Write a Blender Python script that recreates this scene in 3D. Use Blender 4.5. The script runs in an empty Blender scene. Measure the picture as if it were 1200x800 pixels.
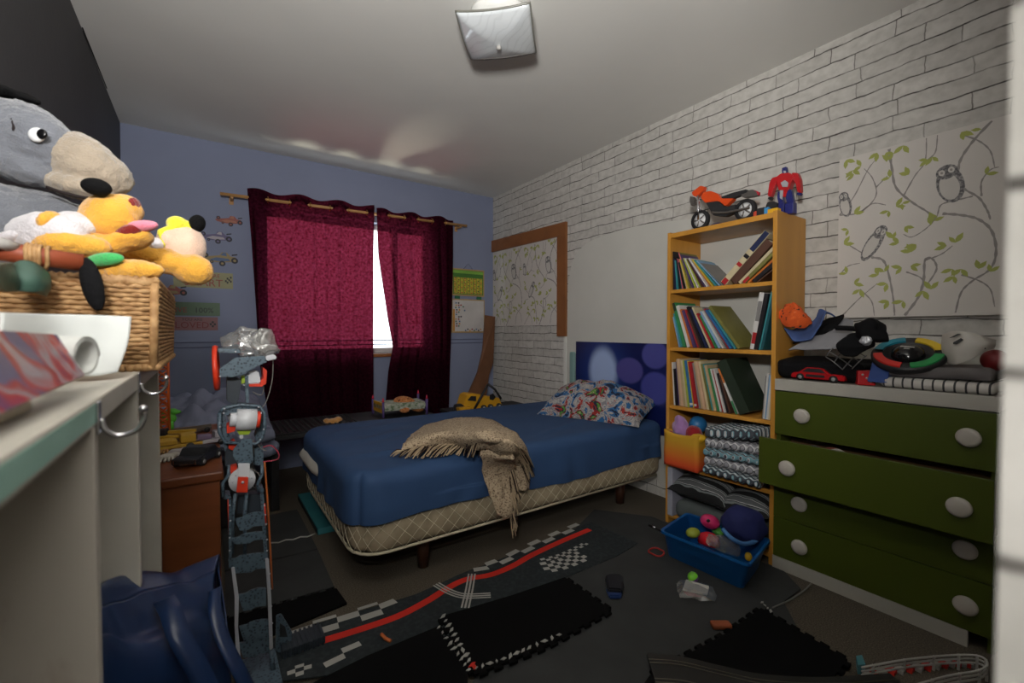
import bpy, bmesh, math, random
from mathutils import Vector, Matrix, noise, Euler

random.seed(7)
sc = bpy.context.scene
col = sc.collection
R = math.radians

# ------------------------------------------------------------------ camera
CAM_H, FPX, YAW, PITCH = 1.06, 520.0, R(34.7), R(1.3)
cam_d = bpy.data.cameras.new('camera'); cam = bpy.data.objects.new('camera', cam_d); col.objects.link(cam)
cam_d.sensor_width = 36.0; cam_d.lens = FPX / 1200 * 36.0
cam.location = (0, 0, CAM_H); cam.rotation_euler = (R(90) - PITCH, 0, -YAW)
cam_d.clip_start = .02
cam_d.dof.use_dof = True; cam_d.dof.focus_distance = 2.3; cam_d.dof.aperture_fstop = 3.6
sc.camera = cam

# ------------------------------------------------------------------ world and lights
EXPOSURE = 0.0
sc.view_settings.view_transform = 'Standard'; sc.view_settings.look = 'None'
sc.view_settings.gamma = 1; sc.view_settings.use_curve_mapping = False
sc.view_settings.exposure = EXPOSURE
w = bpy.data.worlds.new('sky'); sc.world = w; w.use_nodes = True
bg = w.node_tree.nodes['Background']; bg.inputs[0].default_value = (.86, .93, 1, 1); bg.inputs[1].default_value = 3.2

def area(name, loc, target, sx, sy, power, color=(1, 1, 1), portal=False, spread=180):
    d = bpy.data.lights.new(name, 'AREA'); d.shape = 'RECTANGLE'; d.size = sx; d.size_y = sy
    d.energy = power; d.color = color; d.spread = R(spread)
    if portal: d.cycles.is_portal = True
    o = bpy.data.objects.new(name, d); col.objects.link(o); o.location = loc
    o.rotation_euler = (Vector(target) - Vector(loc)).to_track_quat('-Z', 'Y').to_euler()
    return o
area('window_portal', (1.05, 3.99, 1.42), (1.05, 0, 1.42), 1.5, 1.3, 1, portal=True)
area('hall_lamp', (-.20, -.095, 1.52), (.58, .85, 3.0), .22, .22, 64, (1, .975, .94))
area('hall_fill', (.1, -.7, 1.9), (.4, 1.2, 1.25), .6, .4, 5, (1, .97, .93))
area('jamb_fill', (-.40, -.52, 1.30), (.232, -.03, 1.05), .2, .2, .55, (1, .98, .95), spread=46)  # added fill light brightening the door jamb, not a real hall lamp
sl = bpy.data.lights.new('sun_on_sill', 'SUN'); sl.energy = 4; sl.angle = R(18); sl.color = (1, .95, .75)
so = bpy.data.objects.new('sun_on_sill', sl); col.objects.link(so); so.location = (1.2, 4.6, .3)
so.rotation_euler = Vector((.03, -.60, .80)).to_track_quat('-Z', 'Y').to_euler()

# ------------------------------------------------------------------ photo rays -> points on real planes
FW = Vector((math.sin(YAW) * math.cos(PITCH), math.cos(YAW) * math.cos(PITCH), -math.sin(PITCH)))
RT = Vector((math.cos(YAW), -math.sin(YAW), 0)); UP = RT.cross(FW)
def on(a, x, y, v):
    d = FW + RT * ((x - 600) / FPX) + UP * ((400 - y) / FPX)
    o = Vector((0, 0, CAM_H)); return o + d * ((v - o[a]) / d[a])
def oX(x, y, v): return on(0, x, y, v)
def oY(x, y, v): return on(1, x, y, v)
def oZ(x, y, v=0.0): return on(2, x, y, v)

# ------------------------------------------------------------------ materials
def lin(c): return tuple((v / 255 / 12.92) if v / 255 <= .04045 else ((v / 255 + .055) / 1.055) ** 2.4 for v in c) + (1,)
_mats = {}
def mat(name, c, rough=.6, metal=0, var=.10, vs=6, bump=0, bs=60, trans=0, sheen=0, coat=0):
    if name in _mats: return _mats[name]
    m = bpy.data.materials.new(name); m.use_nodes = True; nt = m.node_tree; N = nt.nodes; L = nt.links
    b = N['Principled BSDF']; c = lin(c)
    b.inputs['Roughness'].default_value = rough; b.inputs['Metallic'].default_value = metal
    if rough >= .9: b.inputs['Specular IOR Level'].default_value = .15
    if sheen: b.inputs['Sheen Weight'].default_value = sheen
    if coat: b.inputs['Coat Weight'].default_value = coat
    if trans: b.inputs['Transmission Weight'].default_value = trans
    tc = N.new('ShaderNodeTexCoord')
    n = N.new('ShaderNodeTexNoise'); n.inputs['Scale'].default_value = vs; n.inputs['Detail'].default_value = 4
    L.new(tc.outputs['Object'], n.inputs['Vector'])
    r = N.new('ShaderNodeValToRGB')
    r.color_ramp.elements[0].position = .3; r.color_ramp.elements[1].position = .7
    r.color_ramp.elements[0].color = tuple(v * (1 - var) for v in c[:3]) + (1,)
    r.color_ramp.elements[1].color = tuple(min(1, v * (1 + var)) for v in c[:3]) + (1,)
    L.new(n.outputs['Fac'], r.inputs[0]); L.new(r.outputs[0], b.inputs['Base Color'])
    if bump:
        n2 = N.new('ShaderNodeTexNoise'); n2.inputs['Scale'].default_value = bs; n2.inputs['Detail'].default_value = 3
        L.new(tc.outputs['Object'], n2.inputs['Vector'])
        bp = N.new('ShaderNodeBump'); bp.inputs['Strength'].default_value = bump; bp.inputs['Distance'].default_value = .004
        L.new(n2.outputs['Fac'], bp.inputs['Height']); L.new(bp.outputs[0], b.inputs['Normal'])
    _mats[name] = m; return m
def pat(name, stops, tex='noise', scale=10, rough=.7, const=True, detail=2, bump=0, stretch=(1, 1, 1), dist=0, rot=(0, 0, 0)):
    """colour pattern: a ramp driven by a noise, voronoi, wave or gradient along an axis of the thing"""
    if name in _mats: return _mats[name]
    m = bpy.data.materials.new(name); m.use_nodes = True; nt = m.node_tree; N = nt.nodes; L = nt.links
    b = N['Principled BSDF']; b.inputs['Roughness'].default_value = rough
    tc = N.new('ShaderNodeTexCoord'); mp = N.new('ShaderNodeMapping'); mp.inputs['Scale'].default_value = stretch
    mp.inputs['Rotation'].default_value = rot
    L.new(tc.outputs['Object'], mp.inputs[0])
    if tex == 'noise':
        t = N.new('ShaderNodeTexNoise'); t.inputs['Detail'].default_value = detail; t.inputs['Distortion'].default_value = dist; out = t.outputs['Fac']
    elif tex == 'voronoi':
        t = N.new('ShaderNodeTexVoronoi'); out = t.outputs['Distance']
    elif tex == 'cells':
        t = N.new('ShaderNodeTexVoronoi'); out = t.outputs['Color']
    elif tex == 'wave':
        t = N.new('ShaderNodeTexWave'); t.inputs['Distortion'].default_value = dist; t.inputs['Detail'].default_value = detail; out = t.outputs['Fac']
    t.inputs['Scale'].default_value = scale
    L.new(mp.outputs[0], t.inputs['Vector'])
    r = N.new('ShaderNodeValToRGB'); cr = r.color_ramp
    if const: cr.interpolation = 'CONSTANT'
    while len(cr.elements) < len(stops): cr.elements.new(.5)
    for e, (p, c) in zip(cr.elements, stops): e.position = p; e.color = lin(c)
    L.new(out, r.inputs[0]); L.new(r.outputs[0], b.inputs['Base Color'])
    if bump:
        bp = N.new('ShaderNodeBump'); bp.inputs['Strength'].default_value = bump; bp.inputs['Distance'].default_value = .004
        L.new(out, bp.inputs['Height']); L.new(bp.outputs[0], b.inputs['Normal'])
    _mats[name] = m; return m

# ------------------------------------------------------------------ scene tree helpers
def W(o): return (W(o.parent) @ o.matrix_basis) if o.parent else o.matrix_basis.copy()
def tag(o, label=None, cat=None, group=None, kind=None):
    if label: o['label'] = label
    if cat: o['category'] = cat
    if group: o['group'] = group
    if kind: o['kind'] = kind
    return o
def thing(name, label, cat, loc=(0, 0, 0), rz=0, group=None):
    o = bpy.data.objects.new(name, None); col.objects.link(o); o.empty_display_size = .05
    o.location = loc; o.rotation_euler = (0, 0, rz); return tag(o, label, cat, group)
def copy_tree(o, parent=None):
    c = o.copy(); col.objects.link(c)
    if parent is not None: c.parent = parent
    for ch in list(o.children): copy_tree(ch, c)
    return c

class B:
    """collects shapes (world coordinates unless local=True) and links them as one mesh object"""
    def __init__(s, local=False): s.bm = bmesh.new(); s.mats = []; s.local = local; s.M = Matrix.Identity(4)
    def mi(s, m):
        if m not in s.mats: s.mats.append(m)
        return s.mats.index(m)
    def add(s, t, m, M=None, smooth=False):
        if M is not None: t.transform(M)
        t.transform(s.M)
        i = s.mi(m)
        for f in t.faces: f.material_index = i; f.smooth = smooth
        me = bpy.data.meshes.new('t'); t.to_mesh(me); t.free(); s.bm.from_mesh(me); bpy.data.meshes.remove(me); return s
    def box(s, x0, x1, y0, y1, z0, z1, m, bev=0, M=None):
        t = bmesh.new(); bmesh.ops.create_cube(t, size=1)
        t.transform(Matrix.Translation(((x0 + x1) / 2, (y0 + y1) / 2, (z0 + z1) / 2)) @ Matrix.Diagonal((abs(x1 - x0), abs(y1 - y0), abs(z1 - z0), 1)))
        if bev: bmesh.ops.bevel(t, geom=t.edges[:], offset=bev, segments=2, affect='EDGES', profile=.6)
        return s.add(t, m, M)
    def cyl(s, p0, p1, r, m, r2=None, n=16, smooth=True):
        p0, p1 = Vector(p0), Vector(p1); d = p1 - p0
        t = bmesh.new(); bmesh.ops.create_cone(t, cap_ends=True, segments=n, radius1=r, radius2=r if r2 is None else r2, depth=d.length)
        M = Matrix.Translation((p0 + p1) / 2) @ d.to_track_quat('Z', 'Y').to_matrix().to_4x4()
        s.add(t, m, M, smooth); return s
    def ell(s, c, r, m, M=None, n=16, rot=None):
        t = bmesh.new(); bmesh.ops.create_uvsphere(t, u_segments=n * 2, v_segments=n, radius=1)
        if not hasattr(r, '__len__'): r = (r, r, r)
        MM = Matrix.Translation(c) @ (Euler(rot).to_matrix().to_4x4() if rot else Matrix.Identity(4)) @ Matrix.Diagonal((r[0], r[1], r[2], 1))
        return s.add(t, m, MM, True)
    def tube(s, pts, r, m, n=8, closed=False, smoothpath=True):
        pts = [Vector(p) for p in pts]
        if smoothpath and len(pts) > 2: pts = spline(pts, 6, closed)
        t = bmesh.new(); rings = []; k = len(pts); up = Vector((0, 0, 1))
        rr = r if hasattr(r, '__len__') else None
        prev = None
        for i, p in enumerate(pts):
            a = pts[(i - 1) % k] if (closed or i > 0) else p; b = pts[(i + 1) % k] if (closed or i < k - 1) else p
            d = (b - a).normalized() if (b - a).length > 1e-9 else Vector((0, 0, 1))
            if prev is None: u = d.orthogonal().normalized()
            else:
                u = prev - d * prev.dot(d); u = u.normalized() if u.length > 1e-6 else d.orthogonal().normalized()
            prev = u; v = d.cross(u)
            q = r if rr is None else rr[0] + (rr[1] - rr[0]) * i / max(1, k - 1)
            rings.append([t.verts.new(p + (u * math.cos(2 * math.pi * j / n) + v * math.sin(2 * math.pi * j / n)) * q) for j in range(n)])
        for i in range(k if closed else k - 1):
            A, C = rings[i], rings[(i + 1) % k]
            for j in range(n): t.faces.new((A[j], A[(j + 1) % n], C[(j + 1) % n], C[j]))
        if not closed: t.faces.new(rings[0][::-1]); t.faces.new(rings[-1])
        return s.add(t, m, None, True)
    def lathe(s, prof, m, M=None, n=32, smooth=True):
        t = bmesh.new(); rings = []
        for (r, z) in prof: rings.append([t.verts.new((r * math.cos(2 * math.pi * j / n), r * math.sin(2 * math.pi * j / n), z)) for j in range(n)] if r > 1e-6 else [t.verts.new((0, 0, z))])
        for A, C in zip(rings, rings[1:]):
            for j in range(n):
                k = (j + 1) % n
                if len(A) == 1 and len(C) == 1: continue
                if len(A) == 1: t.faces.new((A[0], C[k], C[j]))
                elif len(C) == 1: t.faces.new((A[j], A[k], C[0]))
                else: t.faces.new((A[j], A[k], C[k], C[j]))
        bmesh.ops.recalc_face_normals(t, faces=t.faces[:])
        return s.add(t, m, M, smooth)
    def prism(s, poly, off, m, bev=0):
        """solid from a closed outline of 3D points pushed along the vector off"""
        t = bmesh.new(); off = Vector(off); A = [t.verts.new(Vector(p)) for p in poly]; f = t.faces.new(A)
        r = bmesh.ops.extrude_face_region(t, geom=[f]); vs = [v for v in r['geom'] if isinstance(v, bmesh.types.BMVert)]
        bmesh.ops.translate(t, verts=vs, vec=off); bmesh.ops.recalc_face_normals(t, faces=t.faces[:])
        if bev: bmesh.ops.bevel(t, geom=t.edges[:], offset=bev, segments=2, affect='EDGES')
        return s.add(t, m)
    def face(s, poly, m):
        t = bmesh.new(); t.faces.new([t.verts.new(Vector(p)) for p in poly]); return s.add(t, m)
    def grid(s, rows, m, smooth=True):
        t = bmesh.new(); V = [[t.verts.new(p) for p in r] for r in rows]
        for a, b in zip(V, V[1:]):
            for j in range(len(a) - 1): t.faces.new((a[j], a[j + 1], b[j + 1], b[j]))
        return s.add(t, m, None, smooth)
    def rbox(s, x0, x1, y0, y1, z0, z1, r, m, n=(20, 20, 6), fn=None, M=None):
        """box with rounded edges, finely divided, every point moved by fn(p, outward)"""
        t = bmesh.new(); idx = {}; nx, ny, nz = n
        def vert(i, j, k):
            key = (i, j, k)
            if key in idx: return idx[key]
            p = Vector((x0 + (x1 - x0) * i / nx, y0 + (y1 - y0) * j / ny, z0 + (z1 - z0) * k / nz))
            q = Vector((min(max(p.x, x0 + r), x1 - r), min(max(p.y, y0 + r), y1 - r), min(max(p.z, z0 + r), z1 - r)))
            d = p - q
            dn = d.normalized() if d.length > 1e-9 else Vector((0, 0, 1))
            p = q + dn * r
            if fn: p = fn(p, dn)
            idx[key] = t.verts.new(p); return idx[key]
        def q4(a, b, c, d):
            try: t.faces.new((a, b, c, d))
            except ValueError: pass
        for i in range(nx):
            for j in range(ny):
                q4(vert(i, j, 0), vert(i, j + 1, 0), vert(i + 1, j + 1, 0), vert(i + 1, j, 0)); q4(vert(i, j, nz), vert(i + 1, j, nz), vert(i + 1, j + 1, nz), vert(i, j + 1, nz))
        for i in range(nx):
            for k in range(nz):
                q4(vert(i, 0, k), vert(i + 1, 0, k), vert(i + 1, 0, k + 1), vert(i, 0, k + 1)); q4(vert(i, ny, k), vert(i, ny, k + 1), vert(i + 1, ny, k + 1), vert(i + 1, ny, k))
        for j in range(ny):
            for k in range(nz):
                q4(vert(0, j, k), vert(0, j, k + 1), vert(0, j + 1, k + 1), vert(0, j + 1, k)); q4(vert(nx, j, k), vert(nx, j + 1, k), vert(nx, j + 1, k + 1), vert(nx, j, k + 1))
        return s.add(t, m, M, True)
    def text(s, body, size, M, m, depth=.0006, align='CENTER'):
        c = bpy.data.curves.new('txt', 'FONT'); c.body = body; c.size = size; c.extrude = depth; c.align_x = align; c.align_y = 'CENTER'; c.resolution_u = 2
        o = bpy.data.objects.new('txt', c); me = bpy.data.meshes.new_from_object(o)
        t = bmesh.new(); t.from_mesh(me); bpy.data.objects.remove(o); bpy.data.curves.remove(c); bpy.data.meshes.remove(me)
        return s.add(t, m, M)
    def build(s, name, parent=None, label=None, cat=None, group=None, kind=None, origin=None, mods=()):
        me = bpy.data.meshes.new(name)
        for m in s.mats: me.materials.append(m)
        if parent is not None:
            if not s.local: s.bm.transform(W(parent).inverted())
            o = bpy.data.objects.new(name, me); o.parent = parent
        else:
            o = bpy.data.objects.new(name, me)
            if origin is None and s.bm.verts:
                xs = [v.co for v in s.bm.verts]
                origin = Vector(((min(p.x for p in xs) + max(p.x for p in xs)) / 2, (min(p.y for p in xs) + max(p.y for p in xs)) / 2, min(p.z for p in xs)))
            origin = Vector(origin or (0, 0, 0)); s.bm.transform(Matrix.Translation(-origin)); o.location = origin
        s.bm.to_mesh(me); s.bm.free(); col.objects.link(o)
        for (t, kw) in mods:
            md = o.modifiers.new(t.lower(), t)
            for k, v in kw.items(): setattr(md, k, v)
        return tag(o, label, cat, group, kind)
def spline(P, n=6, closed=False):
    out = []; k = len(P)
    segs = k if closed else k - 1
    for i in range(segs):
        p0 = P[(i - 1) % k] if (closed or i > 0) else P[i]; p1 = P[i]; p2 = P[(i + 1) % k]; p3 = P[(i + 2) % k] if (closed or i < k - 2) else p2
        for j in range(n):
            t = j / n; out.append(.5 * ((2 * p1) + (p2 - p0) * t + (2 * p0 - 5 * p1 + 4 * p2 - p3) * t * t + (3 * p1 - p0 - 3 * p2 + p3) * t ** 3))
    if not closed: out.append(P[-1].copy())
    return out
def loft(rows, nu=6, nv=6, fn=None):
    rows = [spline([Vector(p) for p in r], nu) for r in rows]
    cols = [spline([r[j] for r in rows], nv) for j in range(len(rows[0]))]
    out = [[cols[j][i] for j in range(len(cols))] for i in range(len(cols[0]))]
    if fn: out = [[fn(p, i / (len(out) - 1), j / (len(out[0]) - 1)) for j, p in enumerate(r)] for i, r in enumerate(out)]
    return out
def nz(p, s, seed=0): return noise.noise(Vector((p[0] * s + seed, p[1] * s + seed * 1.7, p[2] * s - seed)))
def nzv(p, s, a, seed=0): return Vector((nz(p, s, seed), nz(p, s, seed + 11), nz(p, s, seed + 23))) * a
def struct(b, name, **k): return b.build(name, kind='structure', origin=(0, 0, 0), **k)
SOLID = lambda t, off=0: ('SOLIDIFY', dict(thickness=t, offset=off))
SUBD = lambda n: ('SUBSURF', dict(levels=n, render_levels=n))
REM = lambda v: ('REMESH', dict(mode='VOXEL', voxel_size=v, use_smooth_shade=True))
SMOOTH = lambda n: ('SMOOTH', dict(iterations=n, factor=.5))
_fz = bpy.data.textures.new('fuzz', 'CLOUDS'); _fz.noise_scale = .012
FUZZ = lambda s: ('DISPLACE', dict(texture=_fz, strength=s, mid_level=.5, texture_coords='LOCAL'))

# ------------------------------------------------------------------ the room
XR, XL, YB, ZC = 2.40, -.43, 3.80, 2.40
# brick wallpaper
bw = bpy.data.materials.new('brick_wallpaper'); bw.use_nodes = True
nt = bw.node_tree; N = nt.nodes; L = nt.links; pb = N['Principled BSDF']; pb.inputs['Roughness'].default_value = .75
tc = N.new('ShaderNodeTexCoord'); sp = N.new('ShaderNodeSeparateXYZ'); L.new(tc.outputs['Object'], sp.inputs[0])
ad = N.new('ShaderNodeMath'); ad.operation = 'ADD'; L.new(sp.outputs[0], ad.inputs[0]); L.new(sp.outputs[1], ad.inputs[1])
cb = N.new('ShaderNodeCombineXYZ'); L.new(ad.outputs[0], cb.inputs[0]); L.new(sp.outputs[2], cb.inputs[1])
nn = N.new('ShaderNodeTexNoise'); nn.inputs['Scale'].default_value = 9; nn.inputs['Detail'].default_value = 5; L.new(cb.outputs[0], nn.inputs['Vector'])
vm = N.new('ShaderNodeVectorMath'); vm.operation = 'MULTIPLY_ADD'; L.new(nn.outputs['Color'], vm.inputs[0]); vm.inputs[1].default_value = (.03, .026, 0); L.new(cb.outputs[0], vm.inputs[2])
br = N.new('ShaderNodeTexBrick'); L.new(vm.outputs[0], br.inputs['Vector']); br.offset = .42; br.squash = 1.35; br.squash_frequency = 3
br.inputs['Scale'].default_value = 1; br.inputs['Mortar Size'].default_value = .0028; br.inputs['Mortar Smooth'].default_value = .5
br.inputs['Brick Width'].default_value = .235; br.inputs['Row Height'].default_value = .066
br.inputs['Color1'].default_value = lin((206, 203, 197)); br.inputs['Color2'].default_value = lin((190, 187, 181)); br.inputs['Mortar'].default_value = lin((118, 114, 109))
n3 = N.new('ShaderNodeTexNoise'); n3.inputs['Scale'].default_value = 5; n3.inputs['Detail'].default_value = 6; L.new(cb.outputs[0], n3.inputs['Vector'])
rp = N.new('ShaderNodeValToRGB'); rp.color_ramp.elements[0].position = .42; rp.color_ramp.elements[1].position = .62
L.new(n3.outputs['Fac'], rp.inputs[0])
# mortar lines fade where the print is worn
br2 = N.new('ShaderNodeMix'); br2.data_type = 'RGBA'; L.new(rp.outputs[0], br2.inputs[0])
L.new(br.outputs['Color'], br2.inputs[6]); mx = N.new('ShaderNodeMix'); mx.data_type = 'RGBA'; mx.inputs[0].default_value = .45
L.new(br.outputs['Color'], mx.inputs[6]); mx.inputs[7].default_value = lin((200, 197, 191)); L.new(mx.outputs[2], br2.inputs[7])
n4 = N.new('ShaderNodeTexNoise'); n4.inputs['Scale'].default_value = 26; n4.inputs['Detail'].default_value = 6; L.new(cb.outputs[0], n4.inputs['Vector'])
rp4 = N.new('ShaderNodeValToRGB'); rp4.color_ramp.elements[0].position = .3; rp4.color_ramp.elements[0].color = (.8, .8, .79, 1); rp4.color_ramp.elements[1].position = .62; rp4.color_ramp.elements[1].color = (1, 1, 1, 1)
L.new(n4.outputs['Fac'], rp4.inputs[0])
# horizontal joints printed heavier than the upright ones, broken by wear
s2 = N.new('ShaderNodeSeparateXYZ'); L.new(vm.outputs[0], s2.inputs[0])
md = N.new('ShaderNodeMath'); md.operation = 'PINGPONG'; md.inputs[1].default_value = .033; L.new(s2.outputs[1], md.inputs[0])
hl_ = N.new('ShaderNodeMapRange'); hl_.inputs[1].default_value = .0012; hl_.inputs[2].default_value = .0042; hl_.inputs[3].default_value = 1; hl_.inputs[4].default_value = 0; L.new(md.outputs[0], hl_.inputs[0])
n5 = N.new('ShaderNodeTexNoise'); n5.inputs['Scale'].default_value = 11; n5.inputs['Detail'].default_value = 3; L.new(cb.outputs[0], n5.inputs['Vector'])
r5 = N.new('ShaderNodeValToRGB'); r5.color_ramp.elements[0].position = .36; r5.color_ramp.elements[1].position = .56; L.new(n5.outputs['Fac'], r5.inputs[0])
mm = N.new('ShaderNodeMath'); mm.operation = 'MULTIPLY'; L.new(hl_.outputs[0], mm.inputs[0]); L.new(r5.outputs[0], mm.inputs[1])
hm_ = N.new('ShaderNodeMix'); hm_.data_type = 'RGBA'; L.new(mm.outputs[0], hm_.inputs[0]); L.new(br2.outputs[2], hm_.inputs[6]); hm_.inputs[7].default_value = lin((74, 70, 66)); br2 = hm_
mu = N.new('ShaderNodeMix'); mu.data_type = 'RGBA'; mu.blend_type = 'MULTIPLY'; mu.inputs[0].default_value = 1
L.new(br2.outputs[2], mu.inputs[6]); L.new(rp4.outputs[0], mu.inputs[7]); L.new(mu.outputs[2], pb.inputs['Base Color'])

M_blue = mat('periwinkle_wall_paint', (130, 138, 164), .75, var=.04, vs=2, bump=.05, bs=90)
M_ceil = mat('ceiling_paint', (220, 219, 214), .85, var=.03, vs=2)
M_char = mat('charcoal_wall_paint', (62, 62, 64), .6, var=.10, vs=3, bump=.2, bs=40)
M_carp = pat('speckled_carpet', [(0, (48, 43, 36)), (.38, (68, 61, 51)), (.52, (86, 78, 66)), (.68, (106, 97, 82))], scale=220, rough=.95, const=False, detail=4, bump=.4)
M_white = mat('white_gloss_paint', (214, 214, 208), .45, var=.04, vs=9)
M_arch = mat('offwhite_wall_paint', (196, 195, 188), .75, var=.04, vs=3)

b = B(); b.box(-1.0, XR + .1, -1.5, YB + .2, -.08, 0, M_carp); struct(b, 'floor')
b = B(); b.box(-1.0, XR + .1, -1.5, YB + .2, ZC, ZC + .08, M_ceil); struct(b, 'ceiling')
b = B(); b.box(XR, XR + .1, -1.5, YB + .2, 0, ZC, bw); struct(b, 'wall_right')
b = B(); b.box(XL - .1, XL, -.12, YB + .2, 0, ZC, M_char); struct(b, 'wall_left')
# ragged torn strip where the dark wall covering meets the ceiling
tp = [oX(95, 0, XL + .006), oX(107, 38, XL + .006), oX(120, 62, XL + .006), oX(131, 84, XL + .006), oX(133, 106, XL + .006), oX(126, 104, XL + .006), oX(118, 84, XL + .006), oX(100, 40, XL + .006), oX(86, 0, XL + .006)]
b = B(); b.prism(tp, (-.005, 0, 0), mat('black_wall_strip', (30, 30, 32), .6)); struct(b, 'trim_1')
# back wall with the window opening
WX0, WX1, WZ0, WZ1 = .36, 1.73, .87, 1.99
b = B()
for (x0, x1, z0, z1) in ((XL - .1, WX0, 0, ZC), (WX1, XR + .1, 0, ZC), (WX0, WX1, 0, WZ0), (WX0, WX1, WZ1, ZC)): b.box(x0, x1, YB, YB + .2, z0, z1, M_blue)
struct(b, 'wall_back')
b = B()
for dz in (0, .035): b.box(XL, XR, YB - .008, YB, .945 + dz, .953 + dz, mat('dado_paint', (92, 98, 124), .6), bev=.002)
struct(b, 'trim_2')
# window: frame, sill, glass
b = B(); FY0, FY1 = YB + .09, YB + .14; fr = mat('window_frame_paint', (222, 214, 210), .45)
for (x0, x1, z0, z1) in ((WX0, WX0 + .045, WZ0, WZ1), (WX1 - .045, WX1, WZ0, WZ1), (WX0, WX1, WZ0, WZ0 + .045), (WX0, WX1, WZ1 - .045, WZ1), (1.40, 1.44, WZ0, WZ1)): b.box(x0, x1, FY0, FY1, z0, z1, fr, bev=.004)
wf = struct(b, 'window_1')
b = B(); b.box(WX0 - .03, WX1 + .03, YB - .035, FY0, WZ0 - .028, WZ0, mat('varnished_sill', (150, 92, 48), .4, vs=12), bev=.004); b.build('window_sill', wf)
gm = bpy.data.materials.new('window_glass'); gm.use_nodes = True; nt = gm.node_tree; nt.nodes.remove(nt.nodes['Principled BSDF'])
tr = nt.nodes.new('ShaderNodeBsdfTransparent'); gl = nt.nodes.new('ShaderNodeBsdfGlossy'); gl.inputs['Roughness'].default_value = .02; ms = nt.nodes.new('ShaderNodeMixShader'); ms.inputs[0].default_value = .06
nt.links.new(tr.outputs[0], ms.inputs[1]); nt.links.new(gl.outputs[0], ms.inputs[2]); nt.links.new(ms.outputs[0], nt.nodes['Material Output'].inputs[0])
b = B(); b.box(WX0 + .04, WX1 - .04, YB + .11, YB + .116, WZ0 + .04, WZ1 - .04, gm); b.build('pane', wf)
# front wall (camera stands in its doorway), header, hall
b = B(); b.box(.232, XR + .1, -.09, .03, 0, ZC, bw); struct(b, 'wall_front')
b = B(); b.box(XL - .1, .232, -.09, .03, 2.08, ZC, M_white); struct(b, 'trim_3')
b = B(); b.box(XL - .5, XR + .1, -1.5, -1.4, 0, ZC, M_arch); struct(b, 'wall_hall_back')
b = B(); b.box(-1.0, -.9, -1.4, -.12, 0, ZC, M_arch); struct(b, 'wall_hall_left')
b = B(); b.box(-.9, XL - .1, -.12, -.02, 0, ZC, M_arch); struct(b, 'wall_hall_front')
# off-white painted arch on the brick wall
ap = [(663, 480), (664, 395), (666, 330), (669, 311), (675, 298), (686, 286), (700, 279), (722, 271), (750, 264), (785, 259), (822, 255)]
pts = [oX(x, y, XR - .0015) for x, y in ap]; pts = [Vector((XR - .0015, 2.70, .10)), Vector((XR - .0015, 2.70, .46))] + pts[1:3] + spline(pts[3:], 4)[1:]
pts += [Vector((XR - .0015, 1.45, 1.74)), Vector((XR - .0015, 1.0, 1.60)), Vector((XR - .0015, 1.0, .10))]
b = B(); b.prism(pts, (.0014, 0, 0), M_arch); struct(b, 'trim_5')
b = B(); b.box(XR - .012, XR - .0005, 2.69, 2.715, .46, 1.02, M_white, bev=.002); struct(b, 'trim_6')
b = B(); b.box(XR - .012, XR, .03, .935, .985, 1.0, M_white, bev=.003); b.box(XR - .003, XR, .03, .935, .30, .985, M_arch); struct(b, 'trim_7')
# ------------------------------------------------------------------ bed
M_tick = pat('quilted_ticking', [(0, (128, 116, 94)), (.42, (150, 137, 112)), (.6, (166, 152, 126))], scale=14, const=False, rough=.8, bump=.15)
M_stitch = mat('quilt_stitching', (206, 196, 170), .8)
BX0, BX1, BY0, BY1 = .47, 2.36, 1.745, 2.83
bed = thing('bed_base', 'cream quilted divan bed base on dark wooden legs under the blue mattress', 'bed base', (1.4, 2.28, 0))
b = B()
def plan_round(p, R_=.13, x0=BX0, y0=BY0, y1=BY1):
    for yc, sg in ((y0 + R_, -1), (y1 - R_, 1)):
        dx, dy = p.x - (x0 + R_), p.y - yc
        if dx < 0 and dy * sg > 0:
            m_, l_ = max(abs(dx), abs(dy)), math.hypot(dx, dy)
            if l_ > 1e-6: return Vector((x0 + R_ + dx * m_ / l_, yc + dy * m_ / l_, p.z))
    return Vector(p)
def basef(p, d):
    p = plan_round(p)
    # foot end corners rounded in plan
    return p + d * (.004 * nz(p, 9))
b.rbox(BX0, BX1, BY0, BY1, .155, .31, .055, M_tick, (40, 24, 8), basef); b.build('divan', bed)
b = B()
def diam(o, ux, L0, nrm, z0=.175, z1=.30):
    h = z1 - z0; s = .105
    k = 0
    x = -h
    while x < L0:
        for sg in (1, -1):
            a, c = (x, z0) if sg > 0 else (x, z1), (x + h, z1) if sg > 0 else (x + h, z0)
            pp = []; rd = lambda v: plan_round(v, .1345, BX0 - .0045, BY0 - .0045, BY1 + .0045)
            for t in range(9):
                xx = a[0] + (c[0] - a[0]) * t / 8; zz = a[1] + (c[1] - a[1]) * t / 8
                if 0 <= xx <= L0: pp.append(rd(o + ux * xx + Vector((0, 0, zz)) + nrm * .0045) - nrm * (.5 * max(0, abs(zz - .2325) - .035) ** 1.4))
            if len(pp) > 1: b.tube(pp, .0013, M_stitch, n=5, smoothpath=False)
        x += s * .62
diam(Vector((BX0, BY0, 0)), Vector((1, 0, 0)), BX1 - BX0 - .08, Vector((0, -1, 0)))
diam(Vector((BX0, BY0, 0)), Vector((0, 1, 0)), BY1 - BY0, Vector((-1, 0, 0)))
tag(b.build('quilt_stitching', bed), kind='stuff')
b = B(); q = .05
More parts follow.
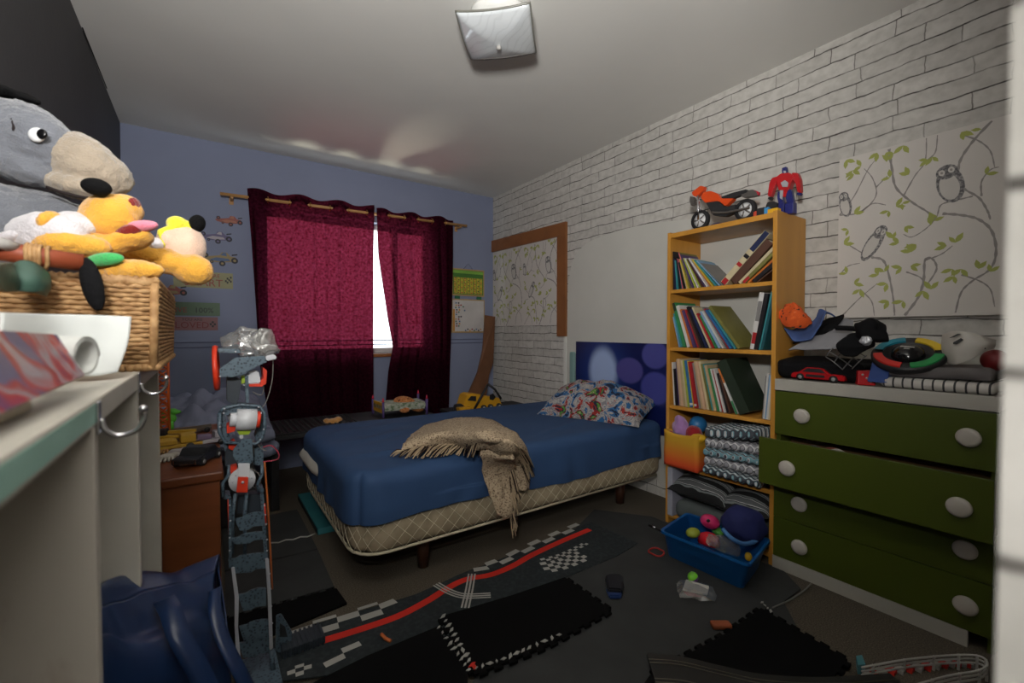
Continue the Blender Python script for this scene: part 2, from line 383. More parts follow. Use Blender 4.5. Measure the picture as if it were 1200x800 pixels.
b.tube([(BX1 - .05, BY0 + .006, .166), (BX0 + .13, BY0 + .006, .166)] + [(BX0 + .13 - .124 * math.sin(t_), BY0 + .13 - .124 * math.cos(t_), .166) for t_ in (.3, .6, .9, 1.2)] + [(BX0 + .006, BY0 + .13, .166), (BX0 + .006, BY1 - .13, .166)], .006, M_stitch, smoothpath=False); b.build('piping', bed)
for x, y in ((.80, 1.86), (2.10, 1.86), (.80, 2.7), (2.10, 2.7)):
    b = B(); b.cyl((x, y, 0), (x, y, .16), .024, mat('dark_leg_wood', (70, 42, 28), .5), .034, n=20); b.build('leg', bed)
# mattress and fitted sheet
def mattf(p, d):
    p = plan_round(p, .11, .475, BY0 + .012, BY1 - .02) + d * .003 * nz(p, 5, 3)
    if p.x < .56 and p.y > 2.2: p.x -= .052 * min(1, (p.y - 2.2) / .15) * max(0, 1 - ((p.z - .365) / .055) ** 2)
    return p
b = B(); b.rbox(.475, BX1, BY0 + .012, BY1 - .02, .312, .485, .07, mat('white_mattress_cloth', (192, 188, 178), .8, bump=.1), (34, 22, 8), mattf)
mattress = b.build('mattress', None, 'single mattress under a rumpled blue fitted sheet, white cloth bare at its foot', 'mattress')
M_sheet = mat('blue_cotton_sheet', (40, 70, 110), .8, var=.07, vs=3, bump=.12, bs=25)
def sheetf(p, d):
    q = plan_round(p, .13, .45, BY0 - .010, BY1 + .006); p = q.copy()
    # quilting and creases on top, gathered folds on the side
    if p.z > .44:
        k = min(1, (p.z - .44) / .05)
        fx = max(0, 1 - abs(p.x - .75) / .55)
        q.z += k * (.006 * nz((p.x, p.y, 0), 4, 5) + .006 * math.sin(28 * (p.y - .35 * p.x) + 3 * nz(p, 4, 1)) * fx * max(0, 1 - abs(p.y - 2.45) / .4))
        q.z += k * .016 * math.exp(-((p.y - 1.97 - .08 * math.sin(4 * p.x)) / .03) ** 2) * math.exp(-((p.x - .78) / .22) ** 2)
        q.z += k * .011 * math.exp(-((p.y - 1.90 - .35 * (p.x - 1.55)) / .02) ** 2) * math.exp(-((p.x - 1.75) / .25) ** 2)
    if p.z < .44 and d.z < .5:
        a = min(1, (.44 - p.z) / .1)
        q += Vector((d.x, d.y, 0)) * (.009 * (1 + math.sin(34 * (p.x + p.y) + 5 * nz(p, 3, 2) + 8 * p.z)) * a * (.3 + .9 * abs(nz(p, 2.3, 9))))
    if p.z < .36:
        q.z += .035 * (1 - p.x / 2.4) * (1 - max(0, (p.z - .27)) / .09) - .012 * math.sin(5 * p.x)
    return q
b = B(); b.rbox(.45, BX1 + .005, BY0 - .010, BY1 + .006, .14, .50, .058, M_sheet, (110, 64, 30), None)
bmesh.ops.delete(b.bm, geom=[v for v in b.bm.verts if v.co.z < .262 + .001], context='VERTS')
b.bm.normal_update(); nv_ = [(v, v.normal.copy()) for v in b.bm.verts]
for v, nn_ in nv_: v.co = sheetf(v.co, nn_)
sheet = b.build('fitted_sheet', mattress)

# throw
M_throw = pat('speckled_knit', [(0, (70, 54, 42)), (.34, (96, 78, 60)), (.44, (166, 146, 120)), (.6, (190, 170, 142))], scale=135, rough=.95, const=False, detail=2, bump=.9)
M_fr = [mat('fringe_tan', (178, 158, 130), .95), mat('fringe_tan', (178, 158, 130), .95), mat('fringe_dark', (58, 46, 40), .95)]
Zt = oZ
Yt = lambda x, y, Y_: oY(x, y, Y_ - .014)
thr = thing('throw_blanket', 'fringed beige speckled knitted throw crumpled on the blue bed, hanging over its side', 'blanket', (1.05, 1.95, .5))
def tf(p, u, v):
    q = p + nzv(p, 9, .014, 4) + nzv(p, 22, .006, 8); q.z += (.022 * abs(nz(p, 13, 2)) - .006) if p.z > .5 else 0; q.y += (.014 * nz((p.x, 0, p.z * .3), 30, 2)) if p.z < .5 else 0
    if q.y > 1.78 and q.z < .520: q.z = .520
    return q
b = B()
A = [[Zt(470, 532, .512), Zt(474, 522, .535), Zt(482, 512, .512)], [Zt(494, 527, .515), Zt(497, 512, .575), Zt(501, 499, .515)],
     [Zt(524, 524, .52), Zt(525, 505, .60), Zt(530, 490, .53)], [Zt(550, 524, .525), Zt(552, 508, .62), Zt(552, 490, .55)],
     [Zt(575, 523, .54), Zt(580, 512, .63), Zt(577, 493, .56)], [Zt(598, 524, .54), Zt(599, 515, .60), Zt(594, 503, .53)]]
b.grid(loft(A, 10, 8, tf), M_throw)
Bp = [[Zt(545, 520, .55), Zt(567, 507, .635), Zt(584, 496, .57)], [Zt(562, 524, .555), Zt(588, 514, .62), Zt(604, 508, .56)],
      [Zt(580, 530, .54), Zt(602, 525, .575), Zt(616, 524, .53)], [Yt(597, 548, 1.715), Yt(608, 546, 1.69), Yt(619, 545, 1.725)], [Yt(601, 574, 1.71), Yt(611, 575, 1.69), Yt(620, 574, 1.722)]]
b.grid(loft(Bp, 10, 8, tf), M_throw)
Cp = [[Zt(562, 520, .545), Zt(582, 518, .55), Zt(600, 522, .545)], [Zt(562, 533, .525), Zt(580, 533, .53), Zt(602, 536, .525)], [Yt(567, 552, 1.715), Yt(585, 551, 1.70), Yt(603, 552, 1.71)],
      [Yt(572, 577, 1.705), Yt(588, 577, 1.695), Yt(603, 575, 1.70)], [Yt(579, 602, 1.70), Yt(590, 605, 1.69), Yt(599, 604, 1.70)]]
b.grid(loft(Cp, 8, 8, tf), M_throw)
b.build('knitted_cloth', thr, mods=[SOLID(.010)])
b = B()
def along(path, t):
    k = t * (len(path) - 1); i = min(int(k), len(path) - 2); return path[i].lerp(path[i + 1], k - i)
def strands(path, ends, n, r=.0032, sag=.012):
    for i in range(n):
        t = i / (n - 1); a = along(path, min(1, max(0, t + random.uniform(-.01, .01)))); e = along(ends, min(1, max(0, t + random.uniform(-.03, .03)))) + Vector((random.uniform(-.018, .018), random.uniform(-.012, .004), random.uniform(-.004, .010)))
        mid = a.lerp(e, .5) + Vector((random.uniform(-.008, .008), -.003, sag * random.uniform(.3, 1)))
        b.tube([a, mid, e], (r, r * .7), M_fr[i % 3], n=5)
strands([Zt(470, 528, .53), Zt(495, 523, .54), Zt(524, 519, .55), Zt(552, 519, .55)], [Zt(457, 533, .51), Zt(482, 536, .508), Zt(508, 535, .508), Zt(538, 531, .508)], 70)
strands([Zt(545, 517, .57), Zt(562, 513, .61), Zt(580, 512, .625), Zt(596, 516, .61), Zt(606, 522, .59), Yt(608, 535, 1.69)],
        [Zt(538, 533, .51), Zt(556, 535, .52), Yt(600, 541, 1.69), Yt(613, 543, 1.66), Yt(622, 548, 1.67), Yt(622, 566, 1.68)], 84, sag=.016)
strands([Yt(596, 535, 1.70), Yt(598, 560, 1.69), Yt(598, 585, 1.685), Yt(597, 603, 1.69)], [Yt(607, 565, 1.68), Yt(606, 592, 1.68), Yt(605, 615, 1.68), Yt(600, 630, 1.68)], 46, sag=.0)
tag(b.build('fringe', thr), 'tan and black fringe strands', kind='stuff')

# pillow
M_pil = pat('comic_patch_print', [(0, (24, 34, 60)), (.37, (38, 92, 140)), (.43, (150, 146, 144)), (.47, (166, 162, 159)), (.50, (120, 118, 124)), (.535, (160, 155, 152)), (.56, (150, 40, 32)), (.60, (30, 36, 54)), (.64, (84, 136, 52)), (.69, (160, 146, 120))], scale=13, rough=.9, detail=3.5, dist=.9)
def cushion(a, c, h, fl=.25, seed=0, n=28, wob=.01, e=2.4):
    top = []; bot = []
    for i in range(n + 1):
        rt, rb = [], []
        for j in range(n + 1):
            u, v = -1 + 2 * i / n, -1 + 2 * j / n
            pin = 1 - .06 * (1 - abs(u) ** 4) * abs(v) ** 3 - 0; pin2 = 1 - .06 * (1 - abs(v) ** 4) * abs(u) ** 3
            k = max(0, 1 - abs(u) ** e) ** .55 * max(0, 1 - abs(v) ** e) ** .55
            x, y = a * u * pin2, c * v * pin; dz = wob * noise.noise(Vector((x * 7 + seed, y * 7, seed))) + wob * .5 * noise.noise(Vector((x * 19, y * 19 + seed, 3)))
            rt.append(Vector((x, y, h * (1 - fl) * k + dz * k))); rb.append(Vector((x, y, -h * fl * k)))
        top.append(rt); bot.append(rb)
    return top, bot
def put_cushion(name, label, cat, m, M, a, c, h, fl=.25, seed=0, wob=.01, group=None, mb=None, e=2.4):
    t, bo = cushion(a, c, h, fl, seed, wob=wob, e=e)
    b = B(); b.M = M; b.grid([[p for p in r] for r in t], m); b.grid([r[::-1] for r in bo], mb or m); return b.build(name, None, label, cat, group)
Mp = Matrix.Translation((2.13, 2.09, .546)) @ Matrix.Rotation(math.atan2(-.62, .22), 4, 'Z') @ Matrix.Rotation(R(14), 4, 'X')
put_cushion('pillow', 'plump pillow in a multicoloured comic patterned case at the bed head', 'pillow', M_pil, Mp, .355, .19, .205, .12, seed=4, wob=.035)

# blue picture used as headboard: soft pebble shapes in blue light
def blob_mat(name, base, blobs):
    m = bpy.data.materials.new(name); m.use_nodes = True; nt = m.node_tree; N = nt.nodes; L = nt.links
    b = N['Principled BSDF']; b.inputs['Roughness'].default_value = .35
    tc = N.new('ShaderNodeTexCoord'); cur = None
    for (cy, cz, ry, rz_, c, soft) in blobs:
        mp = N.new('ShaderNodeMapping'); mp.vector_type = 'POINT'; mp.inputs['Location'].default_value = (0, -cy / ry, -cz / rz_); mp.inputs['Scale'].default_value = (0, 1 / ry, 1 / rz_)
        L.new(tc.outputs['Object'], mp.inputs[0]); ln = N.new('ShaderNodeVectorMath'); ln.operation = 'LENGTH'; L.new(mp.outputs[0], ln.inputs[0])
        mr = N.new('ShaderNodeMapRange'); mr.interpolation_type = 'SMOOTHSTEP'; mr.inputs[1].default_value = 1 + soft; mr.inputs[2].default_value = 1 - soft; L.new(ln.outputs['Value'], mr.inputs[0])
        mx = N.new('ShaderNodeMix'); mx.data_type = 'RGBA'; L.new(mr.outputs[0], mx.inputs[0]); mx.inputs[7].default_value = lin(c)
        if cur is None: mx.inputs[6].default_value = lin(base)
        else: L.new(cur, mx.inputs[6])
        cur = mx.outputs[2]
    L.new(cur, b.inputs['Base Color']); return m
bl = [(1.80, .70, .75, .30, (18, 28, 84), .8)]
for (px_, py_, rx, ry, c, s_) in ((706, 437, 24, 38, (28, 54, 120), .6), (706, 435, 15, 27, (160, 180, 220), .28), (737, 434, 15, 15, (76, 72, 138), .12), (767, 416, 15, 16, (74, 76, 146), .12), (768, 455, 17, 19, (66, 70, 144), .12), (790, 440, 9, 12, (96, 96, 170), .15)):
    c0 = oX(px_, py_, 2.375); ex = (oX(px_ - rx, py_, 2.375) - c0).length; ez = (oX(px_, py_ - ry, 2.375) - c0).length
    bl.append((c0.y, c0.z, ex, ez, c, s_))
b = B(); b.box(2.378, 2.398, 1.56, 2.56, .40, .982, blob_mat('blue_pebble_print', (12, 20, 66), bl), bev=.002)
b.build('canvas_picture', None, 'dark blue canvas print of glowing pebbles standing behind the pillow', 'picture', origin=(0, 0, 0))
b = B(); b.box(2.372, 2.396, 2.575, 2.63, .40, .90, mat('pale_teal_board', (128, 160, 156), .6), bev=.012)
b.build('teal_board', None, 'narrow pale teal board standing between the white painted wall and blue canvas', 'board')

# ------------------------------------------------------------------ owl wallpaper print
BR = [[(80, 395), (130, 330), (180, 235), (215, 195)], [(80, 395), (150, 385), (205, 330), (195, 270), (165, 235)], [(250, 160), (260, 230), (275, 300), (330, 350), (385, 385), (410, 410)],
      [(300, 330), (340, 260), (375, 210), (380, 130)], [(375, 210), (410, 180), (418, 120)], [(205, 300), (245, 260)], [(150, 385), (195, 355), (240, 360)],
      [(628, 50), (550, 130), (500, 200), (490, 250), (505, 300), (560, 335), (590, 380), (600, 410)], [(505, 120), (560, 140), (600, 175), (615, 230)], [(540, 330), (480, 345), (430, 360), (415, 400), (380, 440), (330, 470), (300, 460)],
      [(435, 390), (500, 395), (560, 410), (605, 450), (620, 520), (600, 580), (540, 620), (500, 660), (480, 730)], [(500, 600), (560, 620), (600, 650), (615, 710)], [(190, 540), (230, 550), (250, 600), (265, 680), (270, 740)],
      [(305, 740), (350, 680), (370, 620), (375, 550), (400, 545), (415, 580), (385, 630)], [(310, 590), (360, 610), (375, 640)], [(90, 740), (150, 680), (210, 630)], [(150, 650), (190, 690), (200, 740)], [(100, 490), (150, 520), (190, 540)],
      [(570, 330), (570, 280), (600, 240), (630, 230)], [(375, 550), (430, 530), (470, 500)], [(80, 600), (110, 570), (150, 560)]]
LV = [(125, 240), (155, 225), (130, 255), (240, 180), (210, 180), (255, 205), (255, 265), (300, 155), (385, 205), (320, 255), (275, 365), (295, 355), (250, 380), (390, 395), (405, 415), (130, 390), (110, 445), (95, 495), (305, 435), (265, 475), (285, 490), (345, 495), (330, 520), (450, 500), (480, 490), (295, 575), (325, 570), (215, 600), (235, 590), (245, 630), (130, 630), (150, 650), (105, 595), (250, 690), (300, 690), (370, 655), (395, 650), (470, 580), (500, 580), (475, 605), (560, 580), (600, 590), (470, 115), (500, 110), (585, 255), (570, 100), (103, 205), (400, 195)]
OW = [(100, 360, 20, 38, 10), (195, 495, 24, 52, -28), (462, 290, 34, 50, 12), (448, 718, 36, 26, 0)]
M_brn = mat('print_branch_grey', (142, 137, 134), .8); M_leaf = mat('print_leaf_green', (158, 164, 88), .8); M_owl = pat('print_owl_grey', [(0, (96, 94, 96)), (.46, (128, 126, 126)), (.6, (158, 155, 152))], scale=120, rough=.8); M_owl2 = mat('print_owl_pale', (196, 192, 186), .8)
M_paper = mat('owl_wallpaper_ground', (204, 199, 193), .7, var=.02, vs=2)
def tracepoint(q):
    p = oX(960 + q[0] / 2.963, 120 + q[1] / 2.963, XR); return (p.y, p.z)
def owl_print(b, X, y0, y1, z0, z1, shifts, clip_to):
    """branches, leaves and owls laid on the face X, printed inside the given rectangle"""
    inside = lambda y, z: y0 + .004 < y < y1 - .004 and z0 + .004 < z < z1 - .004
    for (dy, sc_) in shifts:
        tp = lambda q: ((tracepoint(q)[0] - .82) * sc_ + dy, (tracepoint(q)[1] - 1.12) * 1.0 + z0)
        for k, path in enumerate(BR):
            P = spline([Vector((X, *tp(q))) for q in path], 6); P = [p for p in P]
            wdt = .0040 if k in (7, 10, 2, 12, 13) else .0024
            L_, R_ = [], []
            for i, p in enumerate(P):
                d = (P[min(i + 1, len(P) - 1)] - P[max(i - 1, 0)]); n = Vector((0, -d.z, d.y)).normalized() * wdt * (1.15 - .5 * i / len(P)) * (1 + .3 * math.sin(i * 2.1))
                L_.append(p + n); R_.append(p - n)
            for i in range(len(P) - 1):
                if inside(P[i].y, P[i].z) and inside(P[i + 1].y, P[i + 1].z): b.face([L_[i], L_[i + 1], R_[i + 1], R_[i]], M_brn)
        rnd = random.Random(5)
        for q in LV:
            y, z = tp(q)
            a0 = rnd.uniform(0, 6.28)
            for m_ in range(2):
                a = a0 + m_ * rnd.uniform(.8, 1.6); l = rnd.uniform(.028, .042)
                if not inside(y + math.cos(a) * l, z + math.sin(a) * l) or not inside(y, z): continue
                ca, sa = math.cos(a), math.sin(a); pl = []
                for t_, w_ in ((0, 0), (.3, .19), (.6, .21), (1, 0), (.6, -.21), (.3, -.19)): pl.append(Vector((X - .00015 - .00002 * (LV.index(q) * 2 + m_) % .0008, y + l * (t_ * ca - w_ * sa), z + l * (t_ * sa + w_ * ca))))
                b.face(pl, M_leaf)
        for (cx, cy, rx, ry, an) in OW:
            y, z = tp((cx, cy)); s1 = .0009 * 1.1
            if not (inside(y, z) and inside(y, z - .04) and inside(y - .02, z) and inside(y + .02, z)): continue
            def el(oy, oz, a, c, m, dx):
                pl = []
                for t_ in range(18):
                    th = t_ * math.pi / 9; yy = oy + a * math.cos(th); zz = oz + c * math.sin(th)
                    r_ = R(-an); pl.append(Vector((X - dx, y + yy * math.cos(r_) - zz * math.sin(r_), z + yy * math.sin(r_) + zz * math.cos(r_))))
                b.face(pl, m)
            w_, h_ = rx * .00115, ry * .00145
            el(0, 0, w_, h_, M_owl, .0003); el(w_ * .1, -h_ * .1, w_ * .72, h_ * .72, M_owl2, .0004); el(0, h_ * .72, w_ * .8, h_ * .38, M_owl, .0005)
            for e in (-.35, .35): el(e * w_, h_ * .75, w_ * .24, h_ * .16, M_owl2, .0006); el(e * w_, h_ * .75, w_ * .1, h_ * .07, M_brn, .0007)
b = B(); b.box(2.37, 2.399, .045, .822, 1.12, 1.834, M_paper, bev=.0015); owl_print(b, 2.3698, .045, .822, 1.12, 1.834, [(.82, 1), (.14, 1)], None)
b.build('owl_canvas', None, 'large pale canvas with owls, bare branches and green leaves, above the green dresser', 'picture')
pn = thing('owl_wallpaper_panel', 'owl and branch wallpaper panel half framed in brown wood by the corner', 'wall panel', (2.39, 3.3, 1.11))
b = B(); b.box(2.394, 2.3995, 2.79, 3.795, 1.112, 1.85, M_paper); owl_print(b, 2.3938, 2.79, 3.795, 1.112, 1.85, [(3.79, 1), (3.28, 1)], None); b.build('wallpaper_sheet', pn)
M_fw = mat('brown_frame_wood', (136, 86, 46), .5, var=.12, vs=7)
b = B(); b.prism([Vector((2.378, 3.798, 1.856)), Vector((2.378, 3.798, 1.968)), Vector((2.378, 2.684, 1.937)), Vector((2.378, 2.684, 1.83)), Vector((2.378, 2.79, 1.835))], (.0215, 0, 0), M_fw); b.build('frame_top', pn)
b = B(); b.box(2.378, 2.3995, 2.684, 2.79, 1.02, 1.832, M_fw, bev=.001); b.build('frame_side', pn)

# ------------------------------------------------------------------ bookcase
KX0, KX1, KY0, KY1, KH = 2.10, 2.385, .960, 1.53, 1.60
M_pine = pat('honey_pine', [(0, (176, 122, 44)), (.45, (190, 134, 52)), (.7, (204, 146, 60))], tex='noise', scale=3, const=False, rough=.4, detail=5, stretch=(3, 3, .4), bump=.03)
bc = thing('bookcase', 'tall narrow honey pine bookcase crammed with books beside the bed', 'bookcase', (2.25, 1.24, 0))
T = .019
for y in (KY0, KY1 - T):
    b = B(); b.box(KX0, KX1, y, y + T, 0, KH, M_pine, bev=.002); b.build('side_panel', bc)
b = B(); b.box(KX0, KX1, KY0 + T, KY1 - T, KH - T - .012, KH - .006, M_pine, bev=.002); b.build('top_panel', bc)
SZ = [1.287, .973, .655, .338, .05]
for z in SZ:
    b = B(); b.box(KX0 + .004, KX1 - .01, KY0 + T, KY1 - T, z - T, z, M_pine, bev=.002); b.build('shelf', bc)
b = B(); b.box(KX1 - .006, KX1 - .001, KY0 + T, KY1 - T, .05, .655, mat('backboard_white', (190, 188, 184), .6)); b.build('back_panel', bc)
ORD = ['first', 'second', 'third', 'fourth', 'fifth', 'sixth', 'seventh', 'eighth', 'ninth', 'tenth', 'eleventh', 'twelfth', 'thirteenth', 'fourteenth', 'fifteenth', 'sixteenth', 'seventeenth', 'eighteenth', 'nineteenth', 'twentieth', 'twenty-first', 'twenty-second', 'twenty-third', 'twenty-fourth', 'twenty-fifth', 'twenty-sixth', 'twenty-seventh', 'twenty-eighth', 'twenty-ninth', 'thirtieth', 'thirty-first', 'thirty-second', 'thirty-third', 'thirty-fourth', 'thirty-fifth']
BC = {'cream': (200, 186, 150), 'white': (206, 204, 200), 'teal': (60, 140, 146), 'dark teal': (34, 84, 92), 'lime': (168, 180, 70), 'yellow': (206, 178, 60), 'pink': (196, 100, 110), 'black': (30, 28, 32), 'navy': (32, 40, 74), 'brown': (86, 58, 46), 'orange': (196, 110, 46), 'red': (170, 40, 44), 'blue': (46, 104, 158), 'grey': (128, 126, 124), 'tan': (186, 160, 122), 'green': (54, 128, 78), 'dark green': (40, 52, 40), 'purple': (84, 66, 110), 'sky blue': (128, 164, 196), 'olive': (120, 116, 60), 'peach': (206, 170, 140)}
M_pg = mat('book_pages', (206, 198, 178), .9)
def bookmesh(name, cname, t, h, d, Mx, band=None, label=None, group=None):
    m = mat('cover_' + cname.replace(' ', '_'), BC[cname], .45, var=.12, vs=14)
    b = B(); b.M = Mx; s = min(.0022, t * .18)   # local: x depth from spine, y thickness, z height
    b.box(0, d, 0, s, 0, h, m); b.box(0, d, t - s, t, 0, h, m); b.box(0, s, s * .5, t - s * .5, 0, h, m, bev=s * .3)
    b.box(s, d - .004, s, t - s, .003, h - .003, M_pg)
    if band:
        for (z0, z1, bn) in band: b.box(-.0006, .0004, t * .08, t * .92, h * z0, h * z1, mat('cover_' + bn.replace(' ', '_'), BC[bn], .45, var=.12, vs=14))
    return b.build('book', None, label, 'book', group)
def lean_row(shelf, shelfname, y, zs, books, group, xs=2.118, side=1, count0=0):
    """side=1: tops lean to the photo's left (+Y), books follow one another towards -Y"""
    k = count0
    for n_, (t, h, tilt, c, d, band) in enumerate(books):
        a = R(tilt); xx = xs + random.uniform(-.004, .010)
        nx_ = books[n_ + 1] if n_ + 1 < len(books) else None
        if side > 0:      # the +Y lower corner stands on the shelf
            Mx = Matrix.Translation((xx, y - t * math.cos(a), zs + .0008 + t * math.sin(a))) @ Matrix.Rotation(-a, 4, 'X')
            y -= t / math.cos(a) + .0004
            if nx_ and nx_[2] > tilt: y -= min(h, nx_[1]) * (math.tan(R(nx_[2])) - math.tan(a)) * math.cos(a) * .98
        else:
            yl = y - t / math.cos(a)
            Mx = Matrix.Translation((xx, yl + t * math.cos(a), zs + .0008 + t * math.sin(a))) @ Matrix.Rotation(a, 4, 'X') @ Matrix.Translation((0, -t, 0))
            y = yl - .0004
        how = 'leaning left' if (side > 0 and tilt > 8) else ('leaning right' if (side < 0 and tilt > 8) else 'standing nearly upright')
        th = 'thick' if t > .024 else ('thin' if t < .009 else 'slim')
        if side < 0 and tilt > 40: how = 'slanting steeply right'
        bookmesh('book', c, t, h, d, Mx, band, '%s %s book, %s from the left on the %s shelf, %s' % (th, c, ORD[k], shelfname, how), group)
        k += 1
    return y, k
r_ = random.Random(3)
def tilts(n, a, c): return [a + (c - a) * (i / (n - 1)) for i in range(n)]
# top shelf
c1 = ['black', 'navy', 'teal', 'black', 'dark teal', 'pink', 'black', 'cream', 'yellow', 'olive', 'purple', 'lime', 'white', 'lime', 'brown', 'purple', 'white', 'orange', 'yellow', 'teal', 'sky blue', 'grey']
h1 = [.21, .17, .16, .18, .14, .17, .15, .17, .17, .21, .20, .18, .18, .175, .18, .17, .19, .16, .19, .19, .19, .175]
t1 = [.012, .009, .008, .010, .009, .007, .010, .007, .011, .012, .006, .010, .012, .008, .012, .008, .012, .009, .009, .012, .009, .006]
tl = tilts(22, 1, 44); bk = [(t1[i] * .58, h1[i], tl[i], c1[i], .16, [(.8, 1, 'pink')] if i == 9 else None) for i in range(22)]
y, k = lean_row(0, 'top', KY1 - T - .004, SZ[0], bk, 'books on the top shelf')
bk = [(.030, .300, 44, 'cream', .21, [(.0, .10, 'red'), (.36, .42, 'red'), (.52, .58, 'black'), (.66, 1, 'navy')]), (.038, .240, 45, 'brown', .20, None), (.014, .215, 47, 'cream', .19, None), (.016, .175, 48, 'olive', .19, [(0, .2, 'red')]), (.009, .145, 50, 'orange', .18, None), (.018, .125, 52, 'black', .18, None), (.006, .085, 54, 'brown', .17, None)]
lean_row(0, 'top', 1.252, SZ[0], bk, 'books on the top shelf', side=-1, count0=k)
# second shelf
c2 = ['sky blue', 'teal', 'green', 'white', 'orange', 'purple', 'red', 'brown', 'black', 'navy', 'cream', 'red', 'green', 'sky blue', 'white', 'grey', 'red', 'blue', 'teal', 'olive']
h2 = [.17, .19, .25, .235, .215, .21, .215, .20, .235, .22, .235, .20, .19, .215, .22, .25, .24, .235, .24, .262]
t2 = [.008, .012, .020, .020, .013, .014, .010, .012, .014, .016, .010, .011, .012, .016, .009, .005, .008, .011, .010, .018]
tl = tilts(20, 14, 37); bk = [(t2[i] * .86, h2[i], tl[i], c2[i], .19, [(.82, 1, 'dark green')] if i == 2 else None) for i in range(20)]
y, k = lean_row(1, 'second', 1.466, SZ[1], bk, 'books on the second shelf')
bk = [(.022, .268, 9, 'white', .19, [(.1, .3, 'red'), (.5, .85, 'grey')]), (.018, .262, 10, 'black', .19, None), (.008, .27, 11, 'teal', .2, None), (.012, .258, 11, 'dark teal', .2, None)]
lean_row(1, 'second', 1.088, SZ[1], bk, 'books on the second shelf', side=-1, count0=k)
# third shelf
c3 = ['white', 'black', 'purple', 'tan', 'peach', 'tan', 'cream', 'lime', 'blue', 'yellow', 'red', 'grey', 'tan', 'peach', 'cream', 'olive', 'teal', 'tan', 'green', 'white', 'red', 'white', 'black', 'brown']
h3 = [.235, .20, .24, .255, .255, .255, .25, .25, .25, .25, .245, .24, .25, .25, .25, .24, .24, .235, .22, .22, .215, .22, .20, .19]
t3 = [.008, .009, .008, .012, .012, .010, .010, .005, .022, .006, .018, .012, .015, .013, .013, .010, .008, .015, .013, .010, .010, .010, .012, .008]
tl = tilts(24, 4, 17); bk = [(t3[i] * .93, h3[i], tl[i], c3[i], .18, [(.04, .09, 'white')] if i in (8, 10) else None) for i in range(24)]
y, k = lean_row(2, 'third', KY1 - T - .02, SZ[2], bk, 'books on the third shelf')
bk = [(.012, .235, 24, 'white', .18, [(.68, 1, 'orange'), (0, .28, 'green')]), (.052, .275, 26, 'dark green', .20, None)]
y, k = lean_row(2, 'third', y - .022, SZ[2], bk, 'books on the third shelf', count0=k)
bk = [(.006, .20, 4, 'grey', .19, None), (.009, .21, 4, 'white', .19, None), (.006, .205, 5, 'sky blue', .19, None), (.009, .255, 5, 'white', .19, None), (.008, .21, 5, 'cream', .19, None)]
lean_row(2, 'third', 1.028, SZ[2], bk, 'books on the third shelf', side=-1, count0=k)

# ------------------------------------------------------------------ shelf bin, folded blankets, cushions
fb = thing('fabric_bin', 'orange and yellow fabric bin full of soft toys on the fourth bookcase shelf', 'storage bin', (2.14, 1.42, .34))
gbm = bpy.data.materials.new('yellow_to_orange_dyed_cloth'); gbm.use_nodes = True; nt = gbm.node_tree; N = nt.nodes; L = nt.links
tc = N.new('ShaderNodeTexCoord'); s_ = N.new('ShaderNodeSeparateXYZ'); L.new(tc.outputs['Object'], s_.inputs[0]); mr = N.new('ShaderNodeMapRange'); mr.inputs[1].default_value = 0; mr.inputs[2].default_value = .19
L.new(s_.outputs[2], mr.inputs[0]); rr = N.new('ShaderNodeValToRGB'); rr.color_ramp.elements[0].color = lin((212, 74, 30)); rr.color_ramp.elements[0].position = .1; rr.color_ramp.elements[1].color = lin((196, 150, 36)); rr.color_ramp.elements[1].position = .75
L.new(mr.outputs[0], rr.inputs[0]); L.new(rr.outputs[0], N['Principled BSDF'].inputs['Base Color']); N['Principled BSDF'].inputs['Roughness'].default_value = .8
FX0, FX1, FY0, FY1, FZ = 2.045, 2.30, 1.305, 1.500, .3405
def bif(p, d): return p + nzv(p, 12, .006, 2)
b = B()
out = [(FX0, FY0), (FX0, FY1), (FX1, FY1), (FX1, FY0)]
n = 10
for a in range(4):
    (xa, ya), (xb, yb) = out[a], out[(a + 1) % 4]
    rows = []
    for i in range(n + 1):
        z = FZ + .19 * i / n; rows.append([Vector((xa + (xb - xa) * j / n, ya + (yb - ya) * j / n, z)) + Vector((0, 0, -.012 * math.sin(math.pi * j / n) * (i / n))) + nzv((xa + (xb - xa) * j / n, ya + (yb - ya) * j / n, z), 14, .006, 2) * (i / n) for j in range(n + 1)])
    b.grid(rows, gbm)
b.face([(FX0, FY0, FZ + .002), (FX1, FY0, FZ + .002), (FX1, FY1, FZ + .002), (FX0, FY1, FZ + .002)], gbm)
b.build('cloth_wall', fb, mods=[SOLID(.003)])
M_plush = lambda nm, c: mat(nm, c, .95, var=.10, vs=30, bump=.8, bs=240, sheen=.4)
def blob(name, label, cat, c, r, m, parts=(), seed=0, amp=.15, group=None, n=24):
    t = B(); t.ell(c, r, m, n=n)
    for v in t.bm.verts:
        d = v.co - Vector(c); v.co += d * (amp * noise.noise(v.co * 22 + Vector((seed, 0, 0))) + amp * .5 * noise.noise(v.co * 50 + Vector((0, seed, 0))))
    return t.build(name, None, label, cat, group)
def bx(px_, py_, X): return oX(px_, py_, X)
blob('soft_toy', 'lilac fluffy soft toy sitting in the orange fabric bin', 'soft toy', bx(797, 500, 2.13), (.034, .048, .058), M_plush('lilac_plush', (164, 124, 178)), seed=2, amp=.25)
blob('toy_bowl', 'blue plastic toy bowl behind the lilac soft toy in the fabric bin', 'toy', bx(818, 497, 2.20), (.05, .045, .045), mat('blue_toy_plastic', (44, 116, 172), .4), seed=3, amp=.03)
blob('soft_toy', 'dark red round soft toy in the middle of the fabric bin', 'soft toy', bx(813, 508, 2.15), (.04, .045, .045), M_plush('dark_red_plush', (150, 34, 42)), seed=5, amp=.1)
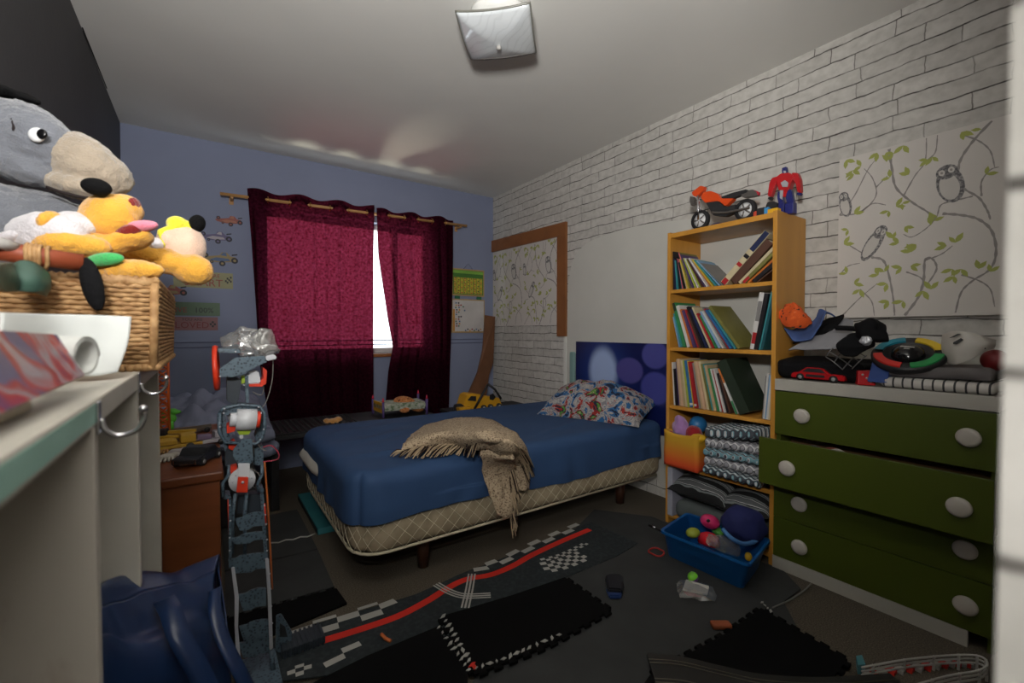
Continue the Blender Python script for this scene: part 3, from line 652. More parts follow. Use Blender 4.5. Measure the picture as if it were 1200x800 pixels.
blob('toy_duck', 'yellow rubber toy at the right front of the fabric bin', 'toy', bx(819, 513, 2.09), (.028, .035, .022), mat('yellow_rubber', (220, 176, 40), .45), seed=6, amp=.35)
blob('toy_ball', 'small sky blue toy ball at the front of the fabric bin', 'ball', bx(795, 514, 2.085), (.022, .024, .020), mat('sky_toy', (60, 140, 196), .5), seed=8, amp=.1)
blob('toy_ball', 'small white toy ball at the front of the fabric bin', 'ball', bx(804, 515, 2.085), (.018, .020, .016), mat('white_toy', (210, 210, 214), .5), seed=9, amp=.1)
blob('soft_toy', 'small dark red soft toy at the left edge of the fabric bin', 'soft toy', bx(784, 508, 2.09), (.02, .022, .018), M_plush('dark_red_plush', (150, 34, 42)), seed=7, amp=.3)
# crocheted blankets folded in a stack
def chev(name, A, C, D, sc_=55, dist=.5): return pat(name, [(0, A), (.36, C), (.62, D)], tex='wave', scale=sc_, dist=dist, rough=.95, bump=.8, stretch=(.35, .35, 1), detail=1)
cols = [chev('crochet_aqua', (190, 190, 192), (120, 168, 176), (70, 74, 82)), chev('crochet_grey', (196, 196, 198), (66, 66, 72), (150, 150, 156)), chev('crochet_mix', (64, 66, 74), (188, 190, 194), (110, 150, 160))]
z = .349
cl = ['aqua striped crocheted blanket, lowest of the folded stack on the fourth shelf', 'grey and white crocheted blanket, second from the bottom of the folded stack', 'dark and pale striped crocheted blanket in the middle of the folded stack', 'grey banded crocheted blanket, second from the top of the folded stack', 'pale aqua bobbly crocheted blanket on top of the folded stack']
for i, (lb, ci) in enumerate(zip(cl, (0, 1, 2, 1, 0))):
    hh = .042 if i < 4 else .055; zi = z + (i and 0)
    def wf_(p, d, i=i):
        q = Vector(p); f = (q.x - 2.05) / .3
        q.z += .035 * i / 4 * (1.30 - q.y) / .33 * (.6 + .4 * (1 - f)) if i < 4 else .05 * (1.30 - q.y) / .33
        q += d * (.004 * math.sin(170 * q.y) + .003 * math.sin(210 * q.x)) + nzv(q, 14, .004, i); return q
    b = B(); b.rbox(2.045 + .006 * (i % 2), 2.36, KY0 + T + .016, 1.286 - .004 * i, z, z + hh, .019, cols[ci], (30, 44, 6), wf_)
    b.build('crocheted_blanket', None, lb, 'blanket', 'crocheted blankets folded on the fourth shelf'); z += hh + .001
# chevron cushion and cloth on the bottom shelf
M_chv = pat('chevron_knit', [(0, (26, 26, 28)), (.30, (120, 126, 126)), (.52, (96, 102, 104)), (.66, (24, 24, 26)), (.76, (196, 198, 198)), (.84, (92, 96, 98))], tex='wave', scale=9, dist=2.2, rough=.95, detail=3, bump=.3, stretch=(.5, .6, 2.2))
Mc = Matrix.Translation((2.205, 1.335, .235)) @ Matrix.Rotation(R(90), 4, 'Z') @ Matrix.Rotation(R(-14), 4, 'X')
put_cushion('cushion', 'grey cushion with black and white chevron bands on the bottom shelf', 'cushion', M_chv, Mc, .165, .145, .12, .4, seed=3)
Mc = Matrix.Translation((2.21, 1.10, .22)) @ Matrix.Rotation(R(90), 4, 'Z') @ Matrix.Rotation(R(-8), 4, 'X') @ Matrix.Rotation(R(7), 4, 'Y')
put_cushion('cushion', 'grey zigzag cushion on the bottom shelf, beside the green dresser', 'cushion', M_chv, Mc, .13, .14, .12, .4, seed=8)
def lay(p, d): return p + nzv(p, 12, .012, 6)
b = B(); b.rbox(2.07, 2.365, .995, 1.46, .052, .155, .04, mat('grey_folded_cloth', (92, 98, 98), .95, bump=.3), (24, 30, 8), lambda p, d: Vector((p.x, p.y, max(.0515, p.z))) + Vector((nz(p, 12), nz(p, 12, 3), abs(nz(p, 10, 5)))) * .008)
b.build('folded_cloth', None, 'folded grey cloth at the bottom of the bookcase under the chevron cushions', 'cloth')
b = B(); b.box(2.085, 2.35, 1.475, 1.507, .052, .315, mat('pale_box_card', (158, 160, 172), .6), bev=.002)
b.build('flat_box', None, 'thin pale grey box standing at the left of the bottom shelf', 'box')

# ------------------------------------------------------------------ dresser
DX0, DX1, DY0, DY1, DH = 2.09, 2.375, .275, .935, .85
M_green = mat('olive_green_lacquer', (68, 79, 20), .38, var=.05, vs=4)
M_ds = mat('dresser_white_paint', (172, 169, 160), .45, var=.05, vs=8)
M_kn = mat('white_knob_paint', (180, 175, 165), .4, var=.03)
DYL = .956
dr = thing('dresser', 'olive green and white chest of drawers with big round white knobs, one drawer pulled open', 'dresser', (2.25, .63, 0))
b = B(); b.box(DX0 - .004, DX1, DY0, DYL, .80, DH, M_ds, bev=.003); b.build('top_board', dr)
for y in (DY0, DYL - .018):
    b = B(); b.box(DX0 + .02, DX1, y, y + .018, .0, .80, M_green, bev=.001); b.build('side_panel', dr)
b = B(); b.box(DX1 - .008, DX1 - .002, DY0 + .018, DYL - .018, .02, .80, M_ds); b.build('back_panel', dr)
b = B(); b.box(DX0, DX0 + .018, .335, DYL + .002, .0, .055, M_ds, bev=.001); b.build('plinth', dr)
M_dk = mat('drawer_inside_wood', (96, 70, 44), .7)
def drawer(z0, z1, x, y0, y1, knobs, label=None):
    b = B(); b.box(x, x + .018, y0, y1, z0, z1, M_green, bev=.0015); d = b.build('drawer', dr, label)
    b = B(); x1 = x + .24; zt = z1 - .03
    b.box(x + .018, x1, y0 + .014, y0 + .024, z0 + .02, zt, M_dk); b.box(x + .018, x1, y1 - .024, y1 - .014, z0 + .02, zt, M_dk); b.box(x1 - .01, x1, y0 + .024, y1 - .024, z0 + .02, zt, M_dk); b.box(x + .018, x1, y0 + .014, y1 - .014, z0 + .014, z0 + .02, M_dk)
    b.build('drawer_box', d)
    for (ky, kz) in knobs:
        b = B(); b.lathe([(0, -.024), (.020, -.0235), (.0285, -.020), (.0315, -.015), (.0315, -.011), (.028, -.008), (.011, -.006), (.010, 0), (0, 0)], M_kn, Matrix.Translation((x, ky, kz)) @ Matrix.Rotation(R(90), 4, 'Y'), n=40); b.build('knob', d)
drawer(.605, .796, DX0, DY0, DYL - .001, [(.842, .701), (.342, .708)])
drawer(.405, .602, 1.978, DY0 - .008, DYL + .012, [(.849, .496), (.341, .501)], 'olive drawer pulled open')
drawer(.235, .40, DX0, DY0, DYL - .001, [(.847, .322), (.344, .331)])
drawer(.057, .232, DX0, DY0, DYL - .001, [(.844, .138), (.340, .144)])
def clothf(p, d): return p + nzv(p, 18, .014, 7)
b = B(); b.rbox(2.01, 2.08, .62, .82, .52, .592, .03, pat('mixed_clothing', [(0, (180, 178, 176)), (.45, (120, 60, 50)), (.52, (60, 66, 80)), (.6, (170, 160, 150))], scale=9, rough=.9), (10, 20, 6), clothf)
b.build('folded_clothes', None, 'rumpled clothes inside the open green drawer', 'clothes')
b = B(); b.box(2.02, 2.06, .30, .37, .0, .19, mat('black_post', (22, 22, 24), .6), bev=.005); 
b.build('black_upright', None, 'dark upright stick leaning against the lowest right drawer knob', 'stick') if False else b.bm.free()

# ------------------------------------------------------------------ white shelving unit on the left
M_shw = mat('chipped_white_paint', (188, 184, 174), .55, var=.10, vs=5, bump=.15, bs=30)
M_rust = pat('scuffed_white_paint', [(0, (186, 180, 170)), (.56, (182, 176, 166)), (.62, (140, 104, 90)), (.72, (120, 84, 72))], scale=5, rough=.6, const=False, detail=6, stretch=(1, 1, .35))
UX0, UX1, UY0, UY1, UZ = -.425, -.10, .24, 1.485, .985
un = thing('shelving_unit', 'scuffed white painted open shelving unit standing along the dark left wall', 'shelving unit', (-.26, .86, 0))
b = B(); b.box(UX0, UX1, UY0, UY1 - .003, UZ - .03, UZ, M_shw, bev=.003); b.box(UX1 - .0003, UX1 + .0005, UY0 + .02, UY0 + .42, UZ - .025, UZ - .004, mat('mint_paint_patch', (150, 190, 178), .5)); b.build('top_board', un)
for y in (UY0, .655, 1.03, UY1 - .022):
    b = B(); b.box(UX0, UX1 - .0005, y, y + .022, 0, UZ - .03, M_rust if y == .655 else M_shw, bev=.002); b.build('upright', un)
for y0, y1 in ((UY0 + .022, .655), (.677, 1.03), (1.052, UY1 - .022)):
    b = B(); b.box(UX0 + .01, UX1 - .09, y0, y1, .32, .34, M_shw, bev=.002); b.build('shelf', un)
b = B(); b.box(UX0, UX0 + .008, UY0, UY1, .0, UZ - .03, M_shw); b.build('back_board', un)
M_chr = mat('chrome', (210, 210, 214), .15, metal=1)
def hook(name, label, pts, X, r):
    b = B(); b.tube([oX(x, y, X) if not isinstance(x, Vector) else x for x, y in pts], r, M_chr); p = oX(*pts[0], X); q = oX(*pts[-1], X)
    b.ell(q, r * 1.9, M_chr); b.box(X - .022, X - .002, p.y - .008, p.y + .008, p.z - .02, p.z + .012, M_chr, bev=.002)
    b.build(name, None, label, 'hook', 'hooks on the white shelving unit')
def hook2(label, base, s):
    x, y, z = base; b = B()
    b.box(x, x + .003, y - .007, y + .007, z - .022, z + .014, M_chr, bev=.001)
    b.tube([(x + .004, y, z - .006), (x + .007, y - .001, z - .018), (x + .018, y, z - .026), (x + .034, y, z - .022), (x + .041, y, z - .008), (x + .040, y, z)], .0028, M_chr, n=12); b.ell((x + .040, y, z + .002), .0048, M_chr)
    b.build('coat_hook', None, label, 'hook', 'hooks on the white shelving unit')
hook2('chrome coat hook on the near front upright of the white shelving unit', (UX1, .667, .968), 1)
hook2('chrome coat hook under the wicker basket, on the farther upright', (UX1, 1.041, .972), 1)

# basket
M_wick = pat('wicker_straw', [(0, (112, 80, 48)), (.4, (150, 112, 70)), (.7, (190, 152, 104))], scale=60, const=False, rough=.7, detail=3, bump=.4)
KBX0, KBX1, KBY0, KBY1, KBZ0, KBZ1 = -.405, -.082, 1.09, 1.62, .9865, 1.152
bk_ = thing('wicker_basket', 'rectangular straw wicker basket of plush toys standing on the white shelving unit', 'basket', (-.24, 1.35, KBZ0))
b = B(); per = [(KBX0, KBY0), (KBX1, KBY0), (KBX1, KBY1), (KBX0, KBY1)]
P = []
for a in range(4):
    (xa, ya), (xb, yb) = per[a], per[(a + 1) % 4]; L_ = math.hypot(xb - xa, yb - ya); n = int(L_ / .0115) // 2 * 2 + (1 if a % 2 else 1)
    for j in range(n): P.append((xa + (xb - xa) * j / n, ya + (yb - ya) * j / n, a))
nrm = [(0, -1), (1, 0), (0, 1), (-1, 0)]
rws = 19
for i in range(rws):
    z = KBZ0 + .008 + (KBZ1 - KBZ0 - .016) * i / (rws - 1); pp = []
    fl = .008 * (i / rws)
    for j, (x, y, a) in enumerate(P):
        o = (.0035 if (j + i) % 2 else -.0035) + fl; pp.append((x + nrm[a][0] * o, y + nrm[a][1] * o, z + random.uniform(-.001, .001)))
    b.tube(pp, .0044, M_wick, n=6, closed=True, smoothpath=False)
b.build('woven_wall', bk_)
b = B()
for z, r0 in ((KBZ1 + .002, .0085), (KBZ0 + .005, .006)):
    pp = [(x + nrm[a][0] * .005, y + nrm[a][1] * .005, z + .002 * math.sin(j * 1.3)) for j, (x, y, a) in enumerate(P)]; b.tube(pp, r0, M_wick, n=8, closed=True, smoothpath=False)
    for j, (x, y, a) in enumerate(P): b.ell((x + nrm[a][0] * .006, y + nrm[a][1] * .006, z), (.007, .007, r0 * 1.25), M_wick, n=5)
b.build('braided_rim', bk_)
for (x, y) in per[:]:
    b = B(); b.cyl((x, y, KBZ0), (x + .004, y - .002, KBZ1), .0075, M_wick, n=10); b.build('corner_post', bk_)
b = B(); b.box(KBX0, KBX1, KBY0, KBY1, KBZ0, KBZ0 + .006, M_wick); b.build('basket_floor', bk_)
# ------------------------------------------------------------------ curtains, rod
M_rod = mat('pale_wood_rod', (186, 140, 88), .5, var=.1, vs=12)
def curtain_mat():
    m = bpy.data.materials.new('maroon_curtain_cloth'); m.use_nodes = True; nt = m.node_tree; N = nt.nodes; L = nt.links
    N.remove(N['Principled BSDF']); tc = N.new('ShaderNodeTexCoord')
    wv = N.new('ShaderNodeTexNoise'); wv.inputs['Scale'].default_value = 55; wv.inputs['Detail'].default_value = 5
    mp = N.new('ShaderNodeMapping'); mp.inputs['Scale'].default_value = (1, .2, 1.0); L.new(tc.outputs['Object'], mp.inputs[0]); L.new(mp.outputs[0], wv.inputs['Vector'])
    r = N.new('ShaderNodeValToRGB'); r.color_ramp.elements[0].position = .32; r.color_ramp.elements[1].position = .70
    r.color_ramp.elements[0].color = lin((60, 8, 22)); r.color_ramp.elements[1].color = lin((176, 60, 92)); L.new(wv.outputs['Fac'], r.inputs[0])
    d = N.new('ShaderNodeBsdfDiffuse'); d.inputs[0].default_value = lin((34, 8, 18)); t = N.new('ShaderNodeBsdfTranslucent'); L.new(r.outputs[0], t.inputs[0])
    mx = N.new('ShaderNodeMixShader'); mx.inputs[0].default_value = .10; L.new(d.outputs[0], mx.inputs[1]); L.new(t.outputs[0], mx.inputs[2])
    tp_ = N.new('ShaderNodeBsdfTransparent'); r2 = N.new('ShaderNodeValToRGB'); r2.color_ramp.elements[0].position = .35; r2.color_ramp.elements[1].position = .68; r2.color_ramp.elements[0].color = lin((150, 24, 46)); r2.color_ramp.elements[1].color = lin((220, 84, 120)); L.new(wv.outputs['Fac'], r2.inputs[0]); L.new(r2.outputs[0], tp_.inputs[0])
    m3_ = N.new('ShaderNodeMixShader'); m3_.inputs[0].default_value = .085; L.new(mx.outputs[0], m3_.inputs[1]); L.new(tp_.outputs[0], m3_.inputs[2]); L.new(m3_.outputs[0], N['Material Output'].inputs[0]); return m
M_cur = curtain_mat(); M_gold = mat('brass_ring', (196, 150, 90), .3, metal=1)
rz0, rz1, ry = 2.016, 2.055, 3.705
rodp = lambda x: Vector((x, ry, rz0 + (rz1 - rz0) * (x - .10) / 1.95))
rod = thing('curtain_rod', 'thin pale wooden curtain rod over the window with brackets', 'curtain rod', (1.05, ry, 2.03))
b = B(); b.cyl(rodp(.10), rodp(2.045), .0115, M_rod, n=16); b.build('pole', rod)
for x in (.17, 1.155, 1.98):
    b = B(); p = rodp(x); b.box(x - .008, x + .008, ry - .012, YB, p.z - .024, p.z - .0125, M_rod, bev=.002); b.box(x - .014, x + .014, YB - .006, YB, p.z - .045, p.z + .01, M_rod, bev=.002); b.build('bracket', rod)
def curtain(label, prof, ph, per, nlow, seed):
    """prof: list of (z, xleft, xright) from top to bottom"""
    t = thing('curtain', label, 'curtain', ((prof[0][1] + prof[0][2]) / 2, ry, .25), group='maroon window curtains')
    nz_, nx_ = 60, 150; rows = []
    ztop, zbot = prof[0][0], prof[-1][0]
    def xr(z):
        for (a, c) in zip(prof, prof[1:]):
            if c[0] <= z <= a[0]:
                k = (a[0] - z) / (a[0] - c[0]); return a[1] + (c[1] - a[1]) * k, a[2] + (c[2] - a[2]) * k
        return prof[-1][1:]
    for i in range(nz_ + 1):
        z = ztop + (zbot - ztop) * i / nz_; xl, xr_ = xr(z); row = []
        top = max(0, 1 - (ztop - z) / .35)
        for j in range(nx_ + 1):
            u = j / nx_; x0 = prof[0][1] + (prof[0][2] - prof[0][1]) * u; x = xl + (xr_ - xl) * u
            A = .030 * (.35 + .65 * top)
            y = ry - A * math.cos(2 * math.pi * (x0 - ph) / per)
            y += (1 - top) * (.012 * noise.noise(Vector((u * 9 + seed, z * .6, 1))) - .034 * abs(math.sin(math.pi * u * nlow + .5 * math.sin(z * 1.3 + seed) + 1.5 * math.sin(u * 9 + seed))) ** 30)
            zz = z + (rz1 - rz0) * (x0 - .10) / 1.95 * (1 if z > 1.9 else .3)
            if i == 0: zz += .006 * math.cos(2 * math.pi * (x0 - ph) / per)
            row.append(Vector((x, y, zz)))
        rows.append(row)
    b = B(); b.grid(rows, M_cur); b.build('cloth', t)
    # thicker hem band along the top
    x = ph + per / 4
    ks = [ph + per * (.25 + .5 * k) for k in range(-8, 20)]
    for x in ks:
        if prof[0][1] + .03 < x < prof[0][2] - .03:
            b = B(); p = rodp(x); M = Matrix.Translation(p) @ Matrix.Rotation(R(90), 4, 'Y') @ Matrix.Rotation(R(0), 4, 'Z')
            pts = [M @ Vector((.021 * math.cos(q * math.pi / 8), .021 * math.sin(q * math.pi / 8), 0)) for q in range(16)]
            b.tube(pts, .0042, M_gold, closed=True, smoothpath=False); b.build('ring', t)
curtain('wide left maroon curtain with daylight glowing through its cloth', [(2.075, .262, 1.165), (1.7, .285, 1.16), (.86, .32, 1.152), (.26, .40, 1.15)], .32, .287, 6, 1.0)
curtain('narrower right maroon curtain, pulled in at its lower left', [(2.06, 1.187, 1.915), (1.7, 1.20, 1.905), (1.15, 1.27, 1.89), (.93, 1.31, 1.88), (.72, 1.27, 1.87), (.40, 1.24, 1.86), (.26, 1.25, 1.855)], 1.232, .262, 5, 4.0)

# ------------------------------------------------------------------ wall stickers
def car_sticker(cx, cz, wd, c1, c2, label, flip=1):
    """flat racing car decal: body, nose, wheels and wings as shapes on one cut-out"""
    b = B(); Y_ = YB - .0015; k = mat('sticker_black', (44, 44, 52), .6); m1 = mat('sticker_' + c1[0], c1[1], .6); m2 = mat('sticker_' + c2[0], c2[1], .6)
    def P(pl, m, dy=0): b.face([Vector((cx + x * wd * flip, Y_ - dy, cz + z * wd)) for x, z in pl], m)
    P([(-.5, -.02), (-.42, -.09), (-.1, -.14), (.12, -.13), (.36, -.10), (.5, -.03), (.46, .06), (.30, .09), (.20, .20), (.06, .20), (.0, .10), (-.2, .06), (-.42, .03)], m1)
    P([(-.3, -.07), (0, -.11), (.3, -.07), (.24, 0), (-.1, .02)], m2, .0004)
    P([(.02, .10), (.10, .19), (.18, .19), (.20, .08)], m2, .0004)
    def disc(x, z, r, m, dy): b.face([Vector((cx + (x + r * math.cos(t * math.pi / 7)) * wd * flip, Y_ - dy, cz + (z + r * math.sin(t * math.pi / 7)) * wd)) for t in range(14)], m)
    for (x, z, r) in ((-.38, .07, .075), (.42, -.05, .10), (.07, -.17, .09), (-.22, -.13, .05)): disc(x, z, r, k, .0006); disc(x, z, r * .45, m1, .0008)
    P([(.34, .10), (.50, .14), (.50, .18), (.34, .15)], k, .0006)
    return b.build('wall_sticker', None, label, 'sticker', 'racing car stickers on the blue wall')
S1 = ('dull_red', (148, 84, 76)); S2 = ('mauve', (104, 96, 132)); S3 = ('ochre', (150, 132, 92)); S4 = ('blue', (84, 104, 140)); S5 = ('pale', (176, 168, 176)); S6 = ('orange', (170, 112, 88))
car_sticker(.153, 1.858, .165, S1, S6, 'dull red racing car decal, highest of the car decals by the curtain')
car_sticker(.073, 1.732, .19, S2, S5, 'mauve racing car decal, second from the top by the curtain')
car_sticker(.095, 1.582, .215, S3, S4, 'ochre racing car decal, third from the top by the curtain')
car_sticker(-.20, 1.335, .20, S1, S3, 'racing car decal half hidden behind the wicker basket')
def sign(x0, x1, z0, z1, c, label, words):
    b = B(); b.box(x0, x1, YB - .002, YB - .0003, z0, z1, c)
    for (txt, x, z, sz, m) in words:
        M = Matrix.Translation((x, YB - .0026, z)) @ Matrix.Rotation(R(90), 4, 'X'); b.text(txt, sz, M, m)
    return b
Mr = mat('sign_red_ink', (150, 70, 62), .6); Mk = mat('sign_dark_ink', (52, 50, 54), .6)
b = sign(-.17, .173, 1.366, 1.478, mat('sign_khaki', (150, 148, 112), .6), '', [('YOU ARE', .02, 1.452, .036, Mr), ('SMART', -.0, 1.40, .072, Mr)])
for i in range(4):
    for j in range(3):
        if (i + j) % 2: b.box(.125 + i * .010, .135 + i * .010, YB - .0028, YB - .002, 1.40 + j * .014 + i * .004, 1.414 + j * .014 + i * .004, Mk)
b.build('wall_sign', None, 'khaki strip sign reading SMART, highest of the three signs', 'sign', 'racing signs on the blue wall')
b = sign(-.26, .092, 1.169, 1.262, mat('sign_green', (96, 118, 96), .6), '', [('GIVE', -.15, 1.206, .05, Mr), ('100%', -.002, 1.206, .052, Mk)])
b.build('wall_sign', None, 'green strip sign reading 100%, in the middle of the three signs', 'sign', 'racing signs on the blue wall')
b = sign(-.25, .078, 1.068, 1.160, mat('sign_pink', (136, 96, 98), .6), '', [('YOU ARE', -.07, 1.142, .028, Mk), ('LOVED', -.07, 1.102, .062, mat('sign_deep_red', (120, 48, 50), .6))])
for i in range(3):
    for j in range(3):
        if (i + j) % 2: b.box(.030 + i * .012, .042 + i * .012, YB - .0028, YB - .002, 1.09 + j * .014, 1.104 + j * .014, Mk)
b.build('wall_sign', None, 'dull pink strip sign reading LOVED, lowest of the three signs', 'sign', 'racing signs on the blue wall')

# ------------------------------------------------------------------ hanging chart and board between curtain and corner
M_fr2 = mat('pine_chart_frame', (176, 146, 96), .5)
ch = thing('reward_chart', 'green and yellow striped reward chart hanging between curtain and corner', 'chart', (2.12, YB - .01, 1.40))
b = B(); x0, x1, z0, z1 = 1.93, 2.287, 1.402, 1.662
b.box(x0, x1, YB - .014, YB - .003, z0, z1, M_fr2, bev=.002); b.build('frame', ch)
b = B(); b.box(x0 + .012, x1 - .014, YB - .0155, YB - .0142, z0 + .014, z1 - .014, mat('chart_green', (66, 116, 48), .5)); yl = mat('chart_yellow', (198, 186, 60), .5)
for i in range(9):
    xa = x0 + .020 + i * .0355; b.box(xa, xa + .028, YB - .0162, YB - .0155, z0 + .022, z1 - .085, yl)
    for j in range(9): b.box(xa + .004 + .006 * ((i * j) % 3), xa + .014 + .005 * ((i + j) % 3), YB - .0168, YB - .0162, z0 + .026 + j * .017, z0 + .036 + j * .017, [Mk, Mr, mat('chart_orange', (190, 96, 50), .5)][(i * 7 + j * 5) % 3])
b.box(x0 + .012, x1 - .014, YB - .0162, YB - .0155, z1 - .045, z1 - .018, mat('chart_lime', (126, 176, 70), .5)); b.build('chart_face', ch)
b = B(); b.tube([(x0 + .18 - .05, YB - .008, z1), (x0 + .18, YB - .006, z1 + .055), (x0 + .18 + .05, YB - .008, z1)], .0015, Mk, smoothpath=False); b.build('hanging_cord', ch)
wb = thing('magnet_board', 'white magnet board with scattered tiny magnets below the striped chart', 'board', (2.12, YB - .01, 1.05))
b = B(); x0, x1, z0, z1 = 1.925, 2.292, 1.047, 1.372
b.box(x0, x1, YB - .013, YB - .003, z0, z1, M_fr2, bev=.002); b.build('frame', wb)
b = B(); b.box(x0 + .012, x1 - .012, YB - .0145, YB - .0132, z0 + .014, z1 - .012, mat('board_white', (196, 192, 190), .4)); b.build('board_face', wb)
for xx in (1.965, 2.205):
    b = B(); b.box(xx, xx + .05, YB - .012, YB - .003, 1.37, 1.406, mat('green_ribbon', (38, 104, 78), .7)); b.build('ribbon', wb)
rr_ = random.Random(4); mc = [mat('magnet_blue', (70, 100, 140), .5), mat('magnet_black', (50, 50, 56), .5), mat('magnet_orange', (196, 140, 60), .5), mat('magnet_red', (150, 60, 50), .5), mat('magnet_green', (60, 110, 80), .5)]
mg = B(); spots = [(x0 + .05 + .03 * (k % 2) + rr_.uniform(-.006, .006), z1 - .04 - .022 * (k // 2)) for k in range(22) if k not in (11, 12)] + [(x0 + .15 + k * .024, z0 + .022 + .012 * (k % 2)) for k in range(8)] + [(x0 + .10, z1 - .06), (x0 + .125, z1 - .075), (x0 + .14, z1 - .11), (x0 + .10, z1 - .17)]
for k, (x, z) in enumerate(spots):
    g = B(); g.box(x - .007, x + .007, YB - .018, YB - .0146, z - .007, z + .007, mc[k % 5], bev=.001); g.build('magnet', wb)
mg.bm.free()
b = B(); b.box(x0 + .014, x0 + .034, YB - .0152, YB - .0145, z0 + .016, z1 - .10, mc[2]); b.build('orange_strip', wb)

# leaning curved plank
pl = [oY(569, 369, 3.70), oY(581, 371, 3.70), oY(579, 398, 3.68), oY(578, 425, 3.65), oY(573, 440, 3.63), oY(569, 470, 3.58), oY(563, 522, 3.46), oY(535, 522, 3.44), oY(546, 468, 3.52), oY(560, 436, 3.60), oY(566, 410, 3.65)]
pl = [Vector((min(p.x, 2.36), p.y, p.z)) for p in pl]
b = B(); b.prism(pl, (0, .018, 0), mat('brown_plank', (112, 74, 48), .6, var=.15, vs=9)); b.build('wooden_plank', None, 'curved brown wooden board leaning in the corner behind the toy digger', 'board')

# ------------------------------------------------------------------ things beyond the bed
M_blk = mat('black_table_paint', (26, 25, 27), .6)
pt = thing('play_table', 'low black play table beyond the bed under the left curtain', 'table', (.85, 3.1, 0))
b = B(); b.box(.30, 1.42, 2.92, 3.45, .415, .44, M_blk, bev=.003); b.build('tabletop', pt)
for x, y in ((.33, 2.95), (1.39, 2.95), (.33, 3.42), (1.39, 3.42)):
    b = B(); b.box(x - .022, x + .022, y - .022, y + .022, 0, .415, M_blk, bev=.002); b.build('leg', pt)
b = B(); b.box(.32, .86, 2.93, 3.40, .441, .452, M_blk, bev=.001)
for i in range(16):
    for j in range(13): b.cyl((.34 + i * .033, 2.95 + j * .034, .451), (.34 + i * .033, 2.95 + j * .034, .458), .009, M_blk, n=8)
tag(b.build('stud_board', None, 'black studded building board lying on the low black table', 'building board'))
# plush with toy wheel
M_tan = M_plush('tan_plush', (186, 134, 74))
tb = thing('plush_toy', 'tan plush toy lying on the black studded board', 'soft toy', (.72, 3.15, .46))
def ellp(b, px_, py_, Y_, rx, ry, rd, m, ang=0, n=16):
    """ellipsoid with radii given across, up and deep, at a point of the plane Y"""
    p = oY(px_, py_, Y_); s = (p - Vector((0, 0, CAM_H))).dot(FW) / FPX
    a = R(ang); e1 = RT * math.cos(a) + UP * math.sin(a); e2 = UP * math.cos(a) - RT * math.sin(a); e3 = FW
    M = Matrix(((e1.x, e2.x, e3.x, p.x), (e1.y, e2.y, e3.y, p.y), (e1.z, e2.z, e3.z, p.z), (0, 0, 0, 1)))
    t = bmesh.new(); bmesh.ops.create_uvsphere(t, u_segments=n * 2, v_segments=n, radius=1)
    t.transform(M @ Matrix.Diagonal((rx * s, ry * s, rd * s, 1))); return b.add(t, m, None, True)
b = B(); ellp(b, 389, 496, 3.12, 9, 6, 7, M_tan, 15); ellp(b, 396, 492, 3.12, 5, 4, 5, M_tan); ellp(b, 381, 501, 3.12, 4, 3, 4, M_tan); ellp(b, 383, 493, 3.14, 4, 3, 4, mat('pink_brown_plush', (150, 92, 80), .95)); b.build('body', tb, mods=[REM(.006)])
b = B(); p = oY(401, 497, 3.06); b.M = Matrix.Translation(p) @ Matrix.Rotation(R(90), 4, 'X') @ Matrix.Rotation(R(-25), 4, 'Y'); b.lathe([(0, -.008), (.012, -.009), (.013, -.006), (.022, -.007), (.025, 0), (.022, .007), (0, .008)], M_blk); b.lathe([(0, -.011), (.014, -.010), (.014, 0)], mat('toy_wheel_grey', (150, 150, 150), .5)); 
wh = b.build('loose_tyre', None, 'black toy tyre with grey hub leaning on the tan plush toy', 'toy tyre')
b = B(); ellp(b, 377, 501, 3.0, 12, 2.4, 8, mat('dark_grey_cloth', (74, 72, 76), .9), 6); b.build('grey_cloth', None, 'small dark grey cloth on the studded board beside the tan plush', 'cloth')
# doll bed
db = thing('doll_bed', 'tiny wooden doll bed with yellow headboard and purple posts tipped red', 'toy bed', (1.12, 3.18, .44))
M_pur = mat('purple_post', (84, 66, 118), .5); M_rt = mat('red_post_tip', (206, 44, 72), .45); M_yel = mat('yellow_board', (206, 152, 36), .5)
bed_c = [(437, 467, 3.34), (449, 471, 3.12), (490, 461, 3.30), (500, 467, 3.08)]
for (x, y, Y_) in bed_c:
    p = oY(x, y, Y_); b = B(); b.cyl((p.x, p.y, .4405), (p.x, p.y, p.z), .009, M_pur, n=12); q = b.build('post', db)
    b = B(); b.cyl((p.x, p.y, p.z), (p.x, p.y, p.z + .028), .009, M_rt, .003, n=12); b.build('tip', q)
A0, A1, A2, A3 = [oY(x, y, Y_) for (x, y, Y_) in bed_c]
b = B(); b.prism([Vector((A0.x, A0.y, .47)), Vector((A1.x, A1.y, .47)), Vector((A1.x, A1.y, A1.z - .01)), Vector((A0.x, A0.y, A0.z - .01))], (.008, .003, 0), M_yel); b.build('headboard', db)
b = B(); b.prism([Vector((A2.x, A2.y, .47)), Vector((A3.x, A3.y, .47)), Vector((A3.x, A3.y, .53)), Vector((A2.x, A2.y, .53))], (.008, .003, 0), M_pur); b.build('footboard', db)
M_fl = pat('pale_floral_cloth', [(0, (96, 112, 84)), (.42, (150, 156, 140)), (.58, (176, 176, 164)), (.7, (150, 110, 100))], scale=40, rough=.9)
b = B(); mM = [A0, A1, A3, A2]; base = [Vector((p.x, p.y, .485)) for p in mM]; b.prism(base, (0, 0, .05), M_fl, bev=.012); b.build('mattress', db)
tg = thing('plush_leopard', 'small spotted leopard plush sprawled on the doll bed', 'soft toy', (1.22, 3.2, .54))
M_leo = pat('leopard_spots', [(0, (84, 46, 26)), (.40, (182, 116, 66)), (.6, (196, 134, 84))], scale=70, rough=.95)
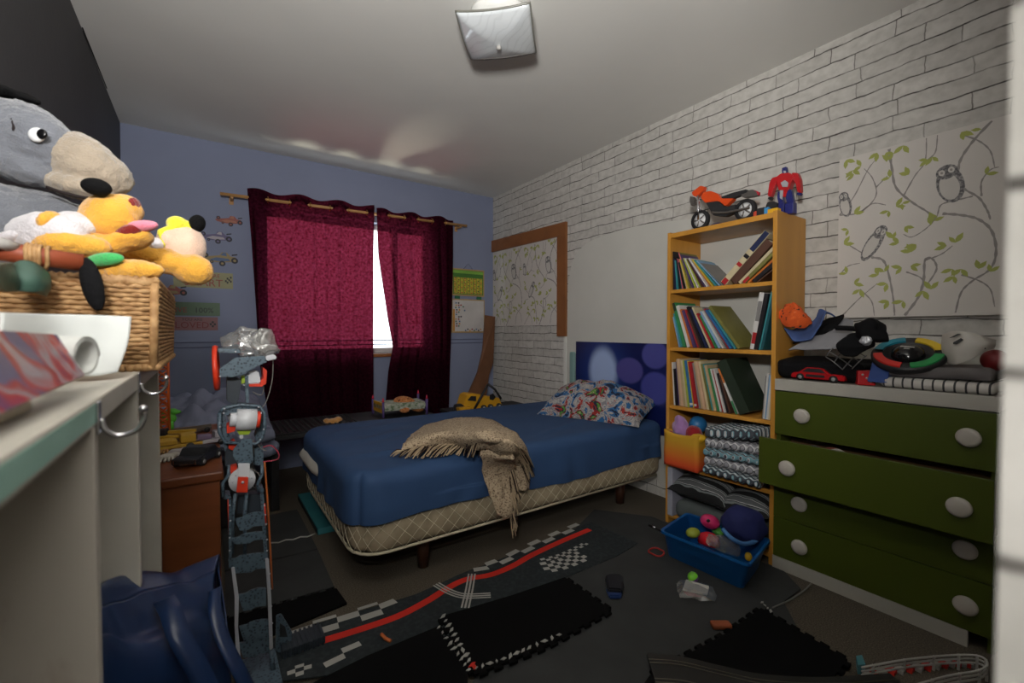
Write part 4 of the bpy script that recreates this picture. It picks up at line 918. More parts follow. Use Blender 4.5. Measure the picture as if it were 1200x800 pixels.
b = B(); ellp(b, 474, 471, 3.2, 13, 7, 9, M_leo, -8); ellp(b, 488, 477, 3.16, 9, 5, 6, M_leo, -20); ellp(b, 459, 476, 3.2, 8, 4, 6, M_leo, 10); ellp(b, 474, 480, 3.12, 6, 4, 5, M_leo); ellp(b, 493, 475, 3.2, 5, 3.5, 5, M_leo, -20); b.build('body', tg, mods=[REM(.007)])
b = B(); ellp(b, 450, 499, 3.0, 17, 3.5, 10, mat('grey_white_fluff', (136, 134, 138), .95, bump=.6), -3); b.build('fluffy_cloth', None, 'small grey fluffy cloth in front of the doll bed', 'cloth')
# storage trunk with digger
b = B(); b.box(1.62, 2.34, 3.02, 3.38, 0, .39, mat('dark_trunk', (34, 32, 34), .6), bev=.008); b.box(1.61, 2.35, 3.01, 3.39, .392, .415, mat('dark_trunk', (34, 32, 34), .6), bev=.006)
b.build('storage_chest', None, 'dark storage trunk beyond the bed in the corner, carrying the toy digger', 'trunk')
dg = thing('toy_digger', 'yellow toy digger truck with folded black boom on the trunk in the corner', 'toy digger', (2.05, 3.2, .416))
M_dy = mat('digger_yellow', (206, 152, 34), .45, var=.08); M_db = mat('digger_black', (34, 34, 36), .5)
D = lambda x, y, Y_=3.2: oY(x, y, Y_)
def pxprism(b, pts, Y_, th, m, bev=0): b.prism([D(x, y, Y_) for x, y in pts], (0, th, 0), m, bev)
b = B(); pxprism(b, [(543, 476), (547, 463), (551, 461), (563, 462), (563, 469), (568, 464), (585, 466), (589, 476), (589, 481), (543, 481)], 3.12, .12, M_dy, .003); b.build('body', dg)
b = B(); pxprism(b, [(548, 469), (552, 464), (558, 464), (558, 470)], 3.117, .004, M_db); pxprism(b, [(574, 463), (578, 461), (581, 465), (578, 469), (574, 468)], 3.117, .004, M_db); b.build('window', dg)
b = B(); b.tube([D(556, 479, 3.11), D(562, 468, 3.09), D(572, 450, 3.09)], .010, M_db, n=8, smoothpath=False); b.tube([D(572, 450, 3.09), D(580, 456, 3.09), D(587, 467, 3.09)], .010, M_db, n=8, smoothpath=False); b.build('boom', dg)
for x in (567, 575, 549, 585):
    b = B(); p = D(x, 482, 3.10); p.z = .416 + .022; b.cyl(p + Vector((0, -.008, 0)), p + Vector((0, .012, 0)), .022, M_db, n=20); b.cyl(p + Vector((0, -.010, 0)), p + Vector((0, -.004, 0)), .011, mat('toy_wheel_grey', (150, 150, 150), .5), n=16); b.build('wheel', dg)
b = B(); pxprism(b, [(538, 478), (552, 477), (552, 482), (539, 482.5)], 3.04, .07, M_dy, .003); b.build('bucket', dg)
b = B(); pxprism(b, [(534, 474), (541, 473), (547, 478), (546, 484), (536, 485), (530, 486)], 3.09, .03, M_db, .003); b.build('bucket_arm', dg)

# duvet pile and dark cabinet in the back left corner
b = B(); b.box(-.42, .22, 2.80, 3.70, .0, .34, mat('dark_cabinet', (40, 39, 42), .6), bev=.004); b.build('low_cabinet', None, 'low dark cabinet under the crumpled grey blue duvet in the back corner', 'cabinet')
def dv(p, d):
    q = Vector(p); f = .055 * noise.noise(Vector((q.x * 3.2, q.y * 2.2, q.z * 5))) + .05 * abs(noise.noise(Vector((q.x * 9, q.y * 6, q.z * 12 + 4)))) * 2 - .03 * abs(noise.noise(Vector((q.x * 20, q.y * 14, q.z * 22)))) 
    q += d * f; q.z += .05 * math.exp(-((q.y - 3.45) / .18) ** 2) - .05 * max(0, q.x) / .3
    q.y = min(q.y, 3.78); q.x = max(q.x, -.425); q.z = max(q.z, .3445); return q
b = B(); b.rbox(-.40, .30, 2.84, 3.68, .36, .60, .11, mat('grey_blue_duvet', (132, 138, 160), .85, var=.06, vs=3, bump=.2, bs=20), (46, 50, 18), dv); b.build('duvet', None, 'crumpled grey blue duvet heaped in the back left corner', 'duvet')

# ------------------------------------------------------------------ wooden chest and its toys
M_ch = pat('chestnut_wood', [(0, (96, 50, 24)), (.45, (118, 64, 32)), (.7, (134, 76, 40))], scale=4, const=False, rough=.42, detail=5, stretch=(.6, 3, 3), bump=.04)
ct = thing('wooden_chest', 'reddish brown wooden chest covered in small toys, between shelving unit and toy robot', 'chest', (-.19, 2.1, 0))
b = B(); b.box(-.42, .035, 1.73, 2.60, .0, .575, M_ch, bev=.003); b.build('box', ct)
b = B(); b.box(-.425, .045, 1.715, 2.62, .576, .606, M_ch, bev=.006); b.build('lid', ct)
CZ = .6065
def toycar(name, label, px_, py_, L_, Wd, Hh, rz, m, cat='toy car', z=CZ, wheel=None, cabm=None, at_=None):
    p = at_ or oZ(px_, py_, z); t = thing(name, label, cat, (p.x, p.y, z), R(rz))
    b = B(local=True); r = Hh * .26
    prof = [(-.5, .18), (-.5, .5), (-.42, .58), (-.22, .60), (-.10, .98), (.20, 1.0), (.34, .62), (.46, .56), (.5, .42), (.5, .18)]
    b.prism([Vector((x * L_, -Wd / 2, zz * Hh)) for x, zz in prof], (0, Wd, 0), m, bev=Hh * .05); b.build('body', t)
    b = B(local=True)
    for sy in (-1, 1): b.prism([Vector((x * L_, sy * Wd * .502, zz * Hh)) for x, zz in [(-.17, .64), (-.07, .92), (.17, .93), (.28, .66)]], (0, sy * .0008, 0), cabm or M_db)
    b.prism([Vector((-.232 * L_, -Wd * .38, .63 * Hh)), Vector((-.232 * L_, Wd * .38, .63 * Hh)), Vector((-.115 * L_, Wd * .34, .96 * Hh)), Vector((-.115 * L_, -Wd * .34, .96 * Hh))], (-.001, 0, .0004), cabm or M_db); b.build('window', t)
    for sx in (-.31, .31):
        for sy in (-1, 1):
            b = B(local=True); b.cyl((sx * L_, sy * Wd * .40, r), (sx * L_, sy * Wd * .54, r), r, wheel or mat('tyre_black', (24, 24, 26), .8), n=18); b.cyl((sx * L_, sy * Wd * .54, r), (sx * L_, sy * Wd * .555, r), r * .5, mat('toy_wheel_grey', (150, 150, 150), .5), n=12); b.build('wheel', t)
    return t
c_ = toycar('toy_car', 'black and silver toy car at the front edge of the wooden chest', 232, 541, .15, .085, .055, 62, mat('black_car_plastic', (38, 38, 42), .35))
b = B(local=True); b.box(-.0775, -.075, -.036, .036, .012, .028, M_chr, bev=.001); b.box(-.08, -.0776, -.030, .030, .014, .026, M_blk); b.build('grille', c_)
def blocky(label, name, cat, px_, py_, z, specs, rz=0):
    p = oZ(px_, py_, z); t = thing(name, label, cat, (p.x, p.y, z), R(rz))
    for (nm, x0, x1, y0, y1, z0, z1, m) in specs:
        b = B(local=True); b.box(x0, x1, y0, y1, z0, z1, m, bev=min(x1 - x0, y1 - y0, z1 - z0) * .2); b.build(nm, t)
    return t
def wheels(t, pts, r, w_):
    for x, y in pts:
        b = B(local=True); b.cyl((x, y - w_ / 2, r), (x, y + w_ / 2, r), r, M_db, n=16); b.build('wheel', t)
M_ty = mat('toy_yellow', (196, 156, 52), .45); M_tw = mat('toy_white_grey', (170, 166, 172), .45); M_tpu = mat('toy_mauve', (120, 104, 130), .45)
t = blocky('yellow toy loader truck beside the black car on the wooden chest', 'toy_truck', 'toy truck', 203, 528, CZ, [('chassis', -.08, .09, -.028, .028, .014, .026, M_ty), ('cab', .02, .07, -.026, .026, .027, .062, M_ty), ('bed', -.085, .01, -.03, .03, .028, .046, M_ty), ('window', .071, .074, -.018, .018, .036, .054, M_db)], 8)
wheels(t, [(-.055, -.030), (-.055, .030), (.05, -.03), (.05, .03)], .014, .01)
t = blocky('second yellow toy vehicle behind the loader truck on the chest', 'toy_truck', 'toy truck', 200, 516, CZ, [('chassis', -.06, .07, -.024, .024, .012, .024, M_ty), ('cab', -.05, -.01, -.022, .022, .025, .05, M_db), ('arm', -.008, .09, -.008, .008, .03, .042, M_ty)], -14)
wheels(t, [(-.045, -.026), (-.045, .026), (.05, -.026), (.05, .026)], .012, .009)
t = blocky('white and mauve toy transporter at the back right of the wooden chest', 'toy_truck', 'toy truck', 240, 522, CZ, [('chassis', -.07, .07, -.024, .024, .012, .026, M_tw), ('cab', .03, .068, -.023, .023, .027, .055, M_tw), ('load', -.065, .02, -.02, .02, .027, .045, M_tpu)], 15)
wheels(t, [(-.045, -.026), (-.045, .026), (.05, -.026), (.05, .026)], .012, .009)
t = blocky('grey toy trailer lying near the back of the wooden chest', 'toy_trailer', 'toy', 222, 508, CZ, [('deck', -.08, .08, -.022, .022, .012, .022, mat('toy_grey_brown', (96, 88, 78), .5)), ('rail', -.078, .078, -.022, -.018, .023, .034, mat('toy_grey_brown', (96, 88, 78), .5))], 20)
wheels(t, [(-.06, -.024), (-.06, .024), (.06, -.024), (.06, .024)], .011, .008)
gd = thing('toy_dinosaur', 'bright green plastic toy dinosaur standing at the back of the chest', 'toy dinosaur', oZ(194, 505, CZ))
M_gd = mat('lime_green_plastic', (92, 190, 62), .45, bump=.5, bs=90)
b = B(); c = oZ(194, 505, CZ) + Vector((0, 0, .055)); b.ell(c, (.042, .022, .028), M_gd); b.ell(c + Vector((.028, 0, .03)), (.02, .014, .016), M_gd); b.ell(c + Vector((.043, 0, .028)), (.016, .009, .009), M_gd); b.tube([c + Vector((-.03, 0, 0)), c + Vector((-.06, 0, .01)), c + Vector((-.085, 0, .03))], (.014, .003), M_gd)
for k in range(6): b.cyl(c + Vector((-.035 + k * .012, 0, .022)), c + Vector((-.04 + k * .012, 0, .048)), .008, M_gd, .001, n=8)
b.build('body', gd, mods=[REM(.003)])
for sx in (-.022, .02):
    for sy in (-.014, .014):
        b = B(); b.cyl(c + Vector((sx, sy, -.01)), c + Vector((sx + .004, sy, -.0545)), .010, M_gd, .007, n=10); b.build('leg', gd)
for k, (x, y, cc, nm, lb) in enumerate([(190, 531, (190, 150, 96), 'toy_figure', 'small tan toy figure at the left front of the chest'), (196, 540, (190, 184, 172), 'toy_figure', 'cream plastic toy animal lying at the front left of the chest'), (207, 534, (176, 168, 166), 'toy_figure', 'pale grey toy animal lying beside the cream one on the chest')]):
    M_ = mat('toyfig_%d' % k, cc, .55); b = B(); c = oZ(x, y, CZ) + Vector((0, 0, .014)); b.ell(c, (.026, .012, .013), M_); b.ell(c + Vector((.022, .004, .006)), (.011, .009, .009), M_)
    for q in range(4): b.tube([c + Vector((-.014 + .01 * q, -.006, 0)), c + Vector((-.016 + .011 * q, -.020, -.004)), c + Vector((-.018 + .012 * q, -.030, -.009))], .0035, M_, n=6)
    b.build(nm, None, lb, 'toy')
# orange lattice toy crane at the chest back
tc_ = thing('toy_crane_mast', 'orange lattice toy crane mast standing on the chest behind the hooks', 'toy crane', (-.20, 2.45, CZ))
M_or = mat('orange_plastic', (214, 98, 34), .45); b = B(); P0 = oY(191, 470, 2.45)
x0, y0 = P0.x, 2.45
for sx in (-.020, .020):
    for sy in (-.02, .02): b.cyl((x0 + sx, y0 + sy, CZ), (x0 + sx, y0 + sy, .97), .004, M_or, n=8)
for k in range(9):
    z = CZ + .01 + k * .04
    for sy in (-.02, .02): b.cyl((x0 - .02, y0 + sy, z), (x0 + .02, y0 + sy, z + .035), .003, M_or, n=6); b.cyl((x0 + .02, y0 + sy, z), (x0 - .02, y0 + sy, z + .035), .003, M_or, n=6)
    b.box(x0 - .022, x0 + .022, y0 - .022, y0 + .022, z - .003, z + .001, M_or)
b.build('lattice', tc_)
b = B(); b.box(x0 - .035, x0 + .035, y0 - .035, y0 + .035, CZ, CZ + .008, M_or, bev=.002); b.build('base', tc_)
# ------------------------------------------------------------------ floor mats
M_gm = mat('grey_foam', (62, 63, 63), .9, var=.12, vs=5, bump=.15, bs=120)
M_bm = mat('black_foam', (10, 10, 11), .95, var=.1, vs=6, bump=.1, bs=150)
M_wf = mat('white_print', (170, 168, 162), .8); M_red = mat('red_print', (204, 40, 26), .75)
def teeth(poly, pitch=.046, dep=.013, edges=None):
    """outline with jigsaw tabs along the chosen edges"""
    out = []; k = len(poly); area2 = sum(poly[i].x * poly[(i + 1) % k].y - poly[(i + 1) % k].x * poly[i].y for i in range(k)); sg = 1 if area2 > 0 else -1
    for i in range(k):
        a, c = poly[i], poly[(i + 1) % k]; out.append(a.copy())
        if edges is not None and i not in edges: continue
        d = c - a; L_ = d.length; d.normalize(); n = Vector((d.y, -d.x, 0)) * sg; m = max(2, int(L_ / pitch)); st = L_ / m
        for j in range(m):
            s0 = (j + .28) * st; s1 = (j + .72) * st; w_ = st * .08
            out += [a + d * s0, a + d * (s0 - w_) + n * dep, a + d * (s1 + w_) + n * dep, a + d * s1]
    return out
def mat_tile(name, label, cat, pts, z, m, edges=None, th=.009, group='foam floor mats', extra=None, raw=False):
    P = [Vector((p.x, p.y, z)) for p in (pts if raw else [oZ(x, y, z + th) for x, y in pts])]
    b = B(); b.prism(teeth(P, edges=edges), (0, 0, th), m)
    if extra: extra(b, z + th)
    return b.build(name, None, label, cat, group)
V = lambda x, y: Vector((x, y, 0))
mat_tile('foam_mat', 'large worn grey foam mat spread over the middle of the floor', 'floor mat', [V(.60, .35), V(1.28, .25), (V(1.62, .62)), V(1.84, .80), V(1.99, .80), V(2.075, .90), V(2.075, 1.60), V(1.88, 1.86), V(1.0, 1.45), V(.60, 1.1)], .0005, M_gm, edges=(), raw=True)
# seam line and small hairs on the mat stay bare; the left grey mats
mat_tile('foam_mat', 'grey foam mat left of the bed, nearer the camera than the white seam', 'floor mat', [V(.05, 1.93), V(.425, 1.90), V(.435, 2.27), V(.06, 2.29)], .0005, M_gm, edges=(0,), raw=True)
mat_tile('foam_mat', 'grey foam mat left of the bed foot, beyond the white seam', 'floor mat', [V(.06, 2.305), V(.435, 2.285), V(.435, 2.86), V(.06, 2.86)], .0005, M_gm, edges=(), raw=True)
b = B(); b.tube([oZ(318 + k * 8.5, 636.5 - k * 1.75 + (1 if k % 2 else -1) * .8, .0125) for k in range(7)], .0035, M_wf, smoothpath=False); b.build('seam_strip', None, 'thin white jagged seam strip between the two grey mats left of the bed', 'seam strip')
mat_tile('foam_mat', 'black foam mat in front of the small grey mats, left of the bed', 'floor mat', [V(.02, 1.70), V(.44, 1.76), V(.43, 1.885), V(.02, 1.915)], .0005, M_bm, edges=(2,), raw=True)
# race track rug
def trk(b, z):
    z1 = z + .0006
    def ribbon(px, o0, o1, m, zz=z1, sub=4):
        P = spline([oZ(x, y, zz) for x, y in px], sub)
        for i in range(len(P) - 1):
            def nn(i_):
                d = P[min(i_ + 1, len(P) - 1)] - P[max(i_ - 1, 0)]; return Vector((-d.y, d.x, 0)).normalized()
            n0, n1 = nn(i), nn(i + 1)
            b.face([P[i] + n0 * o0, P[i + 1] + n1 * o0, P[i + 1] + n1 * o1, P[i] + n0 * o1], m)
    def checks(px, rows, cell, m, k0=0):
        P = spline([oZ(x, y, z1) for x, y in px], 8); acc = [0]
        for i in range(1, len(P)): acc.append(acc[-1] + (P[i] - P[i - 1]).length)
        def at_(s):
            for i in range(1, len(P)):
                if acc[i] >= s:
                    k = (s - acc[i - 1]) / max(1e-9, acc[i] - acc[i - 1]); p = P[i - 1].lerp(P[i], k); d = (P[i] - P[i - 1]).normalized(); return p, Vector((-d.y, d.x, 0))
            d = (P[-1] - P[-2]).normalized(); return P[-1], Vector((-d.y, d.x, 0))
        for j in range(int(acc[-1] / cell)):
            for r_, (a, c) in enumerate(rows):
                if (j + r_ + k0) % 2:
                    p, n = at_(j * cell); q, n2 = at_((j + 1) * cell); b.face([p + n * a, q + n2 * a, q + n2 * c, p + n * c], m)
    rl = [(352, 760), (366, 754), (415, 739), (465, 722), (500, 704), (519, 692), (537, 682), (552, 677), (575, 673), (600, 663), (625, 649), (662, 632), (691, 620)]
    ribbon(rl, -.018, .016, M_red)
    checks([(340, 757), (366, 748), (415, 733), (465, 716), (492, 702)], [(.012, .047), (.047, .082), (.082, .10)], .078, M_wf)
    checks([(556, 671), (575, 668), (600, 658), (625, 645), (662, 628), (688, 617)], [(.010, .040), (.040, .070)], .072, M_wf, 1)
    for px in ([(511, 684), (527, 693), (545, 698), (575, 697)], [(553, 672), (550, 690), (545, 712)]):
        ribbon(px, -.017, -.010, M_wf, z1 + .0003); ribbon(px, -.004, .004, M_wf, z1 + .0003); ribbon(px, .010, .017, M_wf, z1 + .0003)
    checks([(640, 671), (662, 667), (685, 658), (697, 652)], [(0, .022), (.022, .044), (.044, .066), (.066, .088)], .028, M_wf)
    checks([(640, 662), (665, 655), (690, 643), (698, 638)], [(.03, .045), (.045, .06)], .022, M_wf)
    checks([(337, 796), (352, 791), (366, 787)], [(0, .018), (.018, .036), (.036, .05)], .022, M_wf)
    checks([(382, 782), (402, 772), (425, 762), (437, 756)], [(0, .026), (.026, .052)], .062, M_wf, 1)
M_trk = pat('dark_road_print', [(0, (20, 25, 28)), (.5, (32, 39, 42)), (.62, (42, 49, 52))], scale=60, const=False, rough=.9, detail=4)
b = B(); zz = .0105
P = [V(.12, 1.30), V(.66, 1.47), V(1.24, 1.40), V(1.86, 1.47), V(1.93, 1.565), V(1.74, 1.80), V(1.3, 1.80), V(.80, 1.80), V(.50, 1.845), V(.20, 1.85), V(.12, 1.80)]
P = [oZ(318, 800, zz), oZ(440, 785, zz), oZ(520, 748, zz), oZ(600, 712, zz), oZ(655, 680, zz), oZ(722, 652, zz), oZ(748, 637, zz), oZ(692, 612, zz), oZ(625, 640, zz), oZ(575, 660, zz), oZ(552, 668, zz), oZ(535, 675, zz), oZ(510, 687, zz), oZ(487, 697, zz), oZ(455, 707, zz), oZ(402, 722, zz), oZ(340, 741, zz), oZ(312, 752, zz)]
b.prism([Vector((p.x, p.y, .0098)) for p in P], (0, 0, .004), M_trk); trk(b, .0138)
b.build('race_track_rug', None, 'dark foam road rug with red stripe and chequered border along the bed', 'rug')
# black interlocking mats
def bits(px, n, m, sz=.012, seed=1):
    def f(b, z):
        rnd = random.Random(seed); P = [oZ(x, y, z) for x, y in px]
        for i in range(n):
            t = i / (n - 1); p = along(P, t); s = sz * rnd.uniform(.7, 1.3); a = rnd.uniform(-.5, .5) + (i % 2) * .8
            ca, sa = math.cos(a) * s, math.sin(a) * s
            b.prism([p + Vector((-ca, -sa, .0002)), p + Vector((sa * .5, -ca * .5, .0002)), p + Vector((ca, sa, .0002)), p + Vector((-sa * .5 + ca * .4, ca * .5, .0002))], (0, 0, .002), m)
    return f
m2 = mat_tile('foam_mat', 'black jigsaw foam mat lying in front of the bed, white tabs along its left edge', 'floor mat', [(516, 722), (600, 697), (662, 676), (716, 714), (640, 756), (556, 790)], .0148, M_bm, edges=(2, 3, 4, 5))
b = B(); bits([(519, 722), (530, 740), (541, 760), (553, 780)], 11, M_wf, .013, 2)(b, .024); bits([(557, 783), (590, 772), (620, 759), (655, 744)], 13, M_wf, .012, 3)(b, .024); bits([(553, 779), (555, 781)], 2, M_red, .014, 5)(b, .0262); b.build('edge_tabs', m2, 'white jigsaw tabs', kind='stuff')
m3 = mat_tile('foam_mat', 'black foam mat at the bottom edge of the photo, beside the red stripe', 'floor mat', [(360, 803), (430, 768), (512, 734), (548, 786), (548, 840), (380, 860)], .0148, M_bm, edges=(2,))
b = B(); bits([(514, 735), (526, 752), (538, 768), (549, 785)], 9, M_wf, .012, 8)(b, .024); b.build('edge_tabs', m3, 'white jigsaw tabs', kind='stuff')
m4 = mat_tile('foam_mat', 'black jigsaw foam mat in front of the dresser, partly over beige carpet', 'floor mat', [(892, 712), (993, 772), (930, 850), (720, 850), (762, 790), (850, 742)], .0105, M_bm, edges=(0, 1, 5, 4))
b = B(); bits([(893, 706), (903, 716)], 4, M_wf, .010, 9)(b, .020); b.build('edge_tabs', m4, 'white jigsaw tabs', kind='stuff')
b = B(); b.tube([oZ(905, 712, .014), oZ(925, 703, .013), oZ(942, 692, .012), oZ(950, 684, .010)], .003, mat('pale_edge_cord', (120, 118, 112), .8)); b.build('edge_cord', None, 'pale curved cord along the edge of the grey mat beside the dresser', 'cord')
# small things on the floor
b = B(); c = oZ(812, 676, .0315); b.ell(c, .021, mat('purple_ball_half', (112, 56, 150), .4)); b.lathe([(.0213, 0), (.0200, .008), (.0150, .0152), (.0080, .0198), (0, .0213)], mat('lime_ball_half', (120, 200, 50), .4), Matrix.Translation(c) @ Matrix.Rotation(R(-20), 4, 'X') @ Matrix.Rotation(R(-25), 4, 'Y'))
b.build('toy_ball', None, 'small lime and purple ball on the grey mat before the blue tub', 'ball')
pk = thing('paper_packet', 'white folded paper packet in clear torn wrapping on the grey mat', 'packet', oZ(815, 690, .011))
z = .016
b = B(); b.prism([oZ(804, 681, z), oZ(831, 689, z), oZ(829, 698, z), oZ(800, 692, z)], (0, 0, .010), mat('white_paper', (206, 204, 198), .7), bev=.002); b.build('paper', pk)
b = B(); b.prism([oZ(801, 694, z), oZ(812, 696, z), (oZ(822, 700, z)), oZ(806, 698, z)], (0, 0, .006), mat('maroon_label', (140, 30, 54), .6)); b.build('label', pk)
cm = bpy.data.materials.new('clear_plastic'); cm.use_nodes = True; nt = cm.node_tree; nt.nodes.remove(nt.nodes['Principled BSDF'])
tr = nt.nodes.new('ShaderNodeBsdfTransparent'); gl = nt.nodes.new('ShaderNodeBsdfGlossy'); gl.inputs['Roughness'].default_value = .16; df = nt.nodes.new('ShaderNodeBsdfDiffuse'); df.inputs[0].default_value = lin((190, 190, 186))
m1_ = nt.nodes.new('ShaderNodeMixShader'); m1_.inputs[0].default_value = .45; m2_ = nt.nodes.new('ShaderNodeMixShader'); m2_.inputs[0].default_value = .42
nt.links.new(gl.outputs[0], m1_.inputs[1]); nt.links.new(df.outputs[0], m1_.inputs[2]); nt.links.new(tr.outputs[0], m2_.inputs[1]); nt.links.new(m1_.outputs[0], m2_.inputs[2]); nt.links.new(m2_.outputs[0], nt.nodes['Material Output'].inputs[0])
def crumple(p, u, v): return p + nzv(p, 26, .014, 3) + nzv(p, 60, .006, 5)
b = B(); b.grid(loft([[oZ(793, 684, .020), oZ(808, 678, .026), oZ(835, 688, .020)], [oZ(794, 692, .022), oZ(812, 690, .040), oZ(840, 697, .022)], [oZ(797, 700, .020), oZ(815, 702, .024), oZ(838, 706, .020)]], 8, 8, lambda p, u, v: Vector((p.x, p.y, max(.017, p.z + .01 * nz(p, 30))))), cm); b.build('wrapping', pk)
b = B(); b.rbox(-.034, .034, -.016, .016, 0, .018, .005, mat('orange_block', (150, 78, 44), .6), (8, 6, 4), None, Matrix.Translation(oZ(845, 735, .0115)) @ Matrix.Rotation(R(-35), 4, 'Z')); b.build('toy_block', None, 'small orange brown toy block on the grey mat near the black mat', 'toy block')
cp = thing('toy_cup', 'small black and blue plastic cup shape lying on the grey mat', 'toy', oZ(719, 692, .011))
b = B(); c = oZ(719, 690, .012); b.prism([oZ(709, 682, .012), oZ(716, 679, .012), oZ(729, 681, .012), oZ(731, 690, .012), oZ(729, 699, .012), oZ(712, 698, .012)], (0, 0, .030), mat('black_toy_plastic', (20, 20, 24), .4), bev=.006); b.build('shell', cp)
b = B(); b.prism([oZ(710, 693, .012), oZ(730, 694, .012), oZ(728, 702, .012), oZ(714, 702, .012)], (0, 0, .016), mat('deep_blue_plastic', (34, 54, 100), .4), bev=.004); b.build('rim', cp)
b = B(); b.tube([oZ(447, 743, .019), oZ(452, 748, .020), oZ(458, 751, .019)], .006, mat('orange_toy_bit', (196, 104, 54), .6)); b.build('toy_scrap', None, 'tiny orange toy scrap lying on the dark road rug', 'toy')
# slot car track and white guard rails
M_sl = mat('slot_track_black', (34, 34, 32), .55); M_sil = mat('silver_rail', (150, 148, 136), .35, metal=1)
st = thing('slot_track', 'black slot car track pieces with thin silver rails at the bottom edge', 'toy track', oZ(850, 795, .02))
path = [oZ(764, 786, .03), oZ(800, 789, .03), oZ(845, 800, .03), oZ(900, 812, .03), oZ(980, 817, .03), (oZ(1070, 812, .03))]
P = spline(path, 8)
def strip(P, o0, o1, z0, z1, m):
    b = B(); R0 = []
    for i, p in enumerate(P):
        d = P[min(i + 1, len(P) - 1)] - P[max(i - 1, 0)]; n = Vector((-d.y, d.x, 0)).normalized(); R0.append([p + n * o0 + Vector((0, 0, z0 - p.z)), p + n * o0 + Vector((0, 0, z1 - p.z)), p + n * o1 + Vector((0, 0, z1 - p.z)), p + n * o1 + Vector((0, 0, z0 - p.z)), p + n * o0 + Vector((0, 0, z0 - p.z))])
    b.grid(R0, m, smooth=False); b.face(R0[0][:4][::-1], m); b.face(R0[-1][:4], m); return b
strip(P, -.072, .072, .0205, .032, M_sl).build('track_bed', st)
for o in (-.046, -.032, .032, .046): strip(P, o - .0013, o + .0013, .0322, .0334, M_sil).build('metal_rail', st)
wr = thing('guard_rail', 'white toy guard rail fence curving over the carpet at lower right', 'toy fence', oZ(1090, 785, .0))
M_wr = mat('white_rail_plastic', (176, 174, 170), .5)
top = [oZ(1010, 782, .035), oZ(1060, 773, .04), oZ(1110, 768, .045), oZ(1145, 768, .05), oZ(1157, 776, .05), oZ(1148, 785, .05), oZ(1110, 792, .05), oZ(1060, 806, .05)]
for dz in (0, -.012, -.024):
    b = B(); b.tube([p + Vector((0, 0, dz)) for p in top], .0032, M_wr, n=6); b.build('rail', wr)
TP = spline(top, 6)
for i in range(2, len(TP), 4):
    b = B(); p = TP[i]; b.box(p.x - .004, p.x + .004, p.y - .003, p.y + .003, .0005, p.z + .002, M_wr); b.build('post', wr)
b = B(); strip_ = spline([oZ(1012, 790, .006), oZ(1060, 784, .006), oZ(1110, 778, .006), oZ(1140, 780, .006)], 5)
for i in range(len(strip_) - 1):
    a, c = strip_[i], strip_[i + 1]; b.box(min(a.x, c.x), max(a.x, c.x), min(a.y, c.y) - .004, max(a.y, c.y) + .004, .001, .012, M_red if i % 2 else M_wr)
b.build('kerb', wr, 'red and white kerb')
b = B(); b.prism([oZ(1003, 779, .002), oZ(1010, 778, .002), oZ(1014, 789, .002), oZ(1005, 790, .002)], (0, 0, .03), mat('teal_toy_plastic', (70, 130, 140), .5)); b.build('end_block', wr, 'teal end block')

# ------------------------------------------------------------------ blue tub
M_tub = mat('blue_tub_plastic', (16, 84, 146), .38, var=.04, vs=4)
tub = thing('storage_tub', 'blue plastic tub of toys on the floor in front of the bookcase', 'storage tub', (1.88, 1.12, .01))
Q = [oZ(782, 650, .011), oZ(870, 690, .011), oZ(890, 662, .011), oZ(812, 630, .011)]; Rm = [oZ(776, 622, .155), oZ(877, 661, .155), oZ(900, 632, .155), oZ(806, 602, .155)]
def quadring(Q, inset, z):
    c = sum(Q, Vector()) / 4; out = []
    for q in Q:
        d = Vector((q.x - c.x, q.y - c.y, 0)); out.append(Vector((q.x, q.y, z)) - d.normalized() * inset)
    return out
def rquad(C, z, r=.025, n=5):
    out = []; k = len(C)
    for i in range(k):
        p, a, c = C[i], C[i - 1], C[(i + 1) % k]; d1 = (a - p).normalized(); d2 = (c - p).normalized(); A, Cc = p + d1 * r, p + d2 * r
        for j in range(n + 1): t = j / n; out.append(((A * (1 - t) + p * t) * (1 - t) + (p * (1 - t) + Cc * t) * t)); out[-1].z = z
    return out
lerpQ = lambda t: [q.lerp(r, t) for q, r in zip(Q, Rm)]
b = B(); rows = []
for t, ins in ((0, 0), (.5, 0), (1, 0)): rr2 = rquad(quadring(lerpQ(t), ins, 0), .011 + .144 * t); rows.append(rr2 + [rr2[0]])
lip = rquad(quadring(lerpQ(1), -.012, 0), .157); rows.append(lip + [lip[0]]); lip = rquad(quadring(lerpQ(1), -.012, 0), .147); rows.append(lip + [lip[0]])
b.grid(rows, M_tub, smooth=False); b.face(rquad(quadring(Q, 0, 0), .0112)[::-1], M_tub); b.build('shell', tub, mods=[SOLID(.003)])
cen = sum(Rm, Vector()) / 4
tur = thing('bath_toy', 'pink and green turtle bath toy in the blue tub', 'bath toy', oZ(832, 618, .14))
b = B(); ellp(b, 832, 611, 1.16, 11, 8, 10, mat('pink_rubber', (214, 52, 110), .35), -15); b.build('shell', tur)
b = B(); ellp(b, 841, 622, 1.15, 7, 5, 8, mat('green_rubber', (96, 170, 70), .4), -20); ellp(b, 830, 610, 1.10, 2.2, 2, 1.2, M_db); b.build('belly', tur)
bg = thing('toy_bowl', 'glossy red toy bowl lying upside down in the blue tub', 'toy bowl', oZ(831, 630, .1))
b = B(); b.lathe([(.045, -.02), (.044, 0), (.036, .018), (.018, .028), (0, .031)], mat('glossy_red_plastic', (204, 30, 44), .22), Matrix.Translation(oY(831, 632, 1.10)) @ Matrix.Rotation(R(12), 4, 'Y')); b.build('bowl', bg, mods=[SOLID(.002)])
